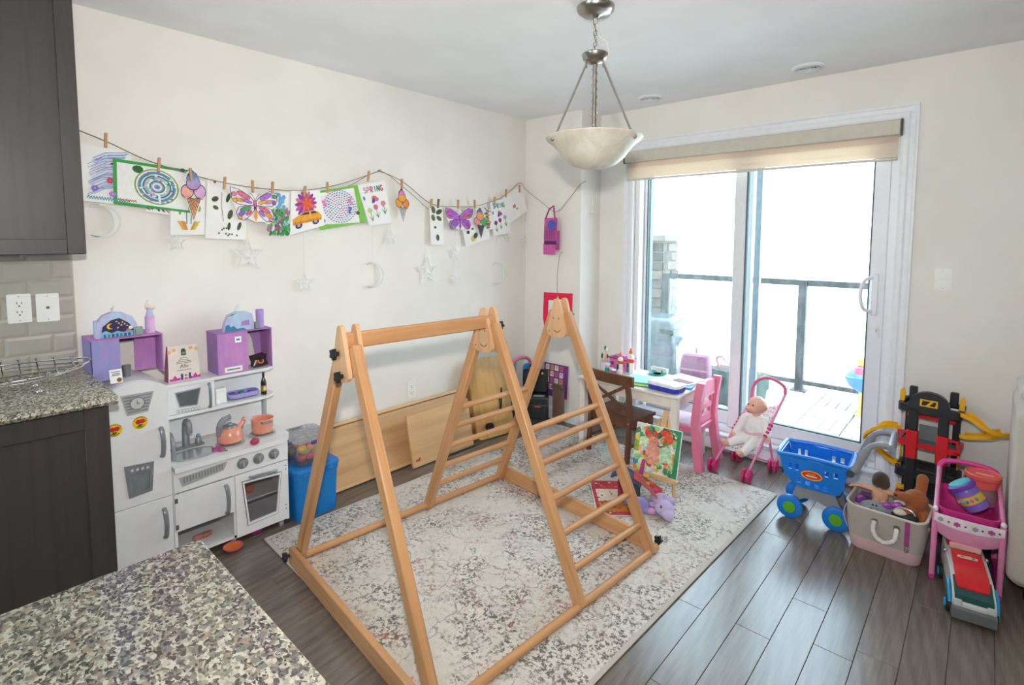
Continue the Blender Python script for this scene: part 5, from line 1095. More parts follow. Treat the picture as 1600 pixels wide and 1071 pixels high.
for s, zs in ((1, (.64, .577, .51, .38, .255, .13)), (-1, (.62, .51, .39, .265, .15))):
    for zz in zs:
        tt = (zz-.012)/1.063; hx = [HX_, HX_] if s < 0 else HXR[1:]; xs = [s*(h_+(.044-h_)*tt)+ax[i+1]*tt for i, h_ in enumerate(hx)]
        MB(w_y).cyl((xs[0], S[1]-.006, zz), (xs[1], S[2]+.006, zz), .0145, n=14).obj('rung', cf)
for s in (-1, 1):
    F_ = [-HX_]*3 if s < 0 else HXR
    for a_ in (0, 1): MB(w_y).cyl((F_[a_], S[a_]+.017, .020), (F_[a_+1], S[a_+1]-.017, .020), .0165, n=16).obj('base_dowel', cf)
    MB(w_y).cyl((s*HX_, S[2]+.018, .020), (s*HX_, S[2]+.050, .020), .019, n=14).obj('dowel_cap', cf)
MB(w_x).box((.022, S[0]-.032, .0395), (2*HX_+.066, .026, .078), .004).obj('base_board', cf); MB(w_x).box((0, S[2]+.032 if False else S[2]+.0315, .0395), (2*HX_-.03, .026, .078), .004).obj('base_board', cf)
knob(-HX_+.0, S[0]-.046, .045, -1); knob(HX_-.0, S[2]+.052, .045, 1)
# ================================================================== boards leaning on the wall
w_b = WOOD('#d3a877', '#b98e5c', 1, .35, .4, 'slide_board'); w_b2 = WOOD('#dcb484', '#c99c68', 1, .4, .4, 'slide_board')
o = thing('long_slide_board', 'long wooden slide board leaning on its side against the wall under the outlet', 'slide board', (.165, -1.30, 0))
Xl = T((0, 0, 0), ry=-20)
MB(w_b).box((0, 0, .182), (.018, 1.20, .356), .003, X=Xl).obj('panel', o); MB(w_b2).box((.004, 0, .374), (.045, 1.20, .022), .004, X=Xl).obj('side_rail', o); MB(w_b2).box((.004, 0, .011), (.034, 1.20, .018), .003, X=Xl).obj('side_rail', o)
o = thing('small_board', 'short plain wooden board with a red mark leaning on the long slide board', 'board', (.245, -1.105, 0)); Xl = T((0, 0, 0), ry=-12)
MB(w_b2).box((0, 0, .172), (.020, .53, .335), .004, X=Xl).obj('panel', o); mb = MB(M('#b8402c', .6))
mb.prism([(-.020, 0), (-.008, .010), (.004, .006), (.012, .018), (.022, .014), (.018, -.002), (.006, -.006), (-.006, -.004)], .0006, X=Xl @ T((.0101, -.225, .045)) @ XP); mb.obj('red_stamp', o)
o = thing('scooter_board', 'tall rounded wooden board with black straps leaning near the corner', 'board', (.250, -.610, 0), -10); Xl = T((0, 0, 0), ry=-15)
MB(WOOD('#d2a463', '#b98843', 2, .5, .35, 'pine')).prism(rrect(.34, .585, .045, 5), .022, X=Xl @ T((-.011, 0, .297)) @ XP).obj('panel', o)
mb = MB(M('#1d1d1f', .5))
MB(M('#1d1d1f', .5)).cyl((.012, -.06, .085), (.036, -.06, .085), .030, n=20, X=Xl).obj('castor', o)
MB(M('#1d1d1f', .5)).tube([(.014, .055, .17), (.018, .072, .22), (.018, .075, .265), (.018, .090, .30), (.014, .10, .345)], [.007, .008, .014, .009, .007], 8, X=Xl).obj('strap', o)
# ================================================================== corner clutter
o = thing('toy_workbench', 'black toy activity bench with coloured buttons in the room corner', 'toy bench', (.285, -.205, 0), 38)
mblk = M('#23272b', .4, var=.05)
MB(mblk).box((0, .02, .115), (.215, .17, .23), .012).obj('cabinet', o); MB(mblk).box((0, -.072, .125), (.185, .018, .11), .008).obj('drawer', o); MB(M('#c8502c', .5)).box((.02, -.083, .165), (.05, .006, .012), .003).obj('drawer_pull', o)
MB(mblk).box((0, .085, .325), (.20, .035, .19), .012).obj('back_panel', o); MB(M('#9aa4a8', .3)).box((.03, -.02, .2335), (.09, .03, .006), .002).obj('silver_tool', o)
for x, z, c, nm in ((-.06, .335, '#3fbf4a', 'g'), (-.045, .300, '#e8ece8', 'w'), (-.02, .36, '#e8ece8', 'w'), (.055, .39, '#b9c25a', 'y'), (-.07, .295, '#49c455', 'g'), (-.085, .285, '#c86fa8', 'p')):
    MB(M(c, .4)).ell((x, .067, z), (.010, .006, .012)).obj('button', o)
o = thing('word_poster', 'purple poster printed with rows of letter cards leaning in the corner', 'poster', (.345, -.028, .19), 0)
MB(M('#7d3a86', .6, var=.05)).box((0, 0, .135), (.24, .003, .265), 0, X=T(rx=-3)).obj('sheet', o)
for r_ in range(4):
    for c_ in range(4):
        q = MB(M(['#e8dfe8', '#d9a25a', '#e8e2d8', '#c86a8a'][(r_+c_) % 4], .6)).box((-.085+.047*c_, -.0022, .235-.052*r_), (.036, .001, .042), 0, X=T(rx=-3)).obj('letter_card', o)
        MB(M('#8a3a6a', .6)).text('BDFRGMSP'[(r_*4+c_) % 8], .036, T(rx=-3) @ T((-.085+.047*c_, -.003, .236-.052*r_)) @ YM).obj('letter', q)
o = thing('brown_bolster', 'brown fabric roll standing upright beside the black toy bench', 'fabric roll', (.425, -.085, 0))
mb = MB(FAB('#6d4f42')); mb.loft([[(x*s_, y*s_, z) for x, y in rrect(.085, .07, .02)] for z, s_ in ((0, .95), (.02, 1.0), (.27, 1.0), (.300, .9), (.305, .7))]); mb.obj('body', o); MB(FAB('#5a4a30')).tube(cr([(-.045, -.02, .295), (-.01, -.04, .325), (.03, -.03, .31), (.042, 0, .29)], 4), .014, 8).obj('tie', o)
o = thing('ride_on_toy', 'blue and pink ride-on toy handle peeking above the rounded board', 'ride-on toy', (.085, -.170, 0), 0)
MB(M('#2a86c8', .4)).prism(rrect(.10, .42, .03), .04, X=T((.03, .06, .235)) @ XP).obj('blue_side', o); MB(M('#20262c', .4)).box((.072, .07, .40), (.006, .05, .075), .003).obj('black_grip', o)
MB(M('#e07fa4', .4)).tube(cr([(.0, -.11, .44), (.01, -.07, .485), (.02, .02, .50), (.02, .10, .47), (.02, .125, .42)], 5), .013, 10).obj('pink_hoop', o); MB(M('#8fa6b4', .4)).box((-.02, -.10, .24), (.03, .16, .48), .01).obj('grey_upright', o)
# ================================================================== children's table
m_tw = M('#e9e2da', .5, var=.03)
TZ = .50
o = thing('kids_table', "low white children's table in front of the patio door", 'table', (1.150, -.090, 0))
MB(m_tw).box((0, 0, TZ-.009), (.745, .485, .018), .005).obj('table_top', o)
for sx in (-1, 1):
    for sy in (-1, 1): MB(m_tw).box((sx*.340, sy*.212, .241+(.0051 if sy < 0 else 0)), (.044, .044, .481-(.0102 if sy < 0 else 0)), .003).obj('leg', o)
for sy in (-1, 1): MB(m_tw).box((0, sy*.212, .449), (.634, .018, .066), .002).obj('apron', o)
for sx in (-1, 1): MB(m_tw).box((sx*.340, 0, .449), (.018, .378, .066), .002).obj('apron', o)
# brown chair
wbr = WOOD('#6b4530', '#573623', 2, .8, .4, 'walnut_stain')
ch = thing('brown_chair', "small brown wooden children's chair with a cross back", 'chair', (1.070, -.225, ZR), -6)
SZ = .285
def bar(mb, p0, p1, w, th, X=None):
    p0 = Vector(p0); p1 = Vector(p1); x, y, a_ = basis(p1-p0); hw, ht = w/2, th/2
    vs = [p+x*(i*hw)+y*(j*ht) for p in (p0, p1) for i, j in ((-1, -1), (1, -1), (1, 1), (-1, 1))]
    return mb.raw(vs, [(0, 3, 2, 1), (4, 5, 6, 7)]+[(i, (i+1) % 4, 4+(i+1) % 4, 4+i) for i in range(4)], X)
hw = .160
for s in (-1, 1):
    mb = MB(wbr); mb.loft([[(s*hw+dx, yy+dy, z) for dx, dy in ((-.014, -.013), (.014, -.013), (.014, .013), (-.014, .013))] for z, yy in ((0, -.150), (.28, -.128), (.44, -.140), (.565, -.168))]); mb.obj('rear_leg', ch)
    MB(wbr).box((s*(hw-.004), .115, .132), (.028, .028, .264), .003).obj('front_leg', ch)
MB(wbr).loft([[(x, y, z) for x, y in ((-.178, -.14), (.178, -.14), (.182, .140), (-.182, .140))] for z in (.266, .284)]).obj('seat', ch, smooth=20)
for (p, q) in (((-hw+.015, .115, .245), (hw-.015, .115, .245)), ((-hw+.015, -.128, .245), (hw-.015, -.128, .245)), ((-hw, -.115, .245), (-hw, .10, .245)), ((hw, -.115, .245), (hw, .10, .245))): bar(MB(wbr), p, q, .016, .040).obj('seat_rail', ch)
for s in (-1, 1): bar(MB(wbr), (s*hw, -.135, .105), (s*hw, .105, .105), .014, .022).obj('stretcher', ch)
tr = [[(x, -.172-.010*math.cos(x*9)+.010+dy, z) for dy, z in ((-.010, .512+(.006 if abs(x) > .13 else 0)), (.010, .512), (.010, .580), (-.010, .580-(.0)))] for x in (-.203, -.188, -.10, 0, .10, .188, .203)]
MB(wbr).loft(tr).obj('top_rail', ch, smooth=50); bar(MB(wbr), (-hw+.012, -.138, .325), (hw-.012, -.138, .325), .016, .026).obj('lower_rail', ch)
bar(MB(wbr), (-hw+.012, -.140, .335), (hw-.012, -.156, .512), .012, .020).obj('cross_slat', ch); bar(MB(wbr), (hw-.012, -.144, .335), (-hw+.012, -.160, .512), .012, .020).obj('cross_slat', ch)
for s in (-1, 1): MB(M('#b9a26a', .4, .6)).cyl((s*hw, -.146, .262), (s*hw, -.1425, .262), .005, n=10).obj('bolt', ch)
# pink plastic chair (faces -X)
mpk = M('#ec86a6', .35, var=.02)
pc = thing('pink_chair', "pink plastic children's chair at the end of the table", 'chair', (1.440, -.020, 0), 90)
# local: +Y is the way the sitter faces
for s in (-1, 1):
    mb = MB(mpk); mb.loft([[(s*(.135+off)+dx*w, yy+dy*.85, z) for dx, dy in ((-.022, -.030), (.022, -.030), (.026, 0), (.022, .030), (-.022, .030))] for z, yy, off, w in ((.0102 if s < 0 else 0, -.165, .022, 1.1), (.16, -.140, .006, 1.05), (.30, -.125, 0, 1.0), (.45, -.135, -.004, .95), (.545, -.150, -.004, .9), (.565, -.152, -.004, .5))]); mb.obj('back_post', pc, smooth=60)
    mb = MB(mpk); mb.loft([[(s*(.125+off)+dx, yy+dy, z) for dx, dy in ((-.022, -.024), (.022, -.024), (.022, .024), (-.022, .024))] for z, yy, off in ((.0102 if s < 0 else 0, .135, .022), (.255, .105, 0))]); mb.obj('front_leg', pc, smooth=60)
MB(mpk).loft([[(x, y, z) for x, y in rrect(w, d, .03)] for z, w, d in ((.225, .25, .25), (.262, .27, .27), (.272, .26, .26))]).obj('seat', pc, smooth=40)
MB(M('#eac6e2', .5)).loft([[(x, y, z) for x, y in rrect(w, d, .03)] for z, w, d in ((.2725, .235, .235), (.2755, .23, .23))]).obj('seat_pad', pc)
sc_ = [(-.118, .455), (.118, .455), (.118, .550), (.070, .545), (.035, .560), (0, .562), (-.035, .560), (-.070, .545), (-.118, .550)]
MB(mpk).prism(sc_, .024, X=T((0, -.126, 0), rx=0) @ YM @ T((0, 0, 0))).obj('top_panel', pc, smooth=40)
MB(mpk).box((0, -.124, .388), (.236, .022, .044), .006).obj('back_slat', pc); MB(mpk).box((0, -.120, .305), (.236, .022, .062), .006).obj('back_slat', pc)
for s in (-1, 1):
    MB(mpk).box((s*.095, -.128, .432), (.045, .020, .05), .004).obj('back_web', pc); MB(mpk).box((s*.095, -.122, .350), (.045, .020, .034), .004).obj('back_web', pc)
# ---- things on the table
def on(x, y): return (x, y, TZ)
o = thing('brush_pot', 'white pot holding paint brushes at the left end of the table', 'pot', on(.810, -.03))
MB(M('#dcd3dc', .4)).lathe([(.030, 0), (.034, .004), (.036, .058), (.038, .060), (.034, .060), (.031, .006), (0, .005)], n=22).obj('pot', o)
for k, (dx, dy, h, c) in enumerate(((-.018, 0, .09, '#1f7f5c'), (-.004, .008, .145, '#2f8a4a'), (.006, -.006, .15, '#1f6f4a'), (.014, .006, .085, '#24464c'), (.016, -.008, .14, '#efeadf'), (-.012, -.012, .085, '#1f5a44'))):
    b = MB(M('#d9b08a', .5)).cyl((dx*.6, dy*.6, .008), (dx*1.3, dy*1.3, h), .003, n=8).obj('brush', o); MB(M(c, .6)).lathe([(.004, 0), (.008, .010), (.007, .022), (.001, .032)], (dx*1.3, dy*1.3, h-.002), 10).obj('bristles', b)
def gluebottle(x, y, h, r, label, blue='#3f86b8'):
    o = thing('glue_bottle', label, 'glue bottle', on(x, y), -35, 'white glue bottles on the table'); sy = .62
    MB(M('#f4f1ee', .4, var=.01)).lathe([(r*.96, 0), (r, .006), (r, h*.62), (r*.8, h*.72), (r*.42, h*.76), (r*.42, h*.80), (0, h*.80)], n=22, sy=sy).obj('body', o)
    MB(M('#ee6a28', .4)).lathe([(r*.40, h*.80), (r*.36, h*.87), (r*.22, h*.90), (r*.16, h*1.0), (0, h*1.0)], n=16).obj('cap', o)
    MB(M('#e0562a', .5)).lathe([(r*1.012, h*.46), (r*1.012, h*.60)], n=22, sy=sy).obj('orange_label', o); MB(M('#3d5566', .5)).prism(rrect(r*1.0, h*.20, .002), .001, X=T((0, -r*sy-.0006, h*.34)) @ YM).obj('dark_label', o); MB(M(blue, .5)).prism(rrect(r*1.0, h*.16, .002), .001, X=T((0, -r*sy-.0006, h*.15)) @ YM).obj('blue_label', o)
gluebottle(1.020, -.02, .185, .036, 'taller white glue bottle with an orange cap'); gluebottle(.950, -.045, .150, .030, 'shorter white glue bottle behind the brown chair', '#6a5a5a')
o = thing('craft_box', 'pink decorated craft box behind the glue bottles', 'box', on(.905, .065), -8)
MB(M('#e27fb8', .5, var=.1)).box((0, 0, .040), (.17, .11, .080), .006).obj('body', o); MB(M('#b8327e', .5)).box((0, -.004, .085), (.178, .118, .008), .003).obj('lid', o); MB(M('#d9a0c0', .6)).ell((-.02, 0, .098), (.05, .03, .014)).obj('scarf_bundle', o)
for k in range(3): MB(M(['#7a4fa8', '#f2d0e2', '#c84a9a'][k], .5)).prism(circ(.014, 12), .001, X=T((-.05+.05*k, -.0556, .045)) @ YM).obj('spot', o)
o = thing('paint_jar', 'small clear jar of teal paint on the table', 'jar', on(.868, -.085)); MB(M('#eef2f2', .2, trans=.4)).lathe([(.017, 0), (.019, .004), (.019, .045), (.016, .050), (0, .050)], n=18).obj('jar', o); MB(M('#1e93a6', .4)).lathe([(.0195, .006), (.0195, .034)], n=18).obj('paint', o); MB(M('#e8ecec', .4)).lathe([(.020, .0505), (.020, .062), (0, .062)], n=18).obj('lid', o)
for k, (x, y, c, lab) in enumerate(((.915, -.105, '#d8687a', 'small red paint jar beside the teal jar'), (.948, -.128, '#8a5fb0', 'small purple paint jar behind the chair back'), (.990, -.118, '#f0d0c8', 'small blush paint jar in front of the glue bottles'))):
    o = thing('paint_jar', lab, 'jar', on(x, y)); MB(M(c, .4)).lathe([(.014, 0), (.015, .003), (.015, .030), (0, .030)], n=16).obj('jar', o); MB(M('#f2f2f0', .4)).lathe([(.016, .0305), (.016, .040), (0, .040)], n=16).obj('lid', o)
def paper(x, y, w, h, rz, col, label, z=0, tilt=0):
    mb = MB(M(col, .7, var=.03)); mb.sheet(lambda u, v_: ((u-.5)*w, (v_-.5)*h, .0012+.004*math.sin(u*4)*math.sin(v_*3)*tilt), 6, 6, .001)
    return tag(mb.obj('paper_sheet', None, (x, y, TZ+.0006+z), (0, 0, R(rz))), label, 'paper')
paper(1.215, -.04, .26, .30, 8, '#f6f5f2', 'large white sheet of paper in the middle of the table'); paper(1.360, .06, .21, .28, -14, '#f2f2f0', 'white sheet of paper near the far right of the table', .0025); paper(1.215, -.205, .21, .15, 14, '#93c24a', 'green sheet of paper under the light blue folder', .0050)
o = thing('blue_folder', 'light blue card folder lying open on the table', 'folder', (1.190, -.160, TZ+.0085), 14); MB(M('#9edbe6', .5)).box((0, 0, .0015), (.20, .145, .003), .001).obj('back_cover', o); MB(M('#a8e4ec', .5)).box((.002, 0, .012), (.20, .143, .002), .0, X=T(rx=5)).obj('front_cover', o)
mb = MB(M('#3fb8a8', .4)).lathe([(0, .004), (.045, .004), (.060, .012), (.063, .013), (.048, .001), (0, 0)], n=28); o = mb.obj('paper_plate', None, (1.175, .085, TZ+.0045)); tag(o, 'teal painted paper plate at the back of the table', 'plate'); MB(M('#e6f2ee', .5)).lathe([(0, .0046), (.028, .0046)], n=20).obj('centre', o)
o = thing('blue_case', 'deep blue plastic case with a white lid at the near edge of the table', 'case', (1.395, -.225, TZ+.0005), -6)
MB(M('#2f3fc0', .35)).loft([[(x, y, z) for x, y in rrect(w, d, .03, 5)] for z, w, d in ((0, .20, .110), (.006, .215, .125), (.034, .225, .135))]).obj('tray', o); MB(M('#e9ecf2', .35)).loft([[(x, y, z) for x, y in rrect(w, d, .03, 5)] for z, w, d in ((.0345, .226, .136), (.050, .220, .130), (.056, .19, .10), (.050, .17, .08))]).obj('lid', o)
mb = MB(M('#d8cfd0', .6)).box((0, 0, .007), (.16, .11, .014), .002); o = mb.obj('craft_book', None, (1.415, -.02, TZ+.0045), (0, 0, R(-12))); tag(o, 'small stack of craft sheets near the pink chair', 'book'); MB(M('#8a4a52', .6)).box((0, 0, .0155), (.12, .06, .002)).obj('cover_print', o)
mb = MB(M('#5aa8d0', .5)).box((0, 0, .006), (.07, .09, .012), .003); tag(mb.obj('blue_notebook', None, (1.475, -.085, TZ+.0005), (0, 0, R(10))), 'small blue notebook at the right end of the table', 'book')
o = thing('standing_card', 'white folded sign card standing at the back of the table', 'card', on(1.165, .128), -6); MB(m_paper).box((0, 0, .022), (.13, .0015, .044), 0, X=T(rx=8)).obj('front_leaf', o); MB(m_paper).box((0, .016, .022), (.13, .0015, .044), 0, X=T(rx=-8)).obj('rear_leaf', o); MB(M('#3a3a44', .6)).box((.028, -.004, .022), (.008, .001, .022)).obj('mark', o)
o = thing('potted_plant', 'small leafy plant on the floor under the table', 'plant', (.905, .045, 0)); MB(M('#8a8f86', .6)).lathe([(.045, 0), (.058, .08), (.060, .085), (.052, .085), (.045, .01), (0, .01)], n=18).obj('pot', o); MB(M('#3a2f28', .9)).cyl((0, 0, .07), (0, 0, .078), .050, n=18).obj('soil', o)
for k in range(11):
    a_ = k*2.4; l = .15+.05*(k % 3); dx, dy = math.cos(a_), math.sin(a_)
    MB(M(['#3f6f46', '#56825a', '#2f5a40'][k % 3], .5)).sheet(lambda u, v_: (dx*(.01+.09*u*u)-dy*(v_-.5)*.022*math.sin(PI*min(1, u+.08)), dy*(.01+.09*u*u)+dx*(v_-.5)*.022*math.sin(PI*min(1, u+.08)), .078+l*u-.02*u*u), 6, 2, .0015).obj('leaf', o)
# ---- easel with the painting, and toys on the rug
o = thing('table_easel', 'small wooden tripod easel on the rug', 'easel', (1.530, -.600, ZR), 4)
we = WOOD('#d8b483', '#c49c68', 2, 1.2, .5, 'pine_strip')
for s in (-1, 1): bar(MB(we), (s*.115, -.03, .0), (s*.022, .095, .40), .014, .020).obj('leg', o)
bar(MB(we), (0, .235, 0), (0, .105, .37), .014, .020).obj('rear_leg', o); bar(MB(we), (-.135, -.030, .098), (.135, -.030, .098), .030, .016).obj('ledge', o); bar(MB(we), (0, .074, .36), (0, .114, .445), .030, .012).obj('mast', o); bar(MB(we), (-.03, .090, .37), (.03, .090, .37), .016, .014).obj('top_bar', o)
pz = thing('canvas_painting', 'bright canvas painting of a figure among trees on the easel', 'painting', (1.527, -.640, ZR+.1175), 4, rx=-16)
CWd, CHd = .270, .265
MB(M('#eef0ee', .7)).box((0, 0, CHd/2), (CWd, .016, CHd), .002).obj('canvas', pz)
ab = MB(); q_ = random.Random(21)
def pp(col, poly, d=0): ab.mat(M(col, .6, var=.2, sc=60)); ab.prism(poly, .0004+d*.00012, X=T((0, -.008, CHd/2)) @ YM)
lay = 0
pp('#cfdcd4', [(-.134, -.131), (.134, -.131), (.134, .131), (-.134, .131)])
for k in range(120):
    x, y = q_.uniform(-.125, .125), q_.uniform(-.122, .122); c = q_.choice(['#d8452f', '#e88a4a', '#3f8f5a', '#8fc07a', '#2f5f4a', '#8fc4cc', '#e8c44a', '#b8402c', '#e2a06a', '#5a7f4a', '#c9dcd4']) if y > -.03 else q_.choice(['#3f8f5a', '#8fc07a', '#2f7f5a', '#2f86b0', '#d8b83a', '#e0703a', '#b8402c', '#a8c878', '#e2c0a0'])
    pp(c, [(max(-.134, min(.134, x+q_.uniform(.010, .026)*math.cos(a_))), max(-.131, min(.131, y+q_.uniform(.010, .026)*math.sin(a_)))) for a_ in [2*PI*i/9 for i in range(9)]], 1+k*.08)
pp('#b5d8b4', circ(.044, 16, .052, -.018), 12); pp('#c0dcb8', circ(.030, 14, -.078, .030), 12); pp('#2f8a58', [(.105, -.13), (.134, -.13), (.134, .131), (.06, .131), (.06, .118), (.115, .112)], 12.4)
pp('#d98a74', circ(.030, 14, -.020, .040), 13); pp('#dc9682', [(-.062, -.05), (-.055, .02), (.02, .02), (.024, -.05), (.0, -.085), (-.04, -.085)], 13.4); pp('#c44a3a', circ(.022, 12, -.058, .082), 14); pp('#d8583a', circ(.026, 12, .066, .072), 14); pp('#8fa23c', [(-.134, -.03), (-.105, -.03), (-.105, .03), (-.134, .04)], 14.2)
ab.obj('painted_picture', pz)
o = thing('patchwork_tent', 'small patchwork fabric house lying under the easel', 'fabric toy', (1.470, -.735, ZR+.002), 20); o.scale = (1.25, 1.25, 1.35)
MB(FAB('#8c2f46')).loft([[(x, y, z) for x, y in ((-.075, -.045), (-.01, -.05), (-.01, .04), (-.075, .04))] for z in (0, .075)]).obj('red_base', o); MB(FAB('#55557c')).sheet(lambda u, v_: (-.10+.13*u, -.075+.13*v_, .118-.035*abs(u-.35)*2-.03*v_*v_+.012*math.sin(7*v_)), 8, 8, .006).obj('blue_roof', o)
MB(FAB('#c8504a')).sheet(lambda u, v_: (.0+.11*u, -.075+.12*v_, .105-.09*u+.02*math.sin(5*v_+2*u)), 8, 8, .006).obj('bright_roof', o)
for k, (x, y, c) in enumerate(((.03, -.055, '#3f8f5a'), (.05, -.035, '#e8a83a'), (.065, .0, '#e05a3a'), (.04, .02, '#e8c83a'), (.085, -.02, '#d8408a'), (.02, -.03, '#c83f6a'))): MB(FAB(c)).box((x, y, .118-.82*x), (.026, .026, .006), .002, X=T()).obj('patch', o)
MB(FAB('#b5408c')).cap((.02, -.01, .10), (.03, .0, .155), .010, .008).obj('pink_tab', o); MB(FAB('#3a3f4a')).box((.0, -.05, .038), (.05, .010, .065), .003).obj('dark_door', o)
# plush toys
def plush(name, label, loc, rz, cols, parts, eyes):
    o = thing(name, label, 'plush toy', loc, rz)
    b = MB(FAB(cols[0], 260, .07, .3))
    for p in parts: (b.ell(p[1], p[2]) if p[0] == 'e' else b.cap(*p[1:]))
    blob(b, 'body', o, .004, 5)
    for e in eyes: q = MB(M('#2f2350', .3)).ell(e, (.007, .005, .009)).obj('eye', o); MB(M('#f4f4f8', .3)).ell((e[0]+.002, e[1]-.004, e[2]+.003), .002).obj('glint', q)
    return o
o = plush('lilac_plush', 'pale lilac plush animal lying on its side nearest the rug middle', (1.660, -.800, ZR), -25, ['#c0aed8'], [('e', (.035, -.015, .042), (.058, .048, .042)), ('e', (.085, -.030, .030), (.034, .030, .026)), ('e', (-.045, .035, .038), (.050, .040, .036)), ('c', (-.08, .05, .03), (-.10, .02, .025), .016, .018), ('c', (-.05, .07, .03), (-.03, .095, .028), .018, .018), ('c', (-.02, -.01, .03), (-.05, -.03, .024), .016, .016), ('e', (.012, .012, .084), (.018, .010, .016))], [(.052, -.050, .064), (.070, .006, .056)])
MB(FAB('#b89ad0')).ell((.006, -.046, .062), (.022, .006, .018)).obj('ear', o)
o = plush('violet_plush', 'darker violet plush animal squeezed beside the frame leg', (1.565, -.878, ZR), 40, ['#8f86c4'], [('e', (0, 0, .040), (.050, .036, .040)), ('e', (-.045, .01, .050), (.034, .030, .032)), ('c', (.03, -.02, .02), (.07, -.035, .018), .018, .016), ('c', (.03, .02, .02), (.065, .035, .018), .018, .016)], [(-.050, -.020, .062)])
MB(FAB('#d89ac4')).ell((.06, -.035, .022), (.022, .018, .018)).obj('pink_paw', o)
mb = MB(m_paper); mb.sheet(lambda u, v_: ((u-.5)*.20, (v_-.5)*.40, .0015+.002*math.sin(3*u+2*v_)), 6, 8, .001); o = mb.obj('board_game_sheet', None, (1.375, -.850, ZR+.001), (0, 0, R(40))); tag(o, 'red patterned game sheet lying on the rug beside the frame', 'paper sheet')
ab = MB(); q_ = random.Random(4)
for k, (x, y, w, h, c) in enumerate(((0, 0, .19, .39, '#c0404a'), (0, .02, .15, .14, '#e8d8c8'), (.0, -.11, .15, .10, '#d98a3c'), (0, .15, .15, .05, '#b8323c'))): ab.mat(M(c, .7)).box((x, y, .0052+.0003*k), (w, h, .0004))
for k in range(40): ab.mat(M(q_.choice(['#8a2430', '#f0e6d8', '#d8a25a', '#b0323c']), .7)).prism(circ(.007, 8, q_.uniform(-.085, .085), q_.uniform(-.18, .18)), .0003, X=T((0, 0, .0066)))
ab.obj('print', o)
# ================================================================== doll stroller and doll
ms1 = M('#ee8fb6', .35, var=.02); ms2 = M('#d0206e', .35, var=.03)
st = thing('doll_stroller', 'pink doll stroller with magenta wheels by the patio door', 'doll stroller', (1.80, .03, 0))
S_ = lambda m: mbw(m, st)
fl_, fr2 = Vector((1.662, -.100, .045)), Vector((1.872, -.118, .045)); rl, rr_ = Vector((1.715, .165, .045)), Vector((1.945, .150, .045))
hl, hr = Vector((1.806, .130, .445)), Vector((2.006, .118, .520))
for p, q in ((fl_, hl), (fr2, hr)): S_(ms1).cyl(p, q, .0075, n=12).obj('front_tube', st)
hl2 = hl
arch_pts = cr([hl, (1.812, .134, .52), (1.840, .137, .572), (1.895, .137, .598), (1.955, .134, .588), (1.998, .126, .560), hr], 6)
S_(M('#d8688e', .5)).tube(arch_pts, .0095, 10).obj('handle_arch', st)
jl, jr = fl_.lerp(hl, .62), fr2.lerp(hr, .55)
for p, q in ((rl, jl), (rr_, jr)): S_(ms1).cyl(p, q, .0070, n=12).obj('rear_tube', st)
S_(ms1).cyl(rl+Vector((0, 0, .02)), rr_+Vector((0, 0, .02)), .005, n=10).obj('axle_bar', st); S_(ms1).cyl(jl, jr, .005, n=10).obj('cross_bar', st)
for j, d in ((jl, (hl-fl_).normalized()), (jr, (hr-fr2).normalized())):
    for k in range(4): S_(ms2).cyl(j+d*(-.045+.024*k), j+d*(-.030+.024*k), .0135, n=12).obj('folding_joint', st)
for p in (fl_, fr2, rl, rr_):
    for s in (-1, 1): S_(ms2).lathe([(0, -.009), (.034, -.009), (.040, -.006), (.042, 0), (.040, .006), (.034, .009), (.012, .011), (0, .011)], n=22, X=T((p.x+s*.017, p.y, .0425), ry=90)).obj('wheel', st)
    S_(ms1).cyl((p.x-.026, p.y, .0425), (p.x+.026, p.y, .0425), .010, n=10).obj('hub', st)
t = NT('flower_print'); v = t.coords(); vo = t.new('ShaderNodeTexVoronoi', feature='F1', _Scale=62.); t.link(v, vo.inputs['Vector'])
cs_ = t.new('ShaderNodeSeparateColor'); t.link(vo.outputs['Color'], cs_.inputs[0]); dot = t.ramp(vo.outputs['Distance'], [(.30, 1.), (.36, 0.)]); t.link(t.mix(dot, lin('#f3eef2'), t.ramp(cs_.outputs[0], [(0, '#c85f9a'), (.35, '#8f7fc0'), (.6, '#e8a0c0'), (.8, '#7a9ab0')], 'CONSTANT')), t.p.inputs['Base Color']); t.p.inputs['Roughness'].default_value = .9; m_flo = t.m
def seatfn(u, v_):
    x0 = fl_.lerp(hl, .30+.64*v_); x1 = fr2.lerp(hr, .30+.58*v_); p = x0.lerp(x1, u); s = math.sin(PI*u); return p+Vector((0, .055*s, -.035*s))-st.location
MB(m_flo).sheet(lambda u, v_: seatfn(.04+.92*u, .25+.75*v_), 8, 8, .003).obj('seat_back', st); MB(m_flo).sheet(lambda u, v_: seatfn(.04+.92*u, .25).lerp(seatfn(.04+.92*u, 0)+Vector((0, -.03, -.01)), v_), 8, 5, .003).obj('seat_base', st)
skin = M('#eab39c', .5, var=.03, sss=.1)
do = thing('baby_doll', 'bald baby doll in a white suit sitting in the stroller', 'doll', (1.845, .055, .20)); D_ = lambda m: mbw(m, do)
b = D_(FAB('#f3f1ee', 300, .03, .15))
b.ell((1.858, .045, .300), (.068, .045, .075)); b.ell((1.845, .030, .240), (.060, .045, .045)); b.ell((1.862, .055, .355), (.050, .035, .030))
b.cap((1.805, .030, .345), (1.765, -.005, .262), .030, .024); b.cap((1.918, .045, .345), (1.940, .010, .275), .030, .024)
b.cap((1.818, .010, .235), (1.752, -.070, .205), .036, .024); b.cap((1.872, .005, .230), (1.840, -.085, .170), .036, .025)
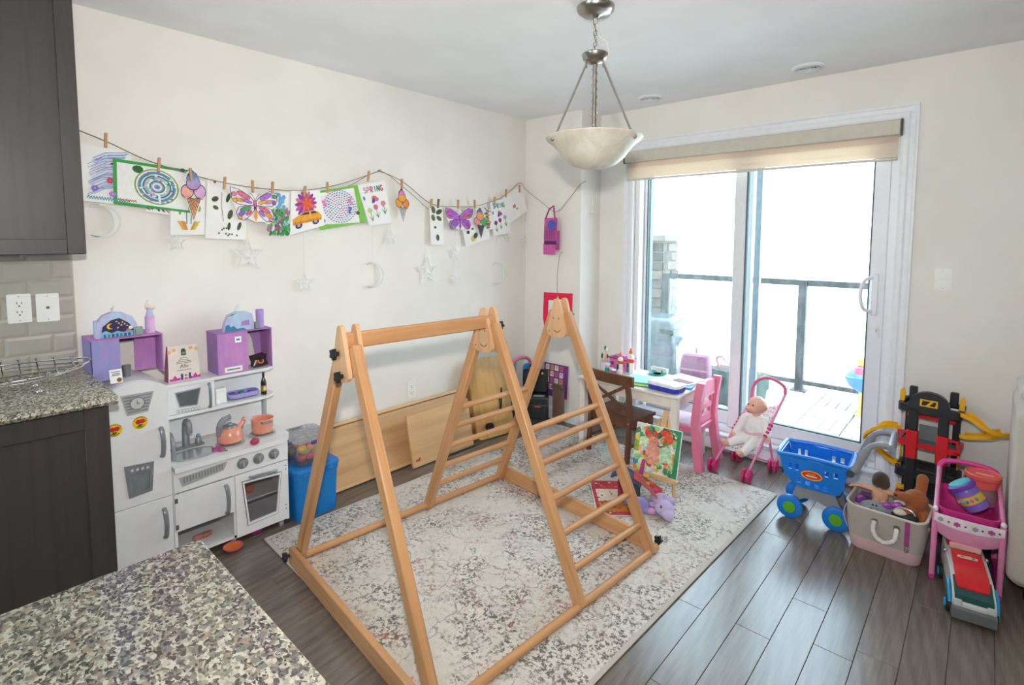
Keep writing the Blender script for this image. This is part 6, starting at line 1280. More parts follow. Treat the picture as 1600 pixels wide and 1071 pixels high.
blob(b, 'white_suit', do, .004, 5); MB(M('#efb6cc', .7)).tube([(q.x-do.location.x, q.y-do.location.y, q.z-do.location.z) for q in cr([(1.790, .010, .285), (1.820, -.012, .272), (1.862, -.010, .268), (1.915, .010, .276)], 4)], .006, 6).obj('pink_sash', do)
h = D_(skin); h.ell((1.868, .050, .440), (.056, .058, .054)); h.ell((1.845, .018, .420), (.038, .032, .032)); h.ell((1.832, -.010, .423), (.0085, .009, .007)); h.ell((1.918, .045, .432), (.010, .014, .018)); h.cap((1.862, .052, .370), (1.864, .050, .40), .026, .026)
blob(h, 'head', do, .003, 3)
for p in ((1.829, .004, .446), (1.858, -.004, .448)): D_(M('#3a3a42', .3)).ell(p, (.0065, .004, .0045)).obj('eye', do)
D_(M('#c05a5e', .5)).ell((1.836, -.008, .404), (.010, .004, .0045)).obj('mouth', do)
def babyhand(c, d, nm='hand'):
    q = D_(skin); c = Vector(c); d = Vector(d).normalized(); x, y, _ = basis(d); q.ell(c, (.017, .017, .015))
    for k, l in enumerate((.016, .020, .019, .015)): o_ = x*(-.012+.008*k); q.cap(c+o_, c+o_+d*(.012+l*.7), .0052, .0045, 8)
    q.cap(c+y*.010, c+y*.018+d*.012, .0055, .0048, 8); return blob(q, nm, do, .0022, 2)
babyhand((1.755, -.018, .246), (-.4, -.6, -.5)); babyhand((1.946, .0, .256), (.1, -.6, -.7))
for a0, d0 in (((1.738, -.084, .198), (-.35, -.55, .35)), ((1.832, -.104, .160), (-.1, -.6, .35))):
    q = D_(skin); a0 = Vector(a0); d0 = Vector(d0).normalized(); q.cap(a0, a0+d0*.035, .019, .016)
    x, y, _ = basis(d0)
    for k in range(5): q.ell(a0+d0*.046+x*(-.013+.0065*k), .0055-.0004*k, 8)
    blob(q, 'foot', do, .003, 2)
# ================================================================== shopping cart
mbl = M('#1478d8', .3, var=.03); mgr = M('#8a8e93', .4, var=.03); mgn = M('#5cae22', .4)
sc = thing('toy_shopping_cart', 'blue plastic toy shopping cart with green hubcaps', 'toy cart', (2.270, -.265, 0), 3)
BW, z0c, z1c = .098, .185, .337
def bprof(z): # half length front/back at height
    t_ = (z-z0c)/(z1c-z0c); return (-.075-.078*math.sin(t_*PI/2), .115+.035*t_)
def side_panel(sgn):
    o_ = [(-.155, z1c), (.150, z1c), (.138, .22), (.120, .175), (.100, z0c), (-.055, z0c), (-.095, .185), (-.128, .225), (-.145, .28)]
    holes = [(-.105, .287, .014, .036), (-.072, .287, .014, .040), (.060, .287, .016, .036), (.100, .290, .018, .032), (-.062, .205, .020, .024), (-.022, .200, .020, .024), (.018, .196, .020, .024), (.058, .192, .020, .024)]
    fz_ = lambda z: z0c+(z-.165)*(z1c-z0c)/.18
    o_ = [(-.155, .345), (.150, .345), (.138, .22), (.120, .175), (.100, .165), (-.055, .165), (-.095, .185), (-.128, .225), (-.145, .28)]; o_ = [(x, fz_(z)) for x, z in o_]; holes = [(a_, fz_(b_), c_, d_*.85) for a_, b_, c_, d_ in holes]
    bm = bmesh.new(); vs = [bm.verts.new((x, 0, z)) for x, z in o_]; edges = [bm.edges.new((vs[i], vs[(i+1) % len(vs)])) for i in range(len(vs))]
    for hx, hz, w, h_ in holes:
        q = [bm.verts.new((hx+dx*w/2, 0, hz+dz*h_/2)) for dx, dz in ((-1, -1), (1, -1), (1, 1), (-1, 1))]; edges += [bm.edges.new((q[i], q[(i+1) % 4])) for i in range(4)]
    bmesh.ops.triangle_fill(bm, use_beauty=True, use_dissolve=False, edges=edges)
    ext = bmesh.ops.extrude_face_region(bm, geom=bm.faces[:]); bmesh.ops.translate(bm, verts=[g for g in ext['geom'] if isinstance(g, bmesh.types.BMVert)], vec=(0, .006, 0)); bmesh.ops.recalc_face_normals(bm, faces=bm.faces[:])
    me = bpy.data.meshes.new('basket_side'); bm.to_mesh(me); bm.free(); me.materials.append(mbl); o = bpy.data.objects.new('basket_side', me); COL.objects.link(o); o.parent = sc; o.location = (0, sgn*BW-.003, 0); o.rotation_euler = (R(-sgn*4), 0, 0); return o
side_panel(-1); side_panel(1)
MB(mbl).box((.02, 0, z0c+.004), (.17, 2*BW-.03, .008), .002).obj('basket_floor', sc)
MB(mbl).sheet(lambda u, v_: (-.060-.095*math.sin(v_*PI/2)**.8, (u-.5)*2*(BW+.004*v_)*.96, z0c+.004+(z1c-z0c)*v_), 4, 8, .006).obj('basket_front', sc); MB(mbl).sheet(lambda u, v_: (.104+.044*v_, (u-.5)*2*(BW+.004*v_)*.96, z0c+.004+(z1c-z0c)*v_), 4, 4, .006).obj('basket_back', sc)
rimp = [(-.165, -.105), (-.12, -.116), (.12, -.116), (.158, -.108), (.164, 0), (.158, .108), (.12, .116), (-.12, .116), (-.165, .105), (-.172, 0)]
MB(mbl).tube([(p.x, p.y, z1c+.002+.010*math.sin((p.x+.16)*9)) for p in cr([(x, y, 0) for x, y in rimp], 4, True)], .011, 8, True).obj('basket_rim', sc)
XS = T((0, -BW-.003, 0), rx=4) @ T((-.005, -.0008, .262)) @ YM
q = MB(M('#c8402a', .4)).prism(circ(.050, 24, 0, 0, .026), .002, X=XS).obj('oval_sticker', sc)
mb = MB(M('#f0b83a', .4)); mb.frame(circ(.048, 24, 0, 0, .024), circ(.043, 24, 0, 0, .020), .0006, X=XS @ T((0, 0, .0021))); mb.mat(M('#f6e6d0', .5)).box((0, -.004, .0026), (.05, .006, .0006), X=XS); mb.mat(M('#e88a3a', .5)).box((0, .008, .0026), (.034, .006, .0006), X=XS); mb.obj('sticker_print', q)
for s in (-1, 1):
    ch_ = [(-.110, .080), (-.098, .110), (-.075, .186), (.090, .186), (.118, .130), (.130, .085), (.118, .055), (.095, .055), (.075, .100), (.020, .122), (-.040, .118), (-.080, .085), (-.095, .060)]
    MB(mgr).prism(ch_, .030, X=T((0, s*.072+.015, 0)) @ YM).obj('chassis_side', sc, smooth=40)
MB(mgr).box((.01, 0, .176), (.14, .12, .016), .003).obj('chassis_deck', sc)
for x in (-.102, .108):
    MB(M('#3a3d42', .5)).cyl((x, -.085, .0625), (x, .085, .0625), .008, n=10).obj('axle', sc)
    for s in (-1, 1):
        w = MB(mbl).lathe([(0, -.014), (.050, -.014), (.060, -.010), (.0625, 0), (.060, .010), (.050, .014), (.036, .016), (0, .016)], n=30, X=T((x, s*.103, .0625), rx=90*s)).obj('wheel', sc); MB(mgn).lathe([(.030, .0), (.028, .005), (0, .007)], n=24, X=T((x, s*.103+s*(-.0162) if False else s*.119, .0625), rx=-90*s)).obj('hubcap', w)
for s in (-1, 1):
    pts = cr([(.150, s*.112, .325), (.180, s*.112, .345), (.205, s*.110, .41), (.235, s*.108, .470), (.275, s*.106, .488), (.315, s*.106, .486)], 5); MB(mgr).tube(pts, [.022]*6+[.018]*8+[.014]*12, 10, flat=.62).obj('handle_arm', sc)
    MB(M('#3f4a52', .4)).cyl((.160, s*.118, .322), (.160, s*.132, .322), .018, n=16).obj('pivot_cap', sc)
MB(mgr).cyl((.318, -.120, .486), (.318, .120, .486), .016, n=16).obj('push_bar', sc)
# ================================================================== toy garage
mk = M('#24262a', .45, var=.04); mr = M('#d8202a', .4, var=.03); my = M('#f0b414', .4, var=.03)
g = thing('toy_garage', 'tall red and black toy car garage with yellow ramps beside the door casing', 'toy garage', (2.705, .110, 0), -4)
for s in (-1, 1):
    x = s*.062
    MB(mk).box((x, -.075, .165), (.042, .034, .33), .004).obj('lower_column', g); MB(mr).box((x, -.078, .405), (.048, .040, .150), .004).obj('red_column', g); MB(mk).box((x, -.075, .540), (.042, .034, .120), .004).obj('upper_column', g)
arch_o = [(-.083, 0)]+[(-.083*math.cos(PI*i/14), .030+.072*math.sin(PI*i/14)) for i in range(15)]+[(.083, 0)]; arch_i = [(-.045, 0)]+[(-.045*math.cos(PI*i/14), .0+.016*math.sin(PI*i/14)) for i in range(15)]+[(.045, 0)]
MB(mk).frame(arch_o, arch_i, .034, X=T((0, -.058, .590)) @ YM).obj('top_arch', g, smooth=30)
mb = MB(my); mb.frame([(-.036, 0), (.036, 0), (.036, .036), (-.036, .036)], [(-.030, .005), (.026, .005), (.030, .030), (-.026, .030)], .004, X=T((0, -.093, .618)) @ YM); mb.prism([(-.012, .006), (.002, .006), (.020, .030), (.008, .030)], .004, X=T((0, -.093, .618)) @ YM); mb.obj('yellow_emblem', g)
for z, col, nm, dz in ((.575, mk, 'roof_deck', .038), (.395, mr, 'middle_deck', .022), (.225, mk, 'lower_deck', .042), (.075, mr, 'ground_deck', .03)):
    w = .262; o_ = rrect(w, .20, .03); i_ = [(p[0]*.86, p[1]*.80) for p in o_]
    MB(col).frame(o_, i_, dz, X=T((0, .01, z))).obj(nm, g, smooth=40); MB(M('#6a6f72', .5)).prism(i_, .010, X=T((0, .01, z+.004))).obj('deck_plate', g)
for s in (-1, 1):
    MB(mr).frame([(-.030, 0), (.030, 0), (.022, .055), (-.022, .055)], [(-.020, .010), (.020, .010), (.014, .046), (-.014, .046)], .016, X=T((s*.100, -.075, .415)) @ YM).obj('window_panel', g)
    MB(my).box((s*.118, .0, .345), (.008, .014, .10), .003).obj('yellow_strut', g); MB(mk).box((s*.085, .05, .645), (.034, .034, .075), .004).obj('roof_tower', g)
    MB(my).prism([(-.010, 0), (.010, 0), (.014, .05), (.006, .075), (-.008, .06)], .006, X=T((s*.122, -.02, .610)) @ YM).obj('yellow_fin', g); MB(mk).box((s*.10, .06, .30), (.03, .03, .56), .003).obj('rear_column', g)
MB(M('#7c8486', .4)).box((0, .03, .445), (.10, .008, .085), .002).obj('grey_screen', g); MB(mr).box((0, .02, .535), (.20, .02, .022), .003).obj('upper_beam', g); MB(mk).box((0, .045, .16), (.20, .012, .20), .003).obj('lower_back', g)
MB(M('#e8e6dc', .5)).box((.095, -.03, .6135), (.03, .02, .004)).obj('roof_marking', g)
def ramp(pts, w=.030):
    P = cr(pts, 6); rings = []
    for i, p in enumerate(P):
        d = (P[min(i+1, len(P)-1)]-P[max(i-1, 0)]).normalized(); s_ = Vector((-d.y, d.x, 0)); s_ = s_.normalized() if s_.length > .01 else Vector((0, 1, 0)); up_ = Vector((0, 0, 1))
        rings.append([p+s_*(a_*w)+up_*b_ for a_, b_ in ((-1, .014), (-1, -.006), (1, -.006), (1, .014), (.86, .014), (.86, 0), (-.86, 0), (-.86, .014))])
    return MB(my).loft(rings).obj('yellow_ramp', g, smooth=50)
ramp([(-.125, -.03, .468), (-.17, -.05, .470), (-.21, -.06, .452), (-.245, -.055, .415), (-.262, -.045, .372)]); ramp([(-.262, -.03, .365), (-.235, -.02, .330), (-.195, -.02, .295), (-.150, -.01, .262), (-.120, 0, .256)])
ramp([(.130, -.05, .602), (.17, -.06, .590), (.22, -.065, .555), (.255, -.045, .535), (.28, .0, .528)]); ramp([(.130, -.02, .486), (.17, -.03, .492), (.22, -.03, .510), (.255, .02, .518), (.28, .04, .522)]); MB(my).box((-.075, -.06, .155), (.09, .03, .022), .004).obj('exit_ramp', g)
# ================================================================== fabric toy bag and its toys
bag = thing('storage_bag', 'grey fabric storage bag with a pink base and rope handle full of toys', 'storage bag', (2.597, -.360, 0), -3)
mgb = FAB('#b3aba2', 240, .05, .25); mpb = FAB('#d8b3b4', 240, .05, .25)
def ringz(w, d, z, sag=0, r=.035): return [(x, y, z-sag*max(0, -y/(d/2))*(1-(abs(x)/(w/2))**2)) for x, y in rrect(w, d, r, 4)]
MB(mpb).loft([ringz(.255, .195, 0), ringz(.272, .208, .012), ringz(.285, .215, .062)]).obj('pink_base', bag, smooth=50)
outer = [ringz(.286, .216, .063), ringz(.300, .226, .12), ringz(.305, .232, .17, .012), ringz(.308, .236, .218, .022)]; inner = [ringz(.296, .224, .218, .022), ringz(.290, .214, .15), ringz(.27, .20, .07)]
MB(mgb).loft(outer+inner).obj('grey_side', bag, smooth=60)
MB(FAB('#cfc8c0', 240, .04, .2)).tube([Vector(p) for p in ringz(.306, .234, .220, .022)], .006, 8, True).obj('rim_binding', bag)
pts = cr([(-.035, -.118, .165), (-.036, -.138, .135), (-.022, -.146, .105), (.010, -.148, .092), (.042, -.146, .110), (.050, -.136, .135), (.050, -.118, .160)], 6); MB(FAB('#e6e2dc', 150, .05, .8)).tube(pts, [.0095+.0012*math.sin(i*1.9) for i in range(len(pts))], 10).obj('rope_handle', bag)
for x, z in ((-.035, .166), (.050, .162)): MB(m_nick).lathe([(.009, 0), (.014, 0), (.014, .003), (.009, .003)], n=18, X=T((x, -.1135, z)) @ YM).obj('grommet', bag)
q = MB(FAB('#a8408c', 240)).box((.088, -.1215, .150), (.018, .004, .115), .001).obj('purple_strap', bag); MB(m_nick).tube(cr([(.088, -.123, .092), (.094, -.124, .080), (.088, -.124, .068), (.082, -.124, .080)], 4, True), .002, 6, True).obj('clip', q)
MB(FAB('#c7b2c8', 240)).sheet(lambda u, v_: (-.152-.020*math.sin(PI*v_), -.06+.10*u, .07+.13*v_), 4, 6, .004).obj('side_handle', bag)
wx_, wy_ = 2.597, -.360
d2 = thing('toddler_doll', 'doll with dark hair and outstretched arms sitting on top of the toy bag', 'doll', (2.555, -.325, .213), 8); sk2 = M('#d9a583', .5, var=.04)
b = MB(sk2); b.ell((0, 0, .020), (.036, .026, .040)); b.ell((0, .002, -.012), (.032, .026, .026)); b.cap((-.025, 0, .045), (-.085, -.010, .052), .014, .009); b.cap((-.085, -.010, .052), (-.118, -.014, .046), .009, .006); b.cap((.025, 0, .045), (.080, -.012, .040), .014, .009); b.cap((.080, -.012, .040), (.112, -.020, .028), .009, .006)
b.cap((-.018, -.01, -.01), (-.022, -.05, -.020), .016, .012); b.cap((.018, -.01, -.01), (.026, -.048, -.020), .016, .012); b.cap((0, .002, .05), (0, .004, .075), .012, .012); b.ell((0, .008, .092), (.030, .030, .034))
for s in (-1, 1):
    for k in range(4): b.cap((s*(.114), -.014-.006*(s > 0)+.005*(k-1.5), .045-.016*(s > 0)), (s*(.128-.002*k), -.018+.005*(k-1.5), .043-.018*(s > 0)), .0032, .0028, 6)
blob(b, 'body', d2, .003, 3); b = MB(FAB('#453830', 160, .2, .9)); b.ell((0, -.002, .100), (.036, .034, .036)); b.ell((.012, -.016, .088), (.026, .022, .030)); b.ell((-.014, -.014, .090), (.024, .022, .028)); blob(b, 'hair', d2, .004, 2)
d3 = thing('brown_dog_plush', 'ginger plush dog with cream paws leaning out of the toy bag', 'plush toy', (2.690, -.330, .215), 20); fu = FAB('#a85f2c', 190, .16, .8)
b = MB(fu); b.ell((0, 0, .040), (.052, .046, .050)); b.ell((.020, .012, -.015), (.050, .046, .048)); b.cap((-.03, -.02, .055), (-.075, -.025, .062), .024, .020); b.cap((.030, .035, .060), (.040, .055, .125), .022, .024); b.cap((-.02, -.03, .0), (-.055, -.055, .000), .022, .018); b.cap((.03, -.03, -.02), (.02, -.068, -.045), .024, .020)
blob(b, 'body', d3, .004, 4); cr_ = FAB('#e8ded0', 190, .06, .6)
for p, r_ in (((-.070, -.060, -.002), (.030, .016, .016)), ((-.060, -.012, .022), (.026, .012, .012)), ((.018, -.078, -.052), (.022, .014, .016))): MB(cr_).ell(p, r_).obj('paw', d3)
MB(M('#24201e', .3)).ell((-.088, -.040, .068), .006).obj('nose', d3)
d4 = thing('grey_plush', 'grey plush rolled up inside the toy bag', 'plush toy', (2.545, -.400, .188), 10); b = MB(FAB('#8b9096', 240, .08, .4)); b.ell((0, 0, 0), (.066, .042, .040)); b.ell((.06, .01, .004), (.030, .030, .026)); blob(b, 'body', d4, .004, 4)
for p in ((-.010, -.026, .030), (.004, -.028, .030), (-.018, -.038, .016)): MB(M('#24262c', .4)).ell(p, .0045).obj('button', d4)
d5 = thing('purple_bow', 'shiny purple hair bow lying on top of the toy bag', 'bow', (2.612, -.392, .226), 20); msh = M('#a456b8', .25, .2, var=.08)
for s in (-1, 1): MB(msh).ell((s*.020, 0, s*.004), (.022, .013, .017)).obj('loop', d5)
MB(msh).ell((0, 0, 0), .009).obj('knot', d5)
d6 = thing('purple_shoe', 'glossy purple doll shoe by the left rim of the toy bag', 'doll shoe', (2.488, -.375, .196), 60); MB(M('#8c3f9a', .2, .1, var=.08)).loft([[(x*s_+dx, y*s_, z) for x, y in rrect(.062, .034, .015, 3)] for z, s_, dx in ((0, 1, 0), (.014, 1.0, 0), (.026, .72, -.008), (.030, .60, -.010))]).obj('upper', d6); MB(M('#d8d0d8', .4)).prism(rrect(.064, .036, .016), .006, X=T((0, 0, -.006))).obj('sole', d6)
d7 = thing('black_bag_toy', 'black and silver toy bag in the right end of the storage bag', 'toy bag', (2.660, -.400, .172), -8); MB(M('#2b2c30', .35, var=.08)).box((0, 0, .010), (.10, .05, .06), .012).obj('body', d7); MB(M('#b8bcc2', .3, .6)).tube(cr([(-.04, 0, .04), (-.02, 0, .058), (.02, 0, .058), (.04, 0, .04)], 4), .004, 6).obj('strap', d7)
d8 = thing('purple_cloth', 'purple doll dress stuffed in the back of the toy bag', 'doll dress', (2.520, -.300, .185), 0); MB(FAB('#6f3f7c', 200, .15, .5)).sheet(lambda u, v_: (-.05+.10*u, -.03+.06*v_, .02+.018*math.sin(6*u)*math.cos(5*v_)), 10, 8, .010).obj('cloth', d8)
# ================================================================== doll cot cart
mc1 = M('#e58ab6', .4, var=.03); mc2 = M('#d2358c', .4, var=.03)
ck = thing('doll_cot', 'pink doll cot on a stand with a flowered fabric skirt', 'doll cot', (2.874, -.325, 0), 2)
CX, CY = .108, .165
for sx in (-1, 1):
    MB(mc1).cyl((sx*CX, -CY, .010), (sx*CX, -CY, .300), .0105, n=14).obj('front_post', ck); MB(mc1).cyl((sx*CX, CY, .010), (sx*CX*.97, CY, .395), .0105, n=14).obj('rear_post', ck)
    MB(mc2).tube([(sx*CX, -CY-.015, .010), (sx*CX, CY+.015, .010)], .010, 8).obj('skid', ck); MB(mc1).cyl((sx*CX, -CY, .295), (sx*CX*.97, CY, .385), .009, n=12).obj('side_rail', ck)
    MB(M('#f2eef0', .4)).ell((sx*CX, -CY, .312), (.010, .010, .012)).obj('post_cap', ck)
MB(mc2).cyl((-CX, CY, .012), (CX, CY, .012), .011, n=12).obj('rear_foot_bar', ck)
MB(mc2).tube(cr([(-CX*.97, CY, .39), (-.085, CY+.01, .415), (-.03, CY+.014, .425), (.03, CY+.014, .425), (.085, CY+.01, .415), (CX*.97, CY, .39)], 5), .012, 10).obj('handle_bow', ck)
tub_o = [[(x, y, z) for x, y in rrect(w, d, .035, 4)] for z, w, d in ((.215, .150, .25), (.235, .185, .29), (.315, .205, .318))]; tub_i = [[(x, y, z) for x, y in rrect(w, d, .035, 4)] for z, w, d in ((.315, .193, .306), (.245, .172, .278), (.228, .12, .22))]
MB(M('#d63f92', .3, var=.03)).loft(tub_o+tub_i).obj('inner_tray', ck, smooth=50)
def skirt(u, v_): # u along X, front skirt hanging from the front rail
    return (-.112+.224*u, -CY-.014-.010*math.sin(PI*u)+.028*v_*v_, .300-v_*(.082+.040*math.sin(PI*u))-.004*math.sin(9*u)*v_)
MB(M('#e6a2c6', .7, var=.03)).sheet(skirt, 16, 8, .003).obj('skirt_cloth', ck)
band = MB(M('#f3e6ee', .7)).sheet(lambda u, v_: Vector(skirt(u, v_*.42))+Vector((0, -.0026, 0)), 16, 4, .0015).obj('white_band', ck)
for k, u in enumerate((.10, .22, .34, .46, .60, .70, .82, .93)):
    p = Vector(skirt(u, .22))+Vector((0, -.0045, 0)); big_ = k in (2, 6); gr_ = k in (0, 4)
    MB(M('#b0488c' if big_ else ('#a8a0a8' if gr_ else '#4a3a52'), .6)).prism([(p_[0]*(1.15 if big_ else 1), p_[1]) for p_ in (starp(.0125, .008, 6) if big_ or gr_ else circ(.0038, 10))], .0006, X=T(tuple(p)) @ YM).obj('printed_flower', band)
sd = lambda sx: MB(mc1).sheet(lambda u, v_: (sx*.112, -CY+2*CY*u, .298+.085*u-.085*v_), 8, 3, .003).obj('side_cloth', ck)
sd(-1); sd(1)
MB(M('#3a2436', .8)).box((0, .02, .030), (.19, .28, .010), .002).obj('bottom_shelf', ck); MB(M('#42283c', .8)).box((0, CY-.012, .13), (.19, .004, .19)).obj('rear_panel', ck)
o = thing('bead_jar', 'purple and turquoise craft jar lying in the doll cot', 'jar', (2.868, -.340, .304), -25, ry=0)
Xj = T((.012, 0, .040), ry=-34, rx=14); MB(M('#8a6cc8', .3, trans=.1)).lathe([(.040, -.055), (.046, -.05), (.048, .03), (.044, .04), (0, .04)], n=28, X=Xj).obj('body', o); MB(M('#6f3fb0', .4)).lathe([(.052, .040), (.052, .058), (.046, .062), (0, .062)], n=28, X=Xj).obj('lid', o); MB(M('#4fc3cf', .4)).lathe([(.043, .0625), (.041, .068), (0, .070)], n=28, X=Xj).obj('lid_top', o); MB(M('#e0b84a', .5)).lathe([(.0487, -.02), (.0487, .012)], n=28, X=Xj).obj('yellow_band', o)
for k in range(6): MB(M(['#3f86d0', '#e06aa8', '#4aa8c8'][k % 3], .4)).ell((.049*math.cos(R(-150+22*k)), .049*math.sin(R(-150+22*k)), -.004), .007, 8, X=Xj).obj('bead', o)
o = thing('red_lid_tub', 'clear tub with a coral screw lid standing at the back of the doll cot', 'jar', (2.918, -.215, .300)); MB(M('#c9a8b0', .2, trans=.45)).lathe([(.048, -.052), (.056, -.045), (.058, .028), (0, .028)], n=28, X=T((0, 0, .03))).obj('body', o); MB(M('#e8655f', .35)).lathe([(.050, .058), (.056, .060), (.058, .095), (.064, .100), (.066, .116), (.060, .120), (.056, .114), (0, .112)], n=32).obj('lid', o); MB(M('#f0a8a0', .4)).box((.005, 0, .1135), (.06, .012, .003), .001).obj('embossing', o)
# toy bus
bs_ = thing('toy_rescue_bus', 'red and white toy rescue bus with teal front parked under the doll cot', 'toy bus', (2.893, -.615, 0), 8)
mwh = M('#d5d8d8', .35, var=.02)
def bprofile(w, pts): return [[(s*w, y, z) for y, z in pts] for s in (-1, 1)]
bodyp = [(-.150, .040), (-.150, .074), (-.135, .100), (-.060, .136), (.035, .146), (.240, .150), (.240, .040)]
MB(mwh).loft(bprofile(.064, bodyp)).obj('body', bs_, smooth=20); MB(M('#6f7174', .45)).loft(bprofile(.066, [(-.160, .018), (-.160, .056), (-.150, .064), (-.120, .060), (.236, .060), (.236, .018)])).obj('bumper', bs_, smooth=20)
MB(M('#1f4f4c', .15, coat=.4)).loft(bprofile(.058, [(-.146, .084), (-.137, .102), (-.060, .1395), (-.064, .130)])).obj('windscreen', bs_, smooth=20)
MB(M('#d8161e', .25, coat=.3)).loft([[(x, y, z) for x in (-w, w)] for y, z, w in ()]+[[(-w, y, z), (w, y, z), (w, y, z+.010), (-w, y, z+.010)] for y, z, w in ((-.108, .112, .046), (-.085, .124, .052), (-.055, .140, .052), (.035, .150, .050), (.110, .155, .048))]).obj('red_hood', bs_, smooth=30)
MB(M('#c81820', .3)).box((0, .185, .185), (.112, .100, .070), .012).obj('red_cabin', bs_); MB(M('#e8b8b0', .4)).box((0, .128, .172), (.104, .012, .024), .003).obj('pale_strip', bs_)
mb = MB(M('#d8c8a0', .5)); mb.prism([(-.034, -.008), (-.01, -.012), (.03, -.008), (.034, .006), (.008, .012), (-.03, .008)], .001, X=T((0, .06, .1632), rx=3)); mb.mat(M('#4a7aa8', .5)).prism(circ(.006, 10, .018, 0), .0014, X=T((0, .06, .1632), rx=3)); mb.mat(M('#c84a3a', .5)).prism(circ(.006, 10, -.016, 0), .0014, X=T((0, .06, .1632), rx=3)); mb.obj('roof_badge', bs_)
for s in (-1, 1):
    MB(mwh).box((s*.050, -.1515, .080), (.028, .006, .026), .003).obj('headlamp_block', bs_)
    for y in (-.085, .155):
        w = MB(M('#222426', .6)).lathe([(0, -.012), (.026, -.012), (.030, -.008), (.030, .008), (.026, .012), (0, .012)], n=22, X=T((s*.066, y, .030), ry=90)).obj('wheel', bs_); MB(M('#25a6e0', .35)).lathe([(.018, 0), (.016, .004), (0, .005)], n=18, X=T((s*.0785, y, .030), ry=90*s)).obj('hubcap', w)
    MB(M('#27a9e2', .35)).tube(cr([(s*.070, -.130, .060), (s*.072, -.10, .100), (s*.071, -.06, .112), (s*.071, -.035, .10)], 5), .010, 8, flat=.6).obj('blue_fender', bs_); MB(m_chrome).ell((s*.066, .105, .150), (.007, .007, .010)).obj('mirror', bs_)
# ================================================================== sofa
so = thing('beige_sofa', 'beige fabric sofa at the right edge of the room', 'sofa', (3.492, -.235, 0)); mso = FAB('#c8c1b4', 260, .05, .35)
def cushion(c, sz, b, nm, m=mso):
    o_ = MB(m).box((0, 0, 0), sz, b).obj(nm, so, c); k = o_.modifiers.new('round', 'BEVEL'); k.width = min(b*.8, .03); k.segments = 3; return o_
cushion((-.425, -.005, .440), (.13, .56, .72), .03, 'arm'); cushion((.425, -.005, .440), (.13, .56, .72), .045, 'arm'); cushion((0, -.20, .455), (.715, .16, .70), .045, 'back'); cushion((0, .10, .22), (.715, .34, .26), .03, 'base')
for s in (-1, 1): cushion((s*.181, .095, .412), (.352, .36, .125), .04, 'seat_cushion'); cushion((s*.19-.0, -.08, .64), (.35, .14, .46), .05, 'back_cushion')
cushion((-.40, -.02, .845), (.17, .40, .085), .038, 'arm_pillow')
for sx in (-1, 1):
    for sy in (-1, 1): MB(M('#1f1b18', .6)).lathe([(.022, 0), (.034, .02), (.036, .079), (0, .079)], (sx*.40, sy*.22, 0), 16).obj('foot', so)
# ================================================================== the balcony outside
ZD = .05
mdk = M('#c9c4bc', .8, var=.06, sc=12); dk = struct(MB(M('#3a3c40', .9)).box((1.5, 1.39, ZD-.045), (6.0, 1.92, .05)).obj('floor_balcony'))
tm = None
for i in range(15):
    for j in range(6):
        x, y = -.75+.305*i, .60+.305*j
        if tm is None:
            mb = MB(mdk)
            for k in range(4): mb.box((0, -.1125+.075*k, .010), (.294, .064, .020), .003)
            o = mb.obj('deck_tile', dk, (x, y, ZD-.0195)); tm = o.data
        else:
            o = bpy.data.objects.new('deck_tile', tm); COL.objects.link(o); o.parent = dk; o.location = (x, y, ZD-.0195)
        if (i+j) % 2: o.rotation_euler = (0, 0, PI/2)
mrl = M('#22282a', .6)
YR = 2.06
rl_ = thing('balcony_railing', 'black metal balcony railing with clear glass panels', 'railing', (1.2, YR, ZD+.001))
for x in (.28, 1.63, 2.98): MB(mrl).box((x-1.2, 0, .52), (.07, .07, 1.04), .004).obj('post', rl_); MB(mrl).box((x-1.2, 0, .006), (.13, .13, .012), .003).obj('post_foot', rl_)
for xa, xb in ((.28, 1.63), (1.63, 2.98)):
    MB(mrl).box(((xa+xb)/2-1.2, 0, 1.015), (xb-xa-.072, .055, .055), .004).obj('top_rail', rl_); MB(mrl).box(((xa+xb)/2-1.2, 0, .080), (xb-xa-.072, .04, .04), .004).obj('bottom_rail', rl_)
    MB(GLASS('#f6fbfb', .004, .04, name='rail_glass')).box(((xa+xb)/2-1.2, 0, .545), (xb-xa-.09, .008, .875)).obj('glass_panel', rl_, smooth=0)
# stone pillar built of courses
pi_ = struct(MB(M('#6a655c', .95)).box((-.02, 2.36, .745), (.37, .37, 1.39)).obj('wall_pillar')); prr = random.Random(9)
for r_ in range(13):
    z = .06+r_*.105
    for face in range(2):
        off = 0
        L_ = [.20, .19] if r_ % 2 else [.12, .27]
        for l in L_:
            c = prr.choice(['#3f3c37', '#4a4640', '#35322e', '#57524a']); d = prr.uniform(.012, .026)
            mb = MB(M(c, .9, var=.15, sc=30, bump=.5)); 
            if face == 0: mb.box((-.215+off+l/2, 2.175-d/2, z+.05), (l-.012, d, .093), .006)
            else: mb.box((.165+d/2, 2.165+off+l/2, z+.05), (d, l-.012, .093), .006)
            mb.obj('stone', pi_); off += l
MB(M('#5c5953', .8)).box((-.02, 2.36, 1.475), (.46, .46, .07), .008).obj('cap_stone', pi_)
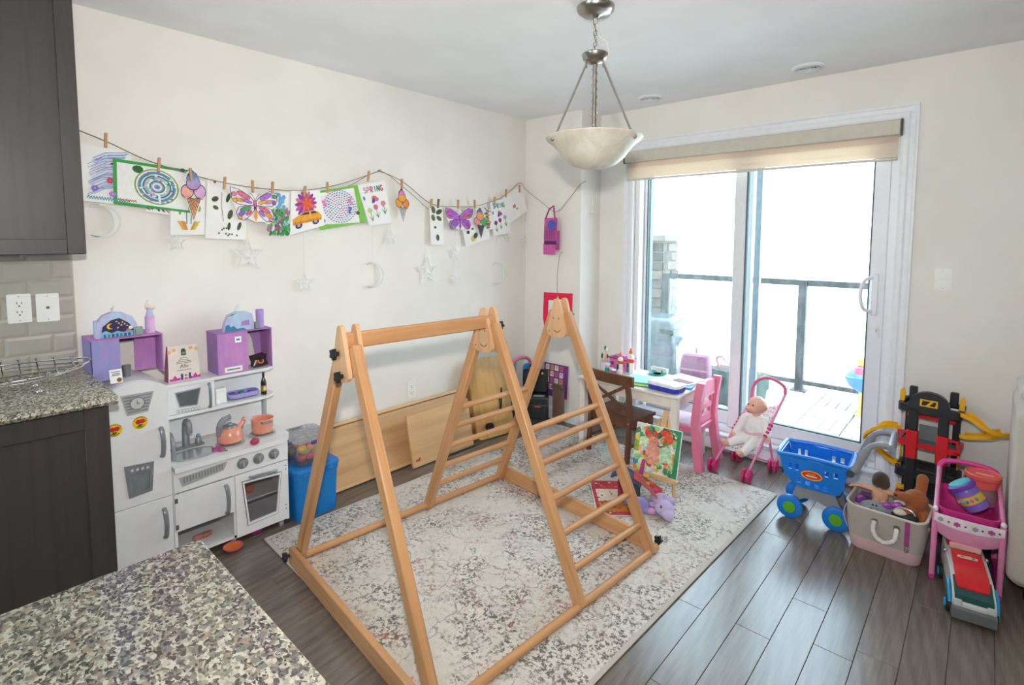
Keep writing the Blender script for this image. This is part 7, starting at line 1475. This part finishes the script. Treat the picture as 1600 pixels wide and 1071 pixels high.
# covered barbecue
gr = thing('covered_barbecue', 'barbecue wrapped in a clear grey plastic cover on the balcony', 'barbecue', (.62, 1.20, ZD+.0015), 4); mgc = M('#4c5559', .25, var=.14, sc=9, bump=.3)
MB(M('#4a5052', .5)).box((0, 0, .42), (.42, .40, .34), .02).obj('firebox', gr); MB(M('#3c4244', .5)).box((.12, -.02, .59), (.20, .36, .06), .01).obj('dark_lid', gr)
MB(mgc).loft([[(x+.012*math.sin(7*y+z*9), y+.012*math.cos(8*x+z*7), z) for x, y in rrect(w, d, .05, 5)] for z, w, d in ((.16, .52, .48), (.26, .48, .44), (.42, .47, .43), (.60, .45, .41), (.67, .44, .40), (.70, .38, .34), (.685, .2, .18))]).obj('plastic_cover', gr, smooth=60)
for sx in (-1, 1):
    for sy in (-1, 1): MB(M('#4c5052', .5)).cyl((sx*.18, sy*.16, 0), (sx*.18, sy*.16, .27), .014, n=10).obj('leg', gr)
MB(M('#c9d2d6', .3)).sheet(lambda u, v_: (.235+.16*u, -.12+.22*v_, .50+.05*math.sin(3*v_)-.05*(2*u-1)**2), 6, 6, .006).obj('side_shelf', gr); MB(M('#7d8488', .5)).cyl((.385, -.06, 0), (.385, -.06, .45), .010, n=10).obj('shelf_leg', gr)
o = thing('pink_handbag', 'dusty pink bag on the balcony just outside the glass', 'bag', (1.115, .900, ZD+.0015), 6)
MB(FAB('#7d3f5c', 200, .06, .3)).loft([[(x, y, z) for x, y in rrect(w, d, .03, 4)] for z, w, d in ((.22, .235, .15), (.33, .235, .15), (.40, .225, .13), (.445, .21, .10), (.455, .19, .06))]).obj('body', o); MB(FAB('#7d5f4a', 200, .06, .3)).loft([[(x, y, z) for x, y in rrect(w, d, .03, 4)] for z, w, d in ((0, .22, .15), (.10, .24, .16), (.219, .238, .152))]).obj('tan_base', o); MB(M('#a06a80', .6)).box((0, -.078, .335), (.23, .004, .012)).obj('stripe', o)
o = thing('garden_planter', 'green plastic planter box on the balcony beside the pink bag', 'planter', (1.36, 1.20, ZD+.0015), -8); MB(M('#24423a', .6)).loft([[(x, y, z) for x, y in rrect(w, d, .02, 3)] for z, w, d in ((0, .38, .17), (.16, .42, .20), (.175, .44, .22), (.30, .44, .22))]).obj('trough', o); MB(M('#4a3a30', .95)).box((0, 0, .296), (.40, .18, .012)).obj('soil', o)
MB(M('#c86a7c', .5)).tube(cr([(-.16, -.02, .30), (-.18, -.03, .38), (-.13, -.03, .40), (-.10, -.02, .36), (-.03, -.02, .33), (.04, -.02, .315)], 5), .010, 8).obj('tool_handle', o); pl_ = random.Random(3)
for k in range(9): x, y = pl_.uniform(-.05, .18), pl_.uniform(-.06, .06); MB(M('#86b85c', .6)).sheet(lambda u, v_: (x+.05*u*math.cos(k), y+(v_-.5)*.03*math.sin(PI*min(1, u+.1)), .30+.10*u-.02*u*u), 4, 2, .002).obj('leaf', o)
o = thing('water_table_toy', 'blue and red water table toy on yellow legs at the right of the balcony', 'water toy', (2.30, 1.62, ZD+.0015), 0)
MB(M('#1f6fc0', .4)).loft([[(x, y, z) for x, y in rrect(w, d, .06, 5)] for z, w, d in ((.21, .28, .24), (.26, .38, .34), (.34, .44, .40), (.34, .41, .37), (.27, .35, .31), (.235, .2, .18))]).obj('basin', o); MB(M('#f0b83a', .4)).lathe([(.075, 0), (.06, .02), (.05, .12), (.055, .20), (0, .205)], n=20, X=T((-.08, 0, 0))).obj('pedestal', o); MB(M('#f0b83a', .4)).lathe([(.075, 0), (.06, .02), (.05, .12), (.055, .20), (0, .205)], n=20, X=T((.10, .05, 0))).obj('pedestal', o)
MB(M('#e0506a', .4)).lathe([(.06, 0), (.05, .05), (.02, .07), (0, .07)], (-.12, -.02, .34), 18).obj('red_tower', o); MB(M('#f2c84a', .4)).lathe([(.03, 0), (.025, .05), (0, .055)], (-.12, -.02, .412), 14).obj('yellow_top', o); MB(M('#e0404a', .4)).ell((.05, -.06, .345), (.05, .04, .02)).obj('red_boat', o)
